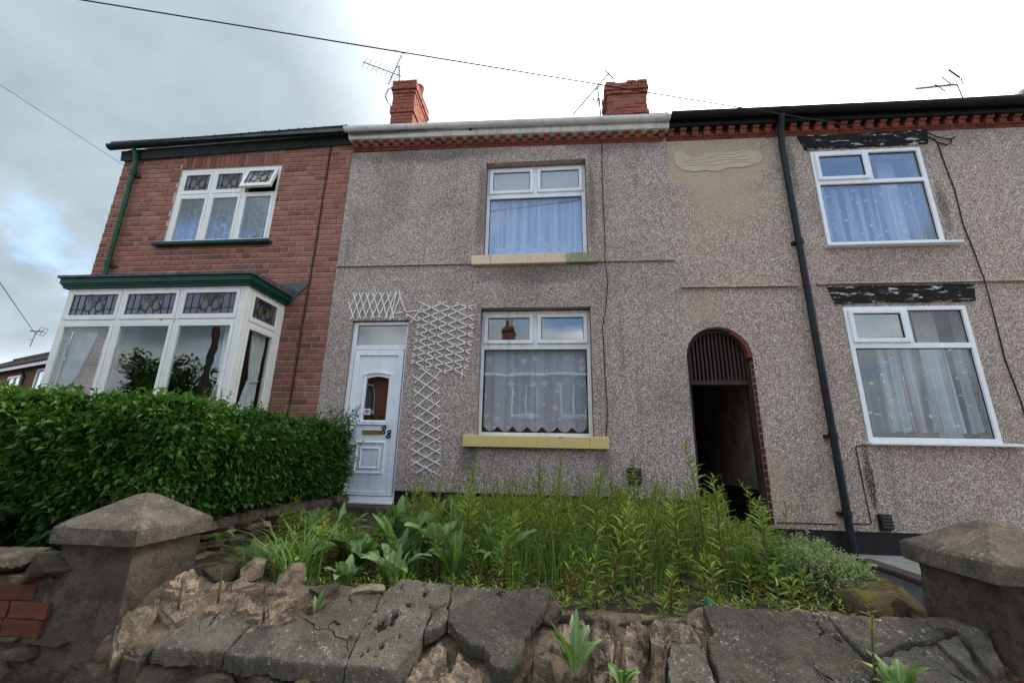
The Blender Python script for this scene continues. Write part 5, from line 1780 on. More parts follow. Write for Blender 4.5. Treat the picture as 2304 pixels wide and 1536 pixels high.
PITS = [(-0.67, 2.37, 7.8), (-0.733, 2.312, 6.9), (-0.804, 2.395, 4.3), (-0.795, 2.373, 3.8), (-0.866, 2.312, 3.5), (-0.888, 2.281, 5.2), (-0.889, 2.22, 4.3), (-0.831, 2.213, 13.9), (-0.781, 2.254, 10.4), (-0.781, 2.219, 6.9), (-0.937, 2.18, 3.8), (-0.953, 2.161, 4.3), (-0.786, 2.125, 6.1), (-0.839, 2.101, 4.9), (-0.795, 2.086, 4.3), (-0.856, 2.079, 4.3), (-0.623, 2.314, 3.8), (-0.643, 2.217, 3.5), (-0.663, 2.25, 3.1), (-0.981, 2.184, 2.6), (-0.72, 2.167, 3.8), (-0.75, 2.34, 3.0), (0.94, 2.328, 3.2), (0.946, 2.302, 3.4), (1.254, 2.271, 6.5)]
MAT['pit'] = surf('dark_pit_faces', (0.012, 0.010, 0.009), (0.02, 0.017, 0.014), 20, bump=0.4)  # darker material for faces inside the pits


def jag(poly, seed, step=0.017, amp=0.0055):
    """break straight polygon edges into short uneven chips"""
    r0 = random.Random(seed)
    out_ = []
    n_ = len(poly)
    for i in range(n_):
        a, c = Vector(poly[i]).to_2d(), Vector(poly[(i + 1) % n_]).to_2d()
        L = (c - a).length
        k = max(1, int(L / step))
        nn = Vector((-(c - a).y, (c - a).x)).normalized()
        out_.append((a.x, a.y))
        for j in range(1, k):
            p = a.lerp(c, j / k) + nn * r0.uniform(-amp, amp)
            out_.append((p.x, p.y))
    return out_


def coping(key, thick, mat, tilt=(0, 0), lift=0.0, name='coping_slab'):
    poly = jag(SL[key], hash(key) % 97 if False else sum(map(ord, key)))
    bm = bmesh.new()
    top = [bm.verts.new((p[0], p[1], slope(p[1]) + lift)) for p in poly]
    f = bm.faces.new(top)
    if f.normal.z < 0 or True:
        bm.normal_update()
        if f.normal.z < 0: f.normal_flip()
    r = bmesh.ops.extrude_face_region(bm, geom=[f])
    vs = [e for e in r['geom'] if isinstance(e, bmesh.types.BMVert)]
    for v in top:
        v.co.z -= thick + 0.03 * max(0.0, noise.noise(Vector((v.co.x * 6, 3, 1)))); v.co.y += 0.004 if v.co.y < 2.3 else -0.005
    # subdivide the upper face for a chipped, undulating skin
    topf = [e for e in r['geom'] if isinstance(e, bmesh.types.BMFace)]
    ed = [e for ff in topf for e in ff.edges]
    bmesh.ops.bevel(bm, geom=list(set(ed)), offset=0.005, segments=1, affect='EDGES', clamp_overlap=True)
    bmesh.ops.triangulate(bm, faces=[ff for ff in bm.faces if len(ff.verts) > 4])
    for _ in range(5):
        lg = [e for e in bm.edges if e.calc_length() > 0.03]
        if not lg: break
        bmesh.ops.subdivide_edges(bm, edges=lg, cuts=1, use_grid_fill=False)
        bmesh.ops.triangulate(bm, faces=[ff for ff in bm.faces if len(ff.verts) > 3])
    pits = [p for p in PITS if key in ('B', 'A2', 'I')]
    if pits:
        for _ in range(4):
            lg = [e for e in bm.edges if e.calc_length() > 0.011 and any((e.verts[0].co.xy - Vector(p[:2])).length < p[2] * 0.0024 + 0.03 for p in pits)]
            if not lg: break
            bmesh.ops.subdivide_edges(bm, edges=lg, cuts=1, use_grid_fill=False)
            bmesh.ops.triangulate(bm, faces=[ff for ff in bm.faces if len(ff.verts) > 3])
    bm.normal_update()
    ups = {v: v.normal.z > 0.3 for v in bm.verts}
    hollow = set()
    for v in bm.verts:
        k = noise.noise(Vector((v.co.x * 7, v.co.y * 7, 2))) * 0.012 + noise.noise(Vector((v.co.x * 24, v.co.y * 24, 5))) * 0.005 + noise.noise(Vector((v.co.x * 60, v.co.y * 60, v.co.z * 60))) * 0.002
        if ups[v]:
            for (px, py, r) in pits:
                R0 = r * 0.0024 * (1 + 0.3 * noise.noise(Vector((v.co.x * 60, v.co.y * 60, 1))))
                dd = math.hypot(v.co.x - px, (v.co.y - py) * 1.15)
                if dd < R0 * 1.15:
                    k -= min(0.03, R0 * 1.1) * max(0.0, 1 - (dd / (R0 * 1.15)) ** 3)
                    if dd < R0: hollow.add(v)
        v.co.z += k + tilt[0] * (v.co.x - SL[key][0][0]) + tilt[1] * (v.co.y - 2.2)
    for ff in bm.faces:
        if all(v in hollow for v in ff.verts): ff.material_index = 1
    me = bpy.data.meshes.new(name); bm.to_mesh(me); bm.free()
    me.materials.append(mat); me.materials.append(MAT['pit'])
    me.polygons.foreach_set('use_smooth', [True] * len(me.polygons))
    me.set_sharp_from_angle(angle=R_(35))
    o = bpy.data.objects.new(name, me); link(o)
    return par(o, FW)


for key in SL:
    coping(key, {'A1': 0.06, 'A2': 0.07, 'B': 0.085, 'M': 0.03, 'L': 0.04}.get(key, 0.05), MAT['slab_pit'] if key == 'B' else MAT['slab'],
           {'M': (0.25, 0.0), 'L': (0.1, 0)}.get(key, (0, 0)), {'M': 0.02, 'D2': 0.004, 'J': -0.006, 'K': -0.018, 'H': -0.012}.get(key, 0))
# exposed rubble where the coping is gone: rough-topped stones bedded to the same slope
RUB = [
    ('R1', [(-2.136, 2.133), (-2.135, 2.189), (-2.098, 2.271), (-2.078, 2.294), (-1.994, 2.207), (-1.984, 2.12), (-2.013, 2.075), (-2.017, 2.03)]),
    ('R2', [(-2.003, 2.069), (-1.972, 2.111), (-1.977, 2.196), (-1.897, 2.163), (-1.881, 2.088), (-1.876, 2.022), (-1.956, 2.024)]),
    ('R3', [(-2.106, 2.393), (-2.07, 2.428), (-1.973, 2.418), (-1.903, 2.338), (-1.972, 2.304), (-2.069, 2.298), (-2.103, 2.347)]),
    ('R4', [(-2.072, 2.289), (-1.963, 2.296), (-1.883, 2.33), (-1.834, 2.337), (-1.816, 2.287), (-1.812, 2.217), (-1.881, 2.17), (-1.982, 2.207)]),
    ('R5', [(-1.889, 2.345), (-1.944, 2.401), (-1.833, 2.425), (-1.799, 2.409), (-1.752, 2.341), (-1.828, 2.339)]),
    ('R6', [(-1.807, 2.33), (-1.604, 2.327), (-1.513, 2.301), (-1.436, 2.218), (-1.43, 2.186), (-1.538, 2.203), (-1.654, 2.224), (-1.783, 2.211), (-1.801, 2.285)]),
    ('R7', [(-1.468, 2.275), (-1.443, 2.328), (-1.349, 2.349), (-1.304, 2.33), (-1.293, 2.286), (-1.338, 2.245), (-1.375, 2.198), (-1.399, 2.186)]),
    ('R8', [(-1.368, 2.194), (-1.324, 2.241), (-1.271, 2.258), (-1.191, 2.241), (-1.251, 2.213), (-1.312, 2.183)]),
    ('R9', [(-1.293, 2.305), (-1.253, 2.343), (-1.137, 2.344), (-1.132, 2.305), (-1.202, 2.279), (-1.262, 2.276)]),
    ('R10', [(-1.764, 2.376), (-1.71, 2.425), (-1.628, 2.435), (-1.577, 2.388), (-1.668, 2.348), (-1.74, 2.341)]),
    ('R11', [(-1.562, 2.387), (-1.498, 2.424), (-1.383, 2.396), (-1.365, 2.355), (-1.446, 2.336), (-1.512, 2.324)]),
    ('G1', [(0.158, 2.285), (0.202, 2.367), (0.226, 2.368), (0.289, 2.342), (0.266, 2.245), (0.24, 2.122), (0.223, 2.036), (0.133, 2.031)]),
    ('G2', [(0.286, 2.292), (0.32, 2.294), (0.295, 2.184), (0.269, 2.135), (0.254, 2.163)]),
    ('G3', [(0.317, 2.248), (0.343, 2.309), (0.388, 2.322), (0.444, 2.308), (0.427, 2.228), (0.386, 2.171), (0.362, 2.107), (0.358, 2.044), (0.258, 2.038), (0.283, 2.136)]),
    ('G4', [(0.458, 2.323), (0.533, 2.327), (0.635, 2.312), (0.657, 2.241), (0.653, 2.226), (0.541, 2.24), (0.496, 2.207), (0.465, 2.147), (0.442, 2.091), (0.389, 2.046), (0.382, 2.114), (0.43, 2.216)]),
    ('G5', [(0.57, 2.336), (0.645, 2.361), (0.706, 2.351), (0.721, 2.303), (0.657, 2.296), (0.631, 2.32)]),
    ('G6', [(-0.003, 2.29), (0.041, 2.328), (0.132, 2.341), (0.158, 2.335), (0.154, 2.285), (0.121, 2.201), (0.037, 2.215), (-0.018, 2.243)]),
    ('G7', [(-0.137, 2.183), (-0.019, 2.234), (0.037, 2.206), (0.12, 2.192), (0.134, 2.116), (0.12, 2.03), (-0.107, 2.016), (-0.144, 2.1)]),
    ('E1', [(-0.656, 2.056), (-0.621, 2.122), (-0.59, 2.174), (-0.556, 2.205), (-0.498, 2.208), (-0.467, 2.125), (-0.512, 2.065), (-0.516, 1.995), (-0.638, 1.988)]),
    ('E2', [(-0.484, 2.196), (-0.446, 2.179), (-0.395, 2.146), (-0.319, 2.134), (-0.29, 2.089), (-0.247, 2.045), (-0.245, 2.012), (-0.509, 1.996), (-0.504, 2.063), (-0.46, 2.123)]),
    ('W1', [(-0.229, 2.013), (-0.216, 2.06), (-0.166, 2.087), (-0.126, 2.065), (-0.102, 2.02)]),
]


def bedded(key, poly, kind, lift, rough=0.02, thick=0.15):
    r0 = random.Random(sum(map(ord, key)) * 3)
    cxy = Vector((sum(p[0] for p in poly) / len(poly), sum(p[1] for p in poly) / len(poly)))
    poly = [tuple(cxy + (Vector(p) - cxy) * 0.965) for p in poly]
    poly = jag(poly, sum(map(ord, key)), 0.035, 0.007)
    bm = bmesh.new()
    lo = [bm.verts.new((p[0], p[1], slope(p[1]) + lift)) for p in poly]
    f = bm.faces.new(lo)
    bm.normal_update()
    if f.normal.z < 0: f.normal_flip()
    r = bmesh.ops.extrude_face_region(bm, geom=[f])
    for v in lo: v.co.z -= thick
    topf = [e for e in r['geom'] if isinstance(e, bmesh.types.BMFace)]
    bmesh.ops.bevel(bm, geom=list({e for ff in topf for e in ff.edges}), offset=0.016, segments=2, affect='EDGES', clamp_overlap=True)
    bmesh.ops.triangulate(bm, faces=[ff for ff in bm.faces if len(ff.verts) > 4])
    for _ in range(6):
        lg = [e for e in bm.edges if e.calc_length() > 0.014]
        if not lg: break
        bmesh.ops.subdivide_edges(bm, edges=lg, cuts=1, use_grid_fill=False)
        bmesh.ops.triangulate(bm, faces=[ff for ff in bm.faces if len(ff.verts) > 3])
    sd = Vector((r0.uniform(0, 50), r0.uniform(0, 50), 0))
    tx, ty = r0.uniform(-.12, .12), r0.uniform(-.12, .12)
    for v in bm.verts:
        p = v.co + sd
        h = noise.noise(p * 7) * rough + abs(noise.noise(p * 15)) * rough * 0.8 - abs(noise.noise(p * 4 + Vector((9, 0, 0)))) * rough * 0.9 + noise.noise(p * 38) * rough * 0.3 + (noise.cell(p * 11 + Vector((0.3 * v.co.y, 0, 0))) - 0.5) * rough * 0.7 + (noise.cell(p * 29) - 0.5) * rough * 0.4 + noise.noise(p * 70) * rough * 0.2
        e = v.co.xy - cxy
        v.co.z += h + tx * e.x + ty * e.y - 0.25 * e.length_squared * 2
        v.co.x += noise.noise(p * 12 + Vector((3, 3, 0))) * rough * 0.25
        v.co.y += noise.noise(p * 12 + Vector((7, 1, 0))) * rough * 0.25
    me = bpy.data.meshes.new('stone'); bm.to_mesh(me); bm.free()
    me.materials.append(MAT[kind])
    me.polygons.foreach_set('use_smooth', [True] * len(me.polygons))
    me.set_sharp_from_angle(angle=R_(22))
    o = bpy.data.objects.new('stone', me); link(o)
    return par(o, FW)


RK = {'R1': 'stone_tan', 'R2': 'stone_dark', 'R6': 'stone_pink', 'R3': 'stone_pink', 'R7': 'stone_tan', 'G7': 'stone_dark', 'G6': 'stone_pink', 'G4': 'stone_tan', 'G1': 'stone_sooty', 'G3': 'stone_sooty', 'E1': 'stone_tan', 'E2': 'stone_pink', 'W1': 'stone_pale', 'G5': 'stone_tan'}
for (key, poly) in RUB:
    bedded(key, poly, RK.get(key, 'stone_pink'), {'R1': 0.012, 'R3': 0.02, 'R6': 0.012, 'R7': 0.012, 'E1': -0.055, 'E2': -0.05, 'W1': -0.03, 'G7': -0.055, 'G2': -0.05, 'G6': -0.035, 'R2': -0.02}.get(key, -0.008), 0.028 if key[0] in 'EG' else 0.022)
for (k, x, y, sz, rz, dz) in [
    ('stone_red', 1.93, 2.10, (0.26, 0.22, 0.18), 0.2, -0.0), ('stone_red', 1.85, 2.0, (0.22, 0.18, 0.16), -0.3, -0.04), ('stone_dark', 1.78, 2.13, (0.16, 0.2, 0.14), 0.2, -0.06),
    ('stone_dark', 1.80, 2.38, (0.2, 0.14, 0.1), 0.1, -0.0), ('stone_tan', -1.46, 2.46, (0.14, 0.12, 0.10), 0.4, 0.0), ('stone_tan', -1.70, 2.47, (0.12, 0.12, 0.1), 0.9, 0.01), ('stone_dark', -1.88, 2.46, (0.2, 0.14, 0.12), 0.1, 0.0),
    ('stone_dark', -1.22, 2.39, (0.16, 0.10, 0.09), 0.1, -0.01), ('stone_tan', -1.0, 2.39, (0.2, 0.09, 0.08), 0.0, 0.0), ('stone_dark', -0.02, 2.36, (0.1, 0.12, 0.08), 0.2, -0.02)]:
    stone(FW, k, (x, y, slope(y) - sz[2] * 0.42 + dz), sz, (0.5, sr.uniform(-.15, .15), rz))


def pillar(x, y, z_cap, label, half=0.25, shaft=0.21, seed=0, wear=0.0, shaft_mat='shaft'):
    e = empty('gate_pillar', (x, y, 0), label, 'pillar', 'stone gate pillars along the front wall')
    # shaft: gently lumpy rendered block
    def lump(nx_, prof, mat, name, amp):
        b = MB()
        rings = []
        for (hw, z) in prof:
            ring = []
            for s_ in range(4):
                for k in range(nx_):
                    t_ = -1 + 2 * k / nx_
                    px, py = [(t_, -1), (1, t_), (-t_, 1), (-1, -t_)][s_]
                    p = Vector((px * hw, py * hw, z))
                    q = Vector((p.x * 6 + seed, p.y * 6, p.z * 6))
                    cr = 1.0 - 0.004 * (abs(px) > 0.98 and abs(py) > 0.98)
                    d = amp * (noise.noise(q) + 0.5 * noise.noise(q * 3) + 0.35 * noise.noise(q * 8))
                    ring.append(b.vert((x + p.x * cr + d * px, y + p.y * cr + d * py, z + 0.6 * d)))
            rings.append(ring)
        for r0, r1 in zip(rings, rings[1:]):
            for k in range(len(r0)):
                l = (k + 1) % len(r0)
                b.f.append([r0[k], r0[l], r1[l], r1[k]]); b.m.append(0)
        b.f.append(rings[-1]); b.m.append(0); b.f.append(rings[0][::-1]); b.m.append(0)
        o = b.build(name, mat, e, smooth=True)
        o.data.set_sharp_from_angle(angle=R_(16))
        return o
    lump(22, [(shaft + 0.012 - 0.012 * k / 26, (z_cap + 0.005) * k / 26) for k in range(27)], MAT[shaft_mat], 'shaft', 0.010)
    lump(24, [(half - 0.03, z_cap - 0.004), (half, z_cap + 0.006), (half, z_cap + 0.03), (half, z_cap + 0.055), (half - 0.004, z_cap + 0.082), (half * 0.93, z_cap + 0.097), (half * 0.81, z_cap + 0.118), (half * 0.69, z_cap + 0.138), (half * 0.56, z_cap + 0.16), (half * 0.44, z_cap + 0.181), (half * 0.32, z_cap + 0.202), (half * 0.2, z_cap + 0.222), (half * 0.12, z_cap + 0.234), (0.005, z_cap + 0.238)], MAT['cap'], 'cap', 0.0045 + wear * 0.5)
    return e


P1 = pillar(-2.38, 2.38, 1.095, 'rendered gate pillar with pyramid cap in front of the privet hedge', seed=3)
P2 = pillar(2.10, 2.40, 1.10, 'worn gate pillar with rounded pyramid cap at the right end of the wall', seed=9, wear=0.012, shaft_mat='shaft')
P3 = pillar(-3.86, 2.38, 1.10, 'gate pillar cut off by the left edge of the picture', seed=21)
# broken face of the right pillar: red and dark stones where the render has gone
for (k, dx, z, sz) in [('stone_red', 0.05, 0.94, (0.20, 0.06, 0.12)), ('stone_dark', -0.06, 0.85, (0.22, 0.06, 0.10)), ('stone_dark', 0.12, 0.83, (0.18, 0.06, 0.1)), ('stone_red', 0.02, 0.72, (0.24, 0.06, 0.12)), ('stone_dark', -0.1, 0.96, (0.12, 0.05, 0.1))]:
    stone(P2, k, (2.10 + dx, 2.185, z), sz, (0, 0, 0))
# left neighbour wall: rubble with a few red bricks
NW = empty('rubble_wall', (-3.1, 2.2, 0), 'rubble wall patched with red bricks at far left below the hedge', 'wall')
b = MB(); b.box(-3.66, -2.58, 2.16, 2.42, 0.0, 0.93); b.build('rubble_core', MAT['core_wall'], NW)
courses(NW, (-3.66, 2.185, 0), (-2.58, 2.185, 0), 0.02, 0.66, 0.13, (0.06, 0.11), (0.12, 0.26), ['stone_dark'], (0, -1))
courses(NW, (-3.66, 2.24, 0), (-2.58, 2.24, 0), 0.91, 1.05, 0.24, (0.13, 0.16), (0.2, 0.34), ['stone_dark'], (0, -1))
RB = rock_mesh(200, brick_mat('worn_red_brick', [(0.12, 0.04, 0.026), (0.085, 0.032, 0.023), (0.05, 0.026, 0.021)], mot=1.0), 9, 0.97, 0.07, 1)
for k, z in enumerate((0.705, 0.785, 0.865)):
    x = -3.66 + (0.1 if k % 2 else 0)
    while x < -2.62:
        inst('brick', RB, (x + 0.1, 2.198, z), (0.212, 0.10, 0.074), (0, sr.uniform(-.03, .03), sr.uniform(-.03, .03)), NW)
        x += 0.222 if sr.random() > 0.35 else 0.36
# boundary wall under the hedge
BWL = empty('boundary_wall', (-2.65, 4.0, 0.8), 'dark dry stone boundary wall running back below the hedge to the door', 'wall')
b = MB(); b.box(-2.86, -2.62, 2.62, 5.35, 0.5, 0.97); b.build('rubble_core', MAT['core_wall'], BWL)
courses(BWL, (-2.60, 2.62, 0), (-2.60, 5.30, 0), 0.80, 0.96, 0.14, (0.045, 0.08), (0.11, 0.26), ['stone_dark', 'stone_dark', 'stone_tan'], (1, 0), gap=0.006)
courses(BWL, (-2.64, 2.62, 0), (-2.64, 5.30, 0), 0.95, 1.08, 0.24, (0.12, 0.14), (0.16, 0.26), ['stone_dark'], (1, 0))
# mossy dividing wall on the right
MW = empty('dividing_wall', (1.75, 3.9, 0.6), 'mossy boulder-topped dividing wall between weedy garden and concrete path', 'wall')
b = MB(); b.box(1.60, 1.94, 2.42, 5.38, 0.3, 0.70); b.build('rubble_core', MAT['core_wall'], MW)
yy_ = 2.55
i = 0
while yy_ < 5.3:
    l = [0.34, 0.46, 0.42, 0.5, 0.40, 0.45, 0.5][i % 7]
    inst('boulder', MOSSY[i % 4], (1.76, yy_ + l / 2, 0.755 + 0.012 * (yy_ - 2.5)), (0.48, l * 1.12, 0.34), (0.0, sr.uniform(-.15, .15), sr.uniform(-.1, .1)), MW)
    yy_ += l
    i += 1
courses(MW, (1.60, 2.45, 0), (1.60, 5.3, 0), 0.60, 0.72, 0.14, (0.06, 0.1), (0.12, 0.28), ['stone_dark'], (-1, 0))
# block kerb with a maroon slab beside the path
KB = empty('step_wall', (2.75, 3.6, 0.6), 'low grey block wall capped with a maroon slab beside the path', 'wall')
b = MB(); b.box(2.57, 2.66, 2.75, 4.16, 0.6, 0.765); b.build('block', surf('grey_block', (0.16, 0.165, 0.17), (0.11, 0.115, 0.12), 5, streak=((0.05, 0.05, 0.05), 0.6)), KB, bevel=0.006)
b = MB(); b.box(2.55, 2.68, 2.72, 4.19, 0.766, 0.80); b.build('slab', surf('maroon_slab', (0.055, 0.036, 0.034), (0.04, 0.028, 0.027), 6), KB, bevel=0.008)
# hose end
b = MB(); b.tube([(0.80, 2.60, 0.83), (0.795, 2.57, 0.855), (0.79, 2.53, 0.885), (0.785, 2.50, 0.892), (0.775, 2.46, 0.87)], 0.014, 10)
HO = tag(b.build('garden_hose', surf('green_hose', (0.02, 0.13, 0.09), (0.02, 0.10, 0.075), 30, rough=0.4, bump=0), smooth='auto'), 'short green hose end sticking out of the soil by the wall', 'hose')
# ================================================================== vegetation
def tmpl(faces_v, faces_i):
    return np.array(faces_v, dtype=np.float64), faces_i


def leaf_t(w, fold=0.18, droop=0.12, n_=2):
    """leaf along +X, length 1; n_=2 gives a 4-triangle folded leaf, n_=4 a longer lanceolate one"""
    if n_ == 2:
        v = [(0, 0, 0), (0.5, -w, fold * w), (0.48, 0, 0), (0.5, w, fold * w), (1, 0, -droop)]
        f = [(0, 1, 2), (0, 2, 3), (2, 1, 4), (2, 4, 3)]
    else:
        v = [(0, 0, 0), (0.25, -w * .8, fold * w), (0.25, 0, 0.01), (0.25, w * .8, fold * w), (0.6, -w * .9, fold * w - droop * .35), (0.6, 0, -droop * .35), (0.6, w * .9, fold * w - droop * .35), (1, 0, -droop)]
        f = [(0, 1, 2), (0, 2, 3), (1, 4, 5), (1, 5, 2), (2, 5, 6), (2, 6, 3), (4, 7, 5), (5, 7, 6)]
    return np.array(v, dtype=np.float64), np.array(f)


def mass_mesh(name, groups, mat, smooth=False):
    """groups: list of (V, F, R[n,3,3], T[n,3], rnd[n]) -> one triangle mesh with a per-face 'rnd' attribute"""
    vs, fs, rn = [], [], []
    base = 0
    for (V, F, Rm, T, rd) in groups:
        n_ = len(T)
        if n_ == 0: continue
        P = np.einsum('nij,vj->nvi', Rm, V) + T[:, None, :]
        vs.append(P.reshape(-1, 3))
        idx = (np.arange(n_) * len(V))[:, None, None] + F[None]
        fs.append((idx + base).reshape(-1, 3))
        rn.append(np.repeat(rd, len(F)))
        base += n_ * len(V)
    vs = np.concatenate(vs); fs = np.concatenate(fs); rn = np.concatenate(rn)
    me = bpy.data.meshes.new(name)
    me.vertices.add(len(vs)); me.vertices.foreach_set('co', vs.ravel())
    me.loops.add(fs.size); me.loops.foreach_set('vertex_index', fs.ravel().astype(np.int32))
    me.polygons.add(len(fs))
    me.polygons.foreach_set('loop_start', (np.arange(len(fs)) * 3).astype(np.int32))
    at = me.attributes.new('rnd', 'FLOAT', 'FACE')
    at.data.foreach_set('value', rn.astype(np.float32))
    me.materials.append(mat)
    me.update(calc_edges=True)
    if smooth: me.polygons.foreach_set('use_smooth', [True] * len(me.polygons))
    return me


def frames(d, up=None, roll=None):
    """rotation matrices whose first column is direction d (n,3)"""
    d = d / np.linalg.norm(d, axis=1, keepdims=True)
    up = np.tile([0, 0, 1.0], (len(d), 1)) if up is None else up
    y = np.cross(up, d)
    nl = np.linalg.norm(y, axis=1, keepdims=True)
    y = np.where(nl < 1e-4, np.array([0, 1.0, 0]), y / np.maximum(nl, 1e-6))
    z = np.cross(d, y)
    if roll is not None:
        c, s_ = np.cos(roll)[:, None], np.sin(roll)[:, None]
        y, z = y * c + z * s_, z * c - y * s_
    return np.stack([d, y, z], axis=2)


def sprig_leaves(origins, dirs, length, n_pairs, leaf_len, rg, jitter=0.35):
    """opposite pairs of leaves up a twig; returns positions, directions, sizes"""
    n_ = len(origins)
    O, D, S = [], [], []
    d = dirs / np.linalg.norm(dirs, axis=1, keepdims=True)
    a = np.cross(d, np.array([0.3, 0.2, 1.0])); a /= np.linalg.norm(a, axis=1, keepdims=True)
    b_ = np.cross(d, a)
    for k in range(n_pairs):
        f = (k + 0.6) / n_pairs
        ph = (k % 2) * math.pi / 2 + rg.normal(0, 0.3, n_)
        side = a * np.cos(ph)[:, None] + b_ * np.sin(ph)[:, None]
        p = origins + d * (length * f)[:, None]
        for sg in (-1, 1):
            v = side * sg * 0.9 + d * (0.45 + 0.5 * f) + rg.normal(0, jitter, (n_, 3)) + np.array([0, 0, 0.12])
            O.append(p); D.append(v); S.append(leaf_len * (1.05 - 0.35 * abs(f - 0.45)) * rg.uniform(0.55, 1.28, n_))
    return np.concatenate(O), np.concatenate(D), np.concatenate(S)


# ---------------- hedge: an L of clipped privet
HG = empty('hedge', (-3.0, 3.6, 0.95), 'clipped dark green privet hedge in front of the bay window', 'hedge')


def hedge_sdf(x, y):
    # distance inside the L (positive inside)
    d1 = np.minimum(np.minimum(x + 8.0, -2.56 - x), np.minimum(y - 2.62, 3.55 - y))
    d2 = np.minimum(np.minimum(x + 3.55, -2.56 + 0.02 * (y - 2.6) - x), np.minimum(y - 2.62, 5.28 - y))
    return np.maximum(d1, d2)


def hedge_top(x, y):
    return 1.865 + 0.065 * np.maximum(0, -2.9 - x) - 0.02 * np.maximum(0, y - 3.2)


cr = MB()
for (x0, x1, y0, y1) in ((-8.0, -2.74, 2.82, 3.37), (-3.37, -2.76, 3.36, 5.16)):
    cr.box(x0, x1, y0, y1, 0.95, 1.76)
cr.build('dark_core', MAT['core'], HG)  # solid boxes in near-black colour stand in for shade inside the hedge
rg = np.random.default_rng(5)


def lump2(x, y, z):
    return 0.5 * np.sin(x * 5.1 + 1.3 * np.sin(z * 4 + y)) * np.sin(z * 6.3 + y * 2.1) + 0.5 * np.sin(y * 6.7 + x * 1.7) * np.sin(z * 9 + x * 3)


Ns = 12500
pts = []
nrm = []
# front face (y = 2.62), right face (x = -2.56), top, end near the door
cnt = {'front': int(Ns * .36), 'right': int(Ns * .42), 'top': int(Ns * .14), 'end': int(Ns * .05)}
q = cnt['front']; x = -2.56 - 2.6 * rg.random(q) ** 1.25; z = rg.uniform(0.97, 1.0, q) + rg.random(q) * 0.98
pts.append(np.stack([x, np.full(q, 2.63), z], 1)); nrm.append(np.tile([0, -1.0, 0], (q, 1)))
q = cnt['right']; y = rg.uniform(2.62, 5.28, q); z = 1.13 + rg.random(q) * 0.82
pts.append(np.stack([np.full(q, -2.60) - 0.01 * (y - 2.6), y, z], 1)); nrm.append(np.tile([1.0, 0, 0], (q, 1)))
q = cnt['top']; u = rg.random(q)
xs_ = np.where(u < .45, rg.uniform(-5.4, -2.56, q), rg.uniform(-3.55, -2.56, q)); ys_ = np.where(u < .45, rg.uniform(2.62, 3.55, q), rg.uniform(2.62, 5.28, q))
pts.append(np.stack([xs_, ys_, hedge_top(xs_, ys_)], 1)); nrm.append(np.tile([0, 0, 1.0], (q, 1)))
q = cnt['end']; pts.append(np.stack([rg.uniform(-3.5, -2.56, q), np.full(q, 5.28), 1.0 + rg.random(q) * 0.9], 1)); nrm.append(np.tile([0, 1.0, 0], (q, 1)))
pts = np.concatenate(pts); nrm = np.concatenate(nrm)
# trim to the top line and round the shoulders, push the surface about so that clumps and hollows form
ht = hedge_top(pts[:, 0], pts[:, 1])
pts[:, 2] = np.minimum(pts[:, 2], ht)
dl = lump2(pts[:, 0], pts[:, 1], pts[:, 2])
depth = 0.035 + 0.14 * rg.random(len(pts)) ** 1.6 + 0.05 * (0.5 - 0.5 * dl)
sh = np.clip((pts[:, 2] - (ht - 0.16)) / 0.16, 0, 1)
hole = (np.sin(pts[:, 0] * 8.3 + pts[:, 2] * 5.7) * np.sin(pts[:, 1] * 7.1 - pts[:, 2] * 9.2 + pts[:, 0] * 2.0)) > 0.55
inward = depth + 0.11 * sh ** 2 + np.where(hole, 0.09, 0.0)
low = np.clip((1.10 - pts[:, 2]) / 0.15, 0, 1)
inward = inward + 0.07 * low * rg.random(len(pts))
org = pts - nrm * inward[:, None]
org[:, 2] -= 0.02 * rg.random(len(pts))
up = np.where(rg.random(len(pts)) < 0.8, 0.35, -0.2)
dirs = nrm * 0.8 + rg.normal(0, 0.45, (len(pts), 3)) + np.stack([0 * up, 0 * up, up], 1)
ln = rg.uniform(0.08, 0.15, len(pts))
O, D, S = sprig_leaves(org, dirs, ln, 4, 0.058, rg)
V, F = leaf_t(0.25, 0.4, 0.12)
Rm = frames(D, roll=rg.normal(0, 0.5, len(D))) * S[:, None, None]
clump = 0.5 + 0.5 * lump2(O[:, 0] * 0.7, O[:, 1] * 0.7, O[:, 2] * 0.6)
rd = np.clip(0.18 + 0.34 * clump + rg.normal(0, 0.2, len(O)), 0, 0.94)
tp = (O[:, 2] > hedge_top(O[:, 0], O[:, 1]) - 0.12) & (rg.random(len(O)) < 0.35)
rd = np.where(tp, np.clip(rd + 0.25, 0, 0.98), rd)  # some leaves along the top lightened, a highlight put into their colour
rd = np.where(rg.random(len(O)) < 0.008, 1.0, rd)
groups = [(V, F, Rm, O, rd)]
# loose sprays poking out at the far end by the door and on top
q = 150
o2 = np.stack([-2.72 + rg.normal(0, 0.09, q), rg.uniform(4.75, 5.3, q), rg.uniform(1.15, 2.0, q)], 1)
d2 = np.stack([rg.uniform(0.1, 1.0, q), rg.normal(-0.1, 0.3, q), rg.uniform(0.1, 0.9, q)], 1)
l2 = rg.uniform(0.12, 0.30, q)
O2, D2, S2 = sprig_leaves(o2, d2, l2, 7, 0.036, rg)
groups.append((V, F, frames(D2, roll=rg.normal(0, 0.5, len(D2))) * S2[:, None, None], O2, np.clip(rg.normal(0.55, 0.15, len(O2)), 0, 0.95)))
q = 46
o3 = np.stack([rg.uniform(-3.3, -2.62, q), rg.uniform(3.0, 5.2, q), np.full(q, 1.90)], 1)
d3 = np.stack([rg.normal(0, 0.25, q), rg.normal(0, 0.2, q), np.ones(q)], 1)
l3 = rg.uniform(0.06, 0.20, q)
O3, D3, S3 = sprig_leaves(o3, d3, l3, 6, 0.034, rg)
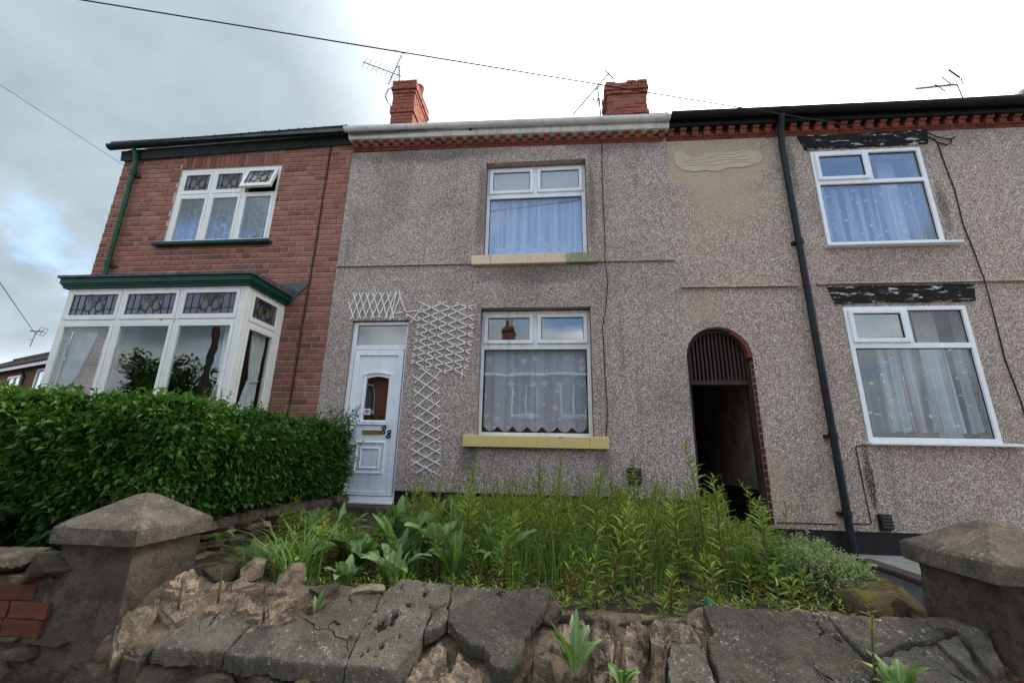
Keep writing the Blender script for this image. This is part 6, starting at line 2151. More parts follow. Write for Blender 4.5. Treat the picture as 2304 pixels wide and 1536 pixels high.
groups.append((V, F, frames(D3) * S3[:, None, None], O3, np.clip(rg.normal(0.75, 0.1, len(O3)), 0, 0.95)))
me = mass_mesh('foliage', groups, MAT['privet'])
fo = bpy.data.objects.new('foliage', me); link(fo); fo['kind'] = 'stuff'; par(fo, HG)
tw = MB()
for k in range(q): tw.tube([tuple(o3[k] - d3[k] * 0.1), tuple(o3[k] + d3[k] / np.linalg.norm(d3[k]) * l3[k])], 0.0022, 4)
for k in range(150):
    tw.tube([tuple(o2[k]), tuple(o2[k] + d2[k] / np.linalg.norm(d2[k]) * l2[k])], 0.002, 4)
for k in range(60):
    y = rg.uniform(2.7, 5.2)
    tw.tube([(-2.70, y, 0.98), (-2.66 + rg.normal(0, .02), y + rg.normal(0, .05), 1.2), (-2.68, y + rg.normal(0, .1), 1.5)], [0.008, 0.006, 0.003], 5)
to = tw.build('twig', MAT['twig'], HG); to['kind'] = 'stuff'


# ---------------- weeds
def willow_template(rg, h, n_leaf, leaf_len, lean=0.08, spike=True):
    """leaf list for a willowherb: positions, directions, sizes, plus stem points"""
    cx, cy = rg.normal(0, lean), rg.normal(0, lean)
    def axis(f): return np.array([cx * f * f * h, cy * f * f * h, h * f])
    O, D, S = [], [], []
    ph = rg.uniform(0, 6.28)
    for k in range(n_leaf):
        f = 0.08 + 0.90 * k / n_leaf
        ph += 2.4
        a = ph + rg.normal(0, 0.2)
        e = 0.25 + 0.75 * f + rg.normal(0, 0.12)
        D.append([math.cos(a), math.sin(a), e]); O.append(axis(f))
        S.append(leaf_len * (0.55 + 1.1 * f * (1.25 - f)) * (1.0 if f < 0.75 else 1.0 - 1.6 * (f - 0.75)) * rg.uniform(.8, 1.2))
    if spike:      # small side shoots and buds near the tip
        for k in range(14):
            f = rg.uniform(0.72, 1.0); a = rg.uniform(0, 6.28)
            O.append(axis(f)); D.append([math.cos(a) * .5, math.sin(a) * .5, 1.0]); S.append(leaf_len * rg.uniform(.3, .6))
    stem = [tuple(axis(f)) for f in (0, .25, .5, .75, 1.0)]
    return np.array(O), np.array(D), np.array(S), stem


LW_V, LW_F = leaf_t(0.095, 0.35, 0.22, 4)


def weed_thing(loc, h, label, seed, n_leaf=46, leaf_len=0.10, flowers=3):
    rg2 = np.random.default_rng(seed)
    e = empty('willowherb', loc, label, 'weed', 'tall willowherb weeds in the front garden')
    O, D, S, stem = willow_template(rg2, h, n_leaf, leaf_len)
    rd = np.clip(rg2.normal(0.5, 0.2, len(O)), 0, 0.95)
    rd = np.where((O[:, 2] < 0.18 * h) & (rg2.random(len(O)) < 0.5), 1.0, rd)
    me = mass_mesh('foliage', [(LW_V, LW_F, frames(D, roll=rg2.normal(0, .3, len(D))) * S[:, None, None], O + np.array(loc), rd)], MAT['weed'])
    fo = bpy.data.objects.new('foliage', me); link(fo); fo['kind'] = 'stuff'; par(fo, e)
    b = MB(); b.tube([tuple(np.array(p) + np.array(loc)) for p in stem], [.006, .0055, .0045, .0034, .002], 6); b.build('stem', MAT['stem'], e, smooth=True)
    for k in range(flowers):
        p = np.array(stem[-1]) * rg2.uniform(.86, 1.03) + rg2.normal(0, .03, 3) * np.array([1, 1, .3]) + np.array(loc)
        b = MB()
        for j in range(4):
            a = j * math.pi / 2 + rg2.uniform(0, 1)
            u = Vector((math.cos(a), math.sin(a), .4)) * .009; v = Vector((-math.sin(a), math.cos(a), 0)) * .005
            c = Vector(p)
            b.face([tuple(c), tuple(c + u * .6 + v), tuple(c + u * 1.2), tuple(c + u * .6 - v)])
        b.build('flower', MAT['flower'], e)
    return e


def gz(x, y): return SOIL_Z + 0.02 * (y - 2.4)


# individually told-apart stems: (x, y, height, label)
WEEDS = [
 (1.02, 3.20, 0.86, 'tallest willowherb spike in front of the passage, reaching the vent height'),
 (0.99, 2.84, 0.68, 'dark-stemmed willowherb just left of the passage opening'),
 (0.62, 3.55, 0.78, 'willowherb spike standing in front of the black vent hood'),
 (0.26, 3.05, 0.72, 'broad-leaved willowherb spike below the right end of the yellow sill'),
 (0.02, 3.35, 0.76, 'feathery willowherb spike below the middle of the yellow sill'),
 (-0.13, 3.9, 0.74, 'slim willowherb below the left part of the yellow sill'),
 (-0.68, 3.45, 0.74, 'straggly brown-topped willowherb below the left end of the yellow sill'),
 (-0.58, 3.0, 0.55, 'red-stemmed willowherb in the middle of the weed bed'),
 (0.33, 2.68, 0.50, 'broad blue-green willowherb near the gap in the wall'),
 (1.22, 2.80, 0.50, 'bushy willowherb with pink flowers beside the mossy wall'),
 (1.32, 3.05, 0.52, 'flowering willowherb leaning over the mossy wall'),
 (0.78, 3.0, 0.55, 'upright willowherb behind the green hose'),
 (0.50, 2.9, 0.50, 'pale willowherb right of the gap in the coping'),
 (-0.30, 2.75, 0.42, 'yellow-green willowherb behind the cracked middle coping'),
 (0.84, 2.56, 0.27, 'short leafy willowherb seedling next to the green hose'),
 (0.60, 2.52, 0.20, 'small blue-green seedling left of the green hose'),
 (1.15, 2.55, 0.24, 'small seedling behind the right coping slab'),
 (0.22, 2.50, 0.30, 'grey-green weed rising from the gap in the wall'),
]
for i, (x, y, h, lab) in enumerate(WEEDS):
    weed_thing((x, y, gz(x, y) - 0.01), h, lab, 100 + i, 50 if h > .4 else 18, 0.11 if h > .4 else 0.085, 3 if h > .45 else 0)

# the thicket that reads as one mass
rg = np.random.default_rng(17)
O, D, S, RD = [], [], [], []
stems = MB()
nplant = 760
for k in range(nplant):
    while True:
        x = rg.uniform(-1.75, 1.5); y = rg.uniform(2.62, 5.25)
        dens_ = 0.25 + 0.9 * np.clip((y - 2.6) / 1.2, 0, 1)
        if x < -1.1: dens_ *= 0.30
        if x < -1.4: dens_ *= 0.4
        if x > 0.9 and y > 4.2: dens_ *= 0.5
        if x < -1.75 and y > 4.5: dens_ *= 0.3
        if rg.random() < dens_: break
    h = (rg.uniform(0.20, 0.44) if rg.random() < .72 else rg.uniform(.44, .62)) * (0.75 + 0.25 * (y > 3.0))
    if k > nplant - 110:                       # patchy growth over to the boundary wall
        y = rg.uniform(2.75, 4.4); x = -y * rg.uniform(.48, .66); h = rg.uniform(.15, .40)
    if x < -1.3: h *= 0.8
    top = 1.6 - (0.135 if -.60 < x / y < -.345 else (0.088 if x < .55 else 0.055)) * y - gz(x, y)      # the doorstep stays clear, the rest is waist high
    h = min(h, max(0.08, top * rg.uniform(.8, 1.1)))
    o, d_, s_, st = willow_template(rg, h, int(16 + 18 * h / .5), rg.uniform(0.045, 0.085), 0.16, rg.random() < .7)
    loc = np.array([x, y, gz(x, y) - 0.01])
    O.append(o + loc); D.append(d_); S.append(s_)
    r_ = np.clip(rg.normal(0.5 + 0.42 * noise.noise(Vector((x * 2.2, y * 2.2, 0))) + rg.normal(0, .14), .16, len(o)), 0, .96)
    r_ = np.where((o[:, 2] < 0.12) & (rg.random(len(o)) < .45), 1.0, r_)
    RD.append(r_)
    stems.tube([tuple(np.array(p) + loc) for p in (st[0], st[2], st[4])], [.0032, .0026, .0012], 4, cap=False)
for k in range(420):       # low seedlings along the front edge of the bed
    x = rg.uniform(-1.9, 1.55); y = 2.42 + abs(rg.normal(0, .28))
    if x < -1.3 and rg.random() < .6: continue
    h = rg.uniform(.03, .13)
    o, d_, s_, st = willow_template(rg, h, int(rg.integers(6, 12)), rg.uniform(.022, .05), .2, False)
    loc = np.array([x, y, gz(x, y) - .005])
    O.append(o + loc); D.append(d_); S.append(s_); RD.append(np.clip(rg.normal(.6, .2, len(o)), 0, 1))
for k in range(260):       # thin flowering stems with brownish seed heads
    x = rg.uniform(-1.3, 1.4); y = rg.uniform(2.9, 5.2)
    if -.60 < x / y < -.34: continue
    h = rg.uniform(.38, .62)
    lx, ly = rg.normal(0, .06), rg.normal(0, .06)
    loc = np.array([x, y, gz(x, y)])
    m_ = 26
    f = rg.uniform(.55, 1.0, m_)
    o = np.stack([lx * f * f, ly * f * f, h * f], 1)
    a = rg.uniform(0, 6.28, m_)
    O.append(o + loc); D.append(np.stack([np.cos(a) * .5, np.sin(a) * .5, np.ones(m_)], 1)); S.append(rg.uniform(.018, .04, m_)); RD.append(np.where(rg.random(m_) < .35, .985, np.clip(rg.normal(.7, .15, m_), 0, .95)))
    stems.tube([tuple(loc), tuple(loc + np.array([lx * .25, ly * .25, h * .5])), tuple(loc + np.array([lx, ly, h]))], [.0026, .002, .001], 4, cap=False)
for k in range(70):        # bent and dead stalks
    x = rg.uniform(-1.5, 1.4); y = rg.uniform(2.6, 5.0)
    a = rg.uniform(0, 6.28); L_ = rg.uniform(.2, .5); le = rg.uniform(.3, 1.2)
    loc = np.array([x, y, gz(x, y)])
    stems.tube([tuple(loc), tuple(loc + np.array([math.cos(a) * L_ * .2 * le, math.sin(a) * L_ * .2 * le, L_ * .55])), tuple(loc + np.array([math.cos(a) * L_ * .7 * le, math.sin(a) * L_ * .7 * le, L_ * (.9 - .35 * le)]))], [.003, .0024, .001], 4, cap=False)
O, D, S, RD = map(np.concatenate, (O, D, S, RD))
WT = empty('weed_thicket', (0, 4, 0.85), 'dense mass of green weeds filling the front garden', 'weeds')
WT['kind'] = 'stuff'
me = mass_mesh('foliage', [(LW_V, LW_F, frames(D, roll=rg.normal(0, .3, len(D))) * S[:, None, None], O, RD)], MAT['weed'])
fo = bpy.data.objects.new('foliage', me); link(fo); fo['kind'] = 'stuff'; par(fo, WT)
so = stems.build('stem', MAT['stem'], WT); so['kind'] = 'stuff'


# ---------------- grass
def blades(n_, cx, cy, rad, h0, h1, rg, bend=0.5, w=0.005, zf=None):
    b_v, b_f, rn = [], [], []
    for k in range(n_):
        a = rg.uniform(0, 6.28); r0 = rad * math.sqrt(rg.random())
        x, y = cx + r0 * math.cos(a), cy + r0 * math.sin(a)
        z = zf if zf is not None else gz(x, y)
        h = rg.uniform(h0, h1); da = a + rg.normal(0, .6); bd = rg.uniform(.3, 1) * bend * h
        rd_ = np.clip(rg.normal(.55, .2), 0, 1)
        ww = w * rg.uniform(.7, 1.3)
        base = len(b_v)
        nseg = 5
        for s_ in range(nseg + 1):
            f = s_ / nseg
            px = x + math.cos(da) * bd * f * f; py = y + math.sin(da) * bd * f * f
            pz = z + h * (f - 0.38 * bend * f ** 3)
            wd = ww * (1 - f * .92)
            b_v.append((px - math.sin(da) * wd, py + math.cos(da) * wd, pz)); b_v.append((px + math.sin(da) * wd, py - math.cos(da) * wd, pz))
        for s_ in range(nseg):
            i = base + 2 * s_
            b_f.append((i, i + 1, i + 3)); b_f.append((i, i + 3, i + 2)); rn += [rd_, rd_]
    return np.array(b_v), np.array(b_f), np.array(rn)


def grass_obj(name, arr, parent=None):
    V, F, rn = arr
    me = bpy.data.meshes.new(name)
    me.from_pydata(V.tolist(), [], F.tolist())
    at = me.attributes.new('rnd', 'FLOAT', 'FACE'); at.data.foreach_set('value', rn.astype(np.float32))
    me.materials.append(MAT['grassm'])
    o = bpy.data.objects.new(name, me); link(o)
    return par(o, parent)


rg = np.random.default_rng(23)
o = grass_obj('grass_tuft', blades(64, -1.55, 2.66, 0.13, 0.20, 0.62, rg, 1.15, 0.0065, 0.83))
tag(o, 'long arching grass tuft behind the rubble at left', 'grass', None, 'thing')
o = grass_obj('grass_tuft', blades(26, -0.86, 2.56, 0.05, 0.10, 0.22, rg, 0.8, 0.005, 0.84))
tag(o, 'small grass tuft behind the pitted coping', 'grass', None, 'thing')
V_, F_, R__ = [], [], []
base = 0
for k in range(420):
    cx_, cy_ = rg.uniform(-2.2, 1.45), rg.uniform(2.75, 5.3)
    if cx_ < -1.25 and rg.random() < .8: continue
    hm = 0.15 if -.60 < cx_ / cy_ < -.34 else (0.42 if cx_ > -1.2 else .26)
    a_ = blades(14, cx_, cy_, 0.07, 0.3 * hm, hm, rg, 0.65, 0.0032)
    V_.append(a_[0]); F_.append(a_[1] + base); R__.append(a_[2]); base += len(a_[0])
o = grass_obj('grass', (np.concatenate(V_), np.concatenate(F_), np.concatenate(R__)))
o['kind'] = 'stuff'; tag(o, 'fine grass growing among the garden weeds', 'grass', None, 'stuff')


# ---------------- docks and dandelions: each large leaf a part
def big_leaf(L, w, curl, seed, lobes=0.0, fold=0.25, wav=0.03):
    """stalked broad leaf: thin petiole, elliptic wavy blade, arching over by `curl`"""
    b = MB(); n_ = 20; m = 4
    r0 = random.Random(seed)
    ph = r0.uniform(0, 6)
    tw = r0.uniform(-.6, .6)
    x = z = 0.0
    el = 1.35
    for i in range(n_ + 1):
        f = i / n_
        if f < 0.22:
            ww = 0.0035 + 0.002 * f
        else:
            g = (f - 0.22) / 0.78
            ww = w * (math.sin(math.pi * g ** 0.75) ** 0.75 if 0 < g < 1 else 0.0) * (1 - lobes * (0.5 + 0.5 * math.sin(f * 24 + ph))) + 0.002
        el_f = el - curl * 2.6 * f ** 1.5
        x += math.cos(el_f) * L / n_; z += math.sin(el_f) * L / n_
        nx_, nz_ = -math.sin(el_f), math.cos(el_f)
        for j in range(-m, m + 1):
            u = j / m
            lift = (fold * abs(u) + wav * 4 * math.sin(f * 17 + ph + (2.1 if j > 0 else 0)) * u * u) * ww
            cy_ = u * ww * math.cos(tw * f); cz_ = u * ww * math.sin(tw * f) + lift
            b.vert((x + nx_ * cz_, cy_, z + nz_ * cz_))
    k = 2 * m + 1
    for i in range(n_):
        for j in range(k - 1):
            a = i * k + j
            b.f.append([a, a + 1, a + k + 1, a + k]); b.m.append(0)
    return b


def leaf_mat(name, c1, c2, vein):
    m, t, b = newmat(name)
    p = t.pos()
    r = t.node('ShaderNodeObjectInfo').outputs['Random']
    col = t.mix(t.noise(p, 24, 4), c1, c2)
    tc = t.node('ShaderNodeTexCoord').outputs['Object']
    sx_ = t.node('ShaderNodeSeparateXYZ'); t.link(tc, sx_.inputs[0])
    av = t.math('ABSOLUTE', sx_.outputs[1])
    mid = t.smooth(av, 0.0035, 0.0012)
    rib = t.smooth(t.math('SINE', t.math('MULTIPLY', t.math('SUBTRACT', sx_.outputs[2], t.math('MULTIPLY', av, 1.2)), 300.0)), 0.72, 0.98)
    col = t.mix(t.math('MAXIMUM', mid, t.math('MULTIPLY', rib, 0.45)), col, vein)
    hsv = t.node('ShaderNodeHueSaturation'); t.link(col, hsv.inputs['Color']); t.link(t.math('ADD', 0.75, t.math('MULTIPLY', r, 0.5)), hsv.inputs['Value'])
    t.link(hsv.outputs[0], b.inputs['Base Color'])
    b.inputs['Roughness'].default_value = 0.45
    tl = t.node('ShaderNodeBsdfTranslucent'); t.link(hsv.outputs[0], tl.inputs[0])
    mx = t.node('ShaderNodeMixShader'); mx.inputs[0].default_value = 0.3
    t.link(b.outputs[0], mx.inputs[1]); t.link(tl.outputs[0], mx.inputs[2])
    t.link(mx.outputs[0], t.n['Material Output'].inputs[0])
    t.link(t.bump(t.math('ADD', t.math('MULTIPLY', rib, -0.6), t.noise(p, 90, 3)), 0.4, 0.006), b.inputs['Normal'])
    return m


MAT['bigleaf'] = leaf_mat('broad_leaf', (0.10, 0.20, 0.03), (0.065, 0.145, 0.024), (0.20, 0.28, 0.09))
MAT['bigleaf_pale'] = leaf_mat('broad_leaf_pale', (0.16, 0.26, 0.085), (0.11, 0.20, 0.06), (0.27, 0.34, 0.16))


def rosette(name, cat, label, loc, n_, L, w, seed, lobes=0.0, mat='bigleaf', az=None, curl=(0.2, 0.7), group=None):
    r0 = random.Random(seed)
    e = empty(name, loc, label, cat, group)
    for k in range(n_):
        l = L * r0.uniform(.65, 1.1)
        b = big_leaf(l, w * r0.uniform(.8, 1.15), r0.uniform(*curl), seed * 31 + k, lobes)
        a = (az[k % len(az)] + r0.uniform(-.2, .2)) if az else 2 * math.pi * k / n_ + r0.uniform(-.4, .4)
        o = b.build('leaf', MAT[mat] if r0.random() < .75 else MAT['bigleaf_pale'], None, smooth=True)
        o.location = (loc[0] + .012 * math.cos(a), loc[1] + .012 * math.sin(a), loc[2]); o.rotation_euler = (r0.uniform(-.15, .15), 0, a)
        par(o, e)
    return e


rosette('dock_plant', 'dock', 'large dock growing out of the gap in the front wall', (0.085, 2.10, slope(2.10) - 0.05), 9, 0.23, 0.03, 3, 0.45, az=[2.6, 3.4, 1.9, 1.2, 0.5, 3.0, 1.5, 4.2, 5.4], curl=(0.05, 0.5))
rosette('dandelion', 'dandelion', 'small red-stalked dock seedling among the rubble behind the left coping', (-1.18, 2.245, slope(2.245) - 0.01), 4, 0.105, 0.014, 4, az=[.6, 1.6, 2.5, .2], curl=(0.0, 0.3))
rosette('wall_sprout', 'weed', 'bright green sprout low in the wall gap beneath the dock', (0.27, 2.05, slope(2.05) - 0.02), 6, 0.11, 0.022, 5, 0.2, curl=(0.3, 0.8))
rosette('dandelion', 'dandelion', 'glossy dandelion rooted between the right coping slabs', (1.345, 2.08, slope(2.08) - 0.03), 8, 0.17, 0.026, 6, 0.15, curl=(0.1, 0.7))
DOCK = [(-1.78, 3.05, .28, 'pale dock at the edge of the bed below the hedge end'), (-1.95, 3.45, .32, 'dock in front of the boundary wall stones'), (-1.66, 3.35, .34, 'upright dock between the grass tuft and the doorstep'), (-1.9, 2.80, .22, 'low dock just behind the rubble next to the pillar'), (-1.36, 3.55, .34, 'ragged-leaved dock in shade below the doorstep'), (-0.9, 3.75, .36, 'dock with a tall arching leaf in the middle of the left clump'), (-1.58, 2.82, .24, 'small dock at the left edge of the bed beside the boundary wall'), (-1.28, 2.86, .36, 'dock with pale crinkled leaves behind the grass tuft'), (-1.02, 2.95, .40, 'tall dock clump in front of the doorstep'), (-0.80, 3.05, .40, 'dock with upright dark leaves left of the weed bed centre'),
        (-0.62, 2.80, .33, 'dock with drooping leaves behind the pitted coping'), (-1.45, 3.10, .30, 'dock half hidden behind the grass tuft'), (-0.95, 2.68, .28, 'low dock spreading over the coping edge'),
        (-1.15, 3.35, .42, 'dock nearest the doorstep with arching leaves'), (-0.72, 3.40, .40, 'dock standing deep in the weeds below the trellis'), (-1.22, 2.60, .20, 'flat-leaved dock on the rubble edge beside the grass'), (-0.35, 3.05, .34, 'dock with pale leaves among the willowherb'),
        (-1.72, 5.05, .24, 'dark dock leaf clump at the foot of the slim trellis')]
for i, (x, y, L, lab) in enumerate(DOCK):
    rosette('dock_plant', 'dock', lab, (x, y, gz(x, y) - .01), 11, L, L * (.19 if i % 2 else .11), 40 + i, 0.06 if i % 2 else 0.35, 'bigleaf' if i % 3 else 'bigleaf_pale', curl=(0.0, 0.85), group='docks growing at the left of the garden')
weed_thing((1.29, 2.12, slope(2.12) - 0.02), 0.26, 'thin willowherb with reddish leaves rooted in the crack of the right coping', 301, 12, 0.055, 1)
weed_thing((-1.90, 2.22, slope(2.22)), 0.16, 'thin seedling on the rubble beside the left pillar', 302, 9, 0.03, 0)
weed_thing((-1.72, 2.26, slope(2.26)), 0.17, 'thin pale seedling among the stones left of the long coping', 303, 9, 0.03, 0)
rosette('fern_sprout', 'fern', 'small bright fern sprouting from the boundary wall beside the pillar cap', (-2.12, 2.69, 1.02), 6, 0.12, 0.02, 8, 0.35, az=[0.2, -.3, .6, -.8, 1.0, .0], curl=(0.4, 0.9))
rosette('wall_sprout', 'weed', 'tiny bright weed growing on the red brick rubble wall', (-2.86, 2.06, 0.90), 9, 0.05, 0.013, 9, 0.2, curl=(0.3, 0.9))

# ---------------- grey-green mound on the dividing wall
MS = empty('sedum_mound', (1.56, 3.05, 0.88), 'round grey-green bushy plant on top of the mossy wall', 'shrub')
rg = np.random.default_rng(31)
q = 1500
v = rg.normal(0, 1, (q, 3)); v[:, 2] = np.abs(v[:, 2]); v /= np.linalg.norm(v, axis=1, keepdims=True)
rad = np.array([0.34, 0.30, 0.24]) * (0.55 + 0.4 * rg.random((q, 1)) ** .5) * (1 + 0.12 * np.sin(v[:, :1] * 7) * np.cos(v[:, 1:2] * 6))
org = v * rad + np.array([1.54, 3.05, 0.84])
d_ = v + rg.normal(0, .25, (q, 3)) + np.array([0, 0, .5])
O, D, S = sprig_leaves(org, d_, rg.uniform(.05, .10, q), 5, 0.017, rg, .5)
V, F = leaf_t(0.33, .3, .1)
me = mass_mesh('foliage', [(V, F, frames(D) * S[:, None, None], O, np.clip(rg.normal(.5, .25, len(O)), 0, 1))], MAT['sedum'])
fo = bpy.data.objects.new('foliage', me); link(fo); fo['kind'] = 'stuff'; par(fo, MS)
b = MB()
for k in range(40):
    b.tube([(1.54, 3.05, .82), tuple(org[k] * .5 + np.array([1.54, 3.05, .82]) * .5 + np.array([0, 0, .03])), tuple(org[k])], [.004, .003, .002], 4)
so = b.build('stem', MAT['twig'], MS); so['kind'] = 'stuff'
rosette('dandelion', 'dandelion', 'dandelion leaves at the right side of the grey-green mound', (1.84, 3.0, 0.92), 5, 0.14, 0.02, 12, .3, curl=(.3, .8))

# ================================================================== distant house at the left
FH = empty('distant_house', (-26, 18, 0), 'distant brown-tiled brick house at the left edge beyond the hedge', 'house')
_u = Vector((-4.9, 1.85, 0)).normalized(); _v = Vector((-_u.y, _u.x, 0)) * -1
if _v.y < 0: _v = -_v
_o = Vector((-22.2, 15.8, 0))
FM = Matrix((( _u.x, _v.x, 0, _o.x), (_u.y, _v.y, 0, _o.y), (0, 0, 1, 0), (0, 0, 0, 1)))
def fpart(mb, name, mat, parent=None):
    mb.xform(FM); return mb.build(name, mat, parent or FH)
MAT['far_brick'] = surf('far_brown_brick', (0.16, 0.07, 0.045), (0.12, 0.055, 0.04), 3, bump=0.3, bscale=12)
MAT['tile'] = surf('brown_roof_tile', (0.085, 0.045, 0.035), (0.055, 0.032, 0.026), 2.5, bump=0.3, bscale=10, speck=(0.12, 0.06, 0.03), sscale=3)
b = MB(); b.slab(-8, 14, 0, 5.1, [(-1.3, 0.3, 3.4, 4.75), (2.05, 3.6, 3.3, 4.6)], 0, 5); fpart(b, 'wall', MAT['far_brick'])
b = MB(); rs = 26
for k in range(rs):   # tiled slope in overlapping courses
    f0, f1 = k / rs, (k + 1) / rs
    y0_, z0_, y1_, z1_ = -0.35 + 2.75 * f0, 4.95 + 1.75 * f0, -0.35 + 2.75 * f1 + .02, 4.95 + 1.75 * f1 + .015
    b.face([(-8.3, y0_, z0_ + .03), (14.3, y0_, z0_ + .03), (14.3, y1_, z1_), (-8.3, y1_, z1_)]); b.face([(-8.3, y0_, z0_), (14.3, y0_, z0_), (14.3, y0_, z0_ + .03), (-8.3, y0_, z0_ + .03)])
b.face([(-8.3, 2.4, 6.71), (14.3, 2.4, 6.71), (14.3, 5.4, 4.9), (-8.3, 5.4, 4.9)])
FR = fpart(b, 'roof', MAT['tile'])
for k in range(48):
    b = MB(); b.tube([(-8.2 + k * .46, 2.4, 6.70), (-8.2 + k * .46 + .47, 2.4, 6.72)], .10, 6); fpart(b, 'ridge_tile', MAT['tile'], FR)
b = MB(); b.box(-8.3, 14.3, -.37, -.33, 4.78, 4.95); fpart(b, 'fascia', MAT['upvc_old'])
b = MB(); b.tube([(-8.3, -.42, 4.98), (14.3, -.42, 4.98)], .06, 8); fpart(b, 'gutter', MAT['black'])
b = MB(); b.tube([(1.3, -.3, 4.9), (1.3, -.1, 4.5), (1.3, -.1, 0)], .05, 8); fpart(b, 'downpipe', MAT['black'])
b = MB(); b.box(5.9, 6.5, 2.1, 2.7, 6.4, 7.05); fpart(b, 'chimney', MAT['chim'])
for (x0, x1, z0, z1) in ((-1.3, 0.3, 3.4, 4.75), (2.05, 3.6, 3.3, 4.6)):
    b = MB(); xm = (x0 + x1) / 2; b.slab(x0, x1, z0, z1, [(x0 + .08, xm - .04, z0 + .08, z1 - .5), (xm + .04, x1 - .08, z0 + .08, z1 - .08), (x0 + .08, xm - .04, z1 - .42, z1 - .08)], -.02, .06)
    wn = fpart(b, 'window', MAT['upvc'])
    b = MB(); b.box(x0 + .05, x1 - .05, .02, .03, z0 + .05, z1 - .05); fpart(b, 'pane', MAT['glass_dbl'], wn)
b = MB(); b.box(-7.8, 13.8, 1.2, 1.3, 0.2, 5); fpart(b, 'room', MAT['room'])
Y = 18.6
m0, m1 = pr(-1.463, .262, Y), pr(-1.458, .305, Y)
aerial('spindly grey television aerial on the distant house ridge', m0, [('mast', [(m0, m1, .02), (pr(-1.475, .283, Y), pr(-1.462, .283, Y), .015)], MAT['metal']), ('boom', [(pr(-1.478, .3085, Y), pr(-1.436, .306, Y), .03)], MAT['metal']),
    ('reflector', grid(pr(-1.439, .306, Y), (.06, .02, .2), (.2, .02, -.06), 2, 2, .012), MAT['metal'])])

# ================================================================== taller slate roof past the right end
NH = empty('hipped_house', (11.5, 9.5, 0), 'slate hipped roof of the house just beyond the right end of the terrace', 'house')
b = MB()
A_, B_, C_, D_ = (7.9, 7.3, 7.55), (11.2, 9.2, 10.15), (14.5, 7.3, 7.55), (7.9, 12.5, 7.55)
b.face([A_, C_, (14.5, 9.2, 10.15), B_]); b.face([A_, B_, D_]); b.face([B_, (14.5, 9.2, 10.15), (14.5, 12.5, 7.55), D_])
NR = b.build('roof', MAT['slate'], NH)
for k in range(11):
    p, q_ = Vector(A_).lerp(Vector(B_), k / 11), Vector(A_).lerp(Vector(B_), (k + 1.06) / 11)
    c = MB(); c.tube([tuple(p + Vector((0, 0, .02))), tuple(q_ + Vector((0, 0, .035)))], .085, 8); c.build('hip_tile', MAT['terracotta'] if k % 3 == 0 else MAT['slate'], NR)
b = MB(); b.box(8.1, 14.3, 7.5, 12.3, 0, 7.54); b.build('wall', MAT['far_brick'], NH)

# ================================================================== across the street (seen in the window reflections)
def opposite(x0, x1, label, bay):
    e = empty('street_house', ((x0 + x1) / 2, -11.5, 0), label, 'house', 'terraced houses across the street')
    wins = [(x0 + .8, x0 + 2.1, 3.4, 4.9), (x1 - 2.1, x1 - .8, 3.4, 4.9), (x0 + .8, x0 + 2.5, .9, 2.5)]
    door = (x1 - 1.7, x1 - .8, 0.02, 2.4)
    b = MB(); b.slab(x0, x1, -.1, 5.4, wins + [door], -9.0 - 0.25, -9.0); b.build('wall', MAT['far_brick'], e)
    for w4 in wins:
        xm = (w4[0] + w4[1]) / 2
        b = MB(); b.slab(w4[0], w4[1], w4[2], w4[3], [(w4[0] + .07, xm - .03, w4[2] + .07, w4[3] - .07), (xm + .03, w4[1] - .07, w4[2] + .07, w4[3] - .07)], -9.12, -9.05)
        wn = b.build('window', MAT['upvc'], e)
        b = MB(); b.box(w4[0], w4[1], -9.2, -9.19, w4[2], w4[3]); b.build('pane', MAT['lead'], wn)
        b = MB(); b.box(w4[0] - .1, w4[1] + .1, -8.99, -8.9, w4[2] - .15, w4[2]); b.build('sill', MAT['stone_pale'], wn)
    b = MB(); b.box(door[0], door[1], -9.14, -9.08, door[2], door[3]); b.build('door', MAT['st_red'], e)
    k = math.tan(R_(33))
    b = MB(); zr = 5.45 + 3.2 * k
    b.face([(x0, -8.8, 5.35), (x1, -8.8, 5.35), (x1, -12.1, zr), (x0, -12.1, zr)]); b.face([(x0, -12.1, zr), (x1, -12.1, zr), (x1, -15.4, 5.35), (x0, -15.4, 5.35)])
    rf = b.build('roof', MAT['slate'], e)
    cxx = x0 + .3
    b = MB(); b.box(cxx - .3, cxx + .3, -12.5, -11.6, zr - .8, zr + 1.0); b.box(cxx - .36, cxx + .36, -12.56, -11.54, zr + .8, zr + .95); ch = b.build('chimney', MAT['far_brick'], rf)
    for dx in (-.15, .15):
        b = MB(); b.tube([(cxx + dx, -12.05, zr + .98), (cxx + dx, -12.05, zr + 1.5), (cxx + dx, -12.05, zr + 1.55)], [.13, .10, .12], 12); b.build('chimney_pot', MAT['terracotta'] if dx < 0 else MAT['stone_pale'], ch, smooth='auto')
    b = MB(); b.box(x0, x1, -8.82, -8.72, 5.25, 5.4); b.build('gutter', MAT['upvc_old'], e)
    return e


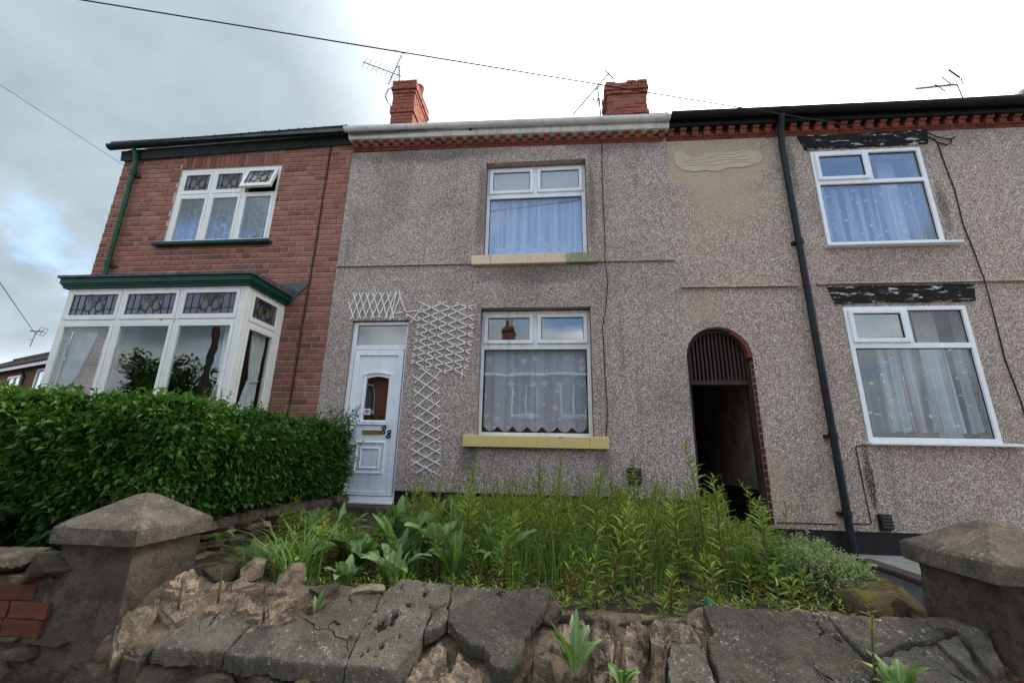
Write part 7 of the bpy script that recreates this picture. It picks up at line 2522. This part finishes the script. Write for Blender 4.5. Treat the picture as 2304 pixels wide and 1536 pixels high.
for i, (x0, lab) in enumerate([(-13.2, 'brick terraced house across the street, leftmost in the reflections'), (-8.0, 'brick terraced house across the street, reflected behind the door'), (-2.8, 'brick terraced house across the street, reflected in the rose lace window'),
                               (2.4, 'brick terraced house across the street, reflected in the passage-side window'), (7.6, 'brick terraced house across the street, rightmost in the reflections')]):
    opposite(x0, x0 + 5.18, lab, i % 2)
# telegraph pole and tree at the left across the street
b = MB(); b.tube([(-15.5, -7.8, 0), (-15.5, -7.8, 8.5)], [.16, .11], 12)
TP = empty('telegraph_pole', (-15.5, -7.8, 0), 'wooden telegraph pole across the street, seen only in the bay glass', 'pole')
b.build('post', MAT['twig'], TP, smooth='auto')
b = MB(); b.box(-16.2, -14.8, -7.85, -7.75, 7.9, 8.02); b.build('crossarm', MAT['twig'], TP)
TR = empty('street_tree', (-20.5, -11.0, 0), 'rounded dark tree across the street, reflected in the bay window', 'tree')
b = MB(); b.tube([(-20.5, -11, 0), (-20.4, -11, 1.6), (-20.5, -10.9, 3.2)], [.28, .22, .14], 10)
for k in range(6):
    a = k * 1.05; b.tube([(-20.45, -11, 2.2 + .15 * k), (-20.45 + 1.3 * math.cos(a), -11 + 1.3 * math.sin(a), 3.8 + .2 * k)], [.09, .03], 7)
b.build('trunk', MAT['twig'], TR, smooth='auto')
rg = np.random.default_rng(41)
cl = np.stack([rg.normal(-20.5, 1.5, 46), rg.normal(-11, 1.3, 46), rg.normal(4.3, .95, 46)], 1)
q = 9000
ci = rg.integers(0, 46, q)
v = rg.normal(0, 1, (q, 3)); v /= np.linalg.norm(v, axis=1, keepdims=True)
O = cl[ci] + v * (.62 * rg.random((q, 1)) ** .4)
D = v + rg.normal(0, .6, (q, 3))
V, F = leaf_t(.35, .3, .2)
me = mass_mesh('crown', [(V, F, frames(D) * rg.uniform(.14, .26, q)[:, None, None], O, np.clip(rg.normal(.35, .2, q), 0, .9))], MAT['privet'])
fo = bpy.data.objects.new('crown', me); link(fo); fo['kind'] = 'stuff'; par(fo, TR)
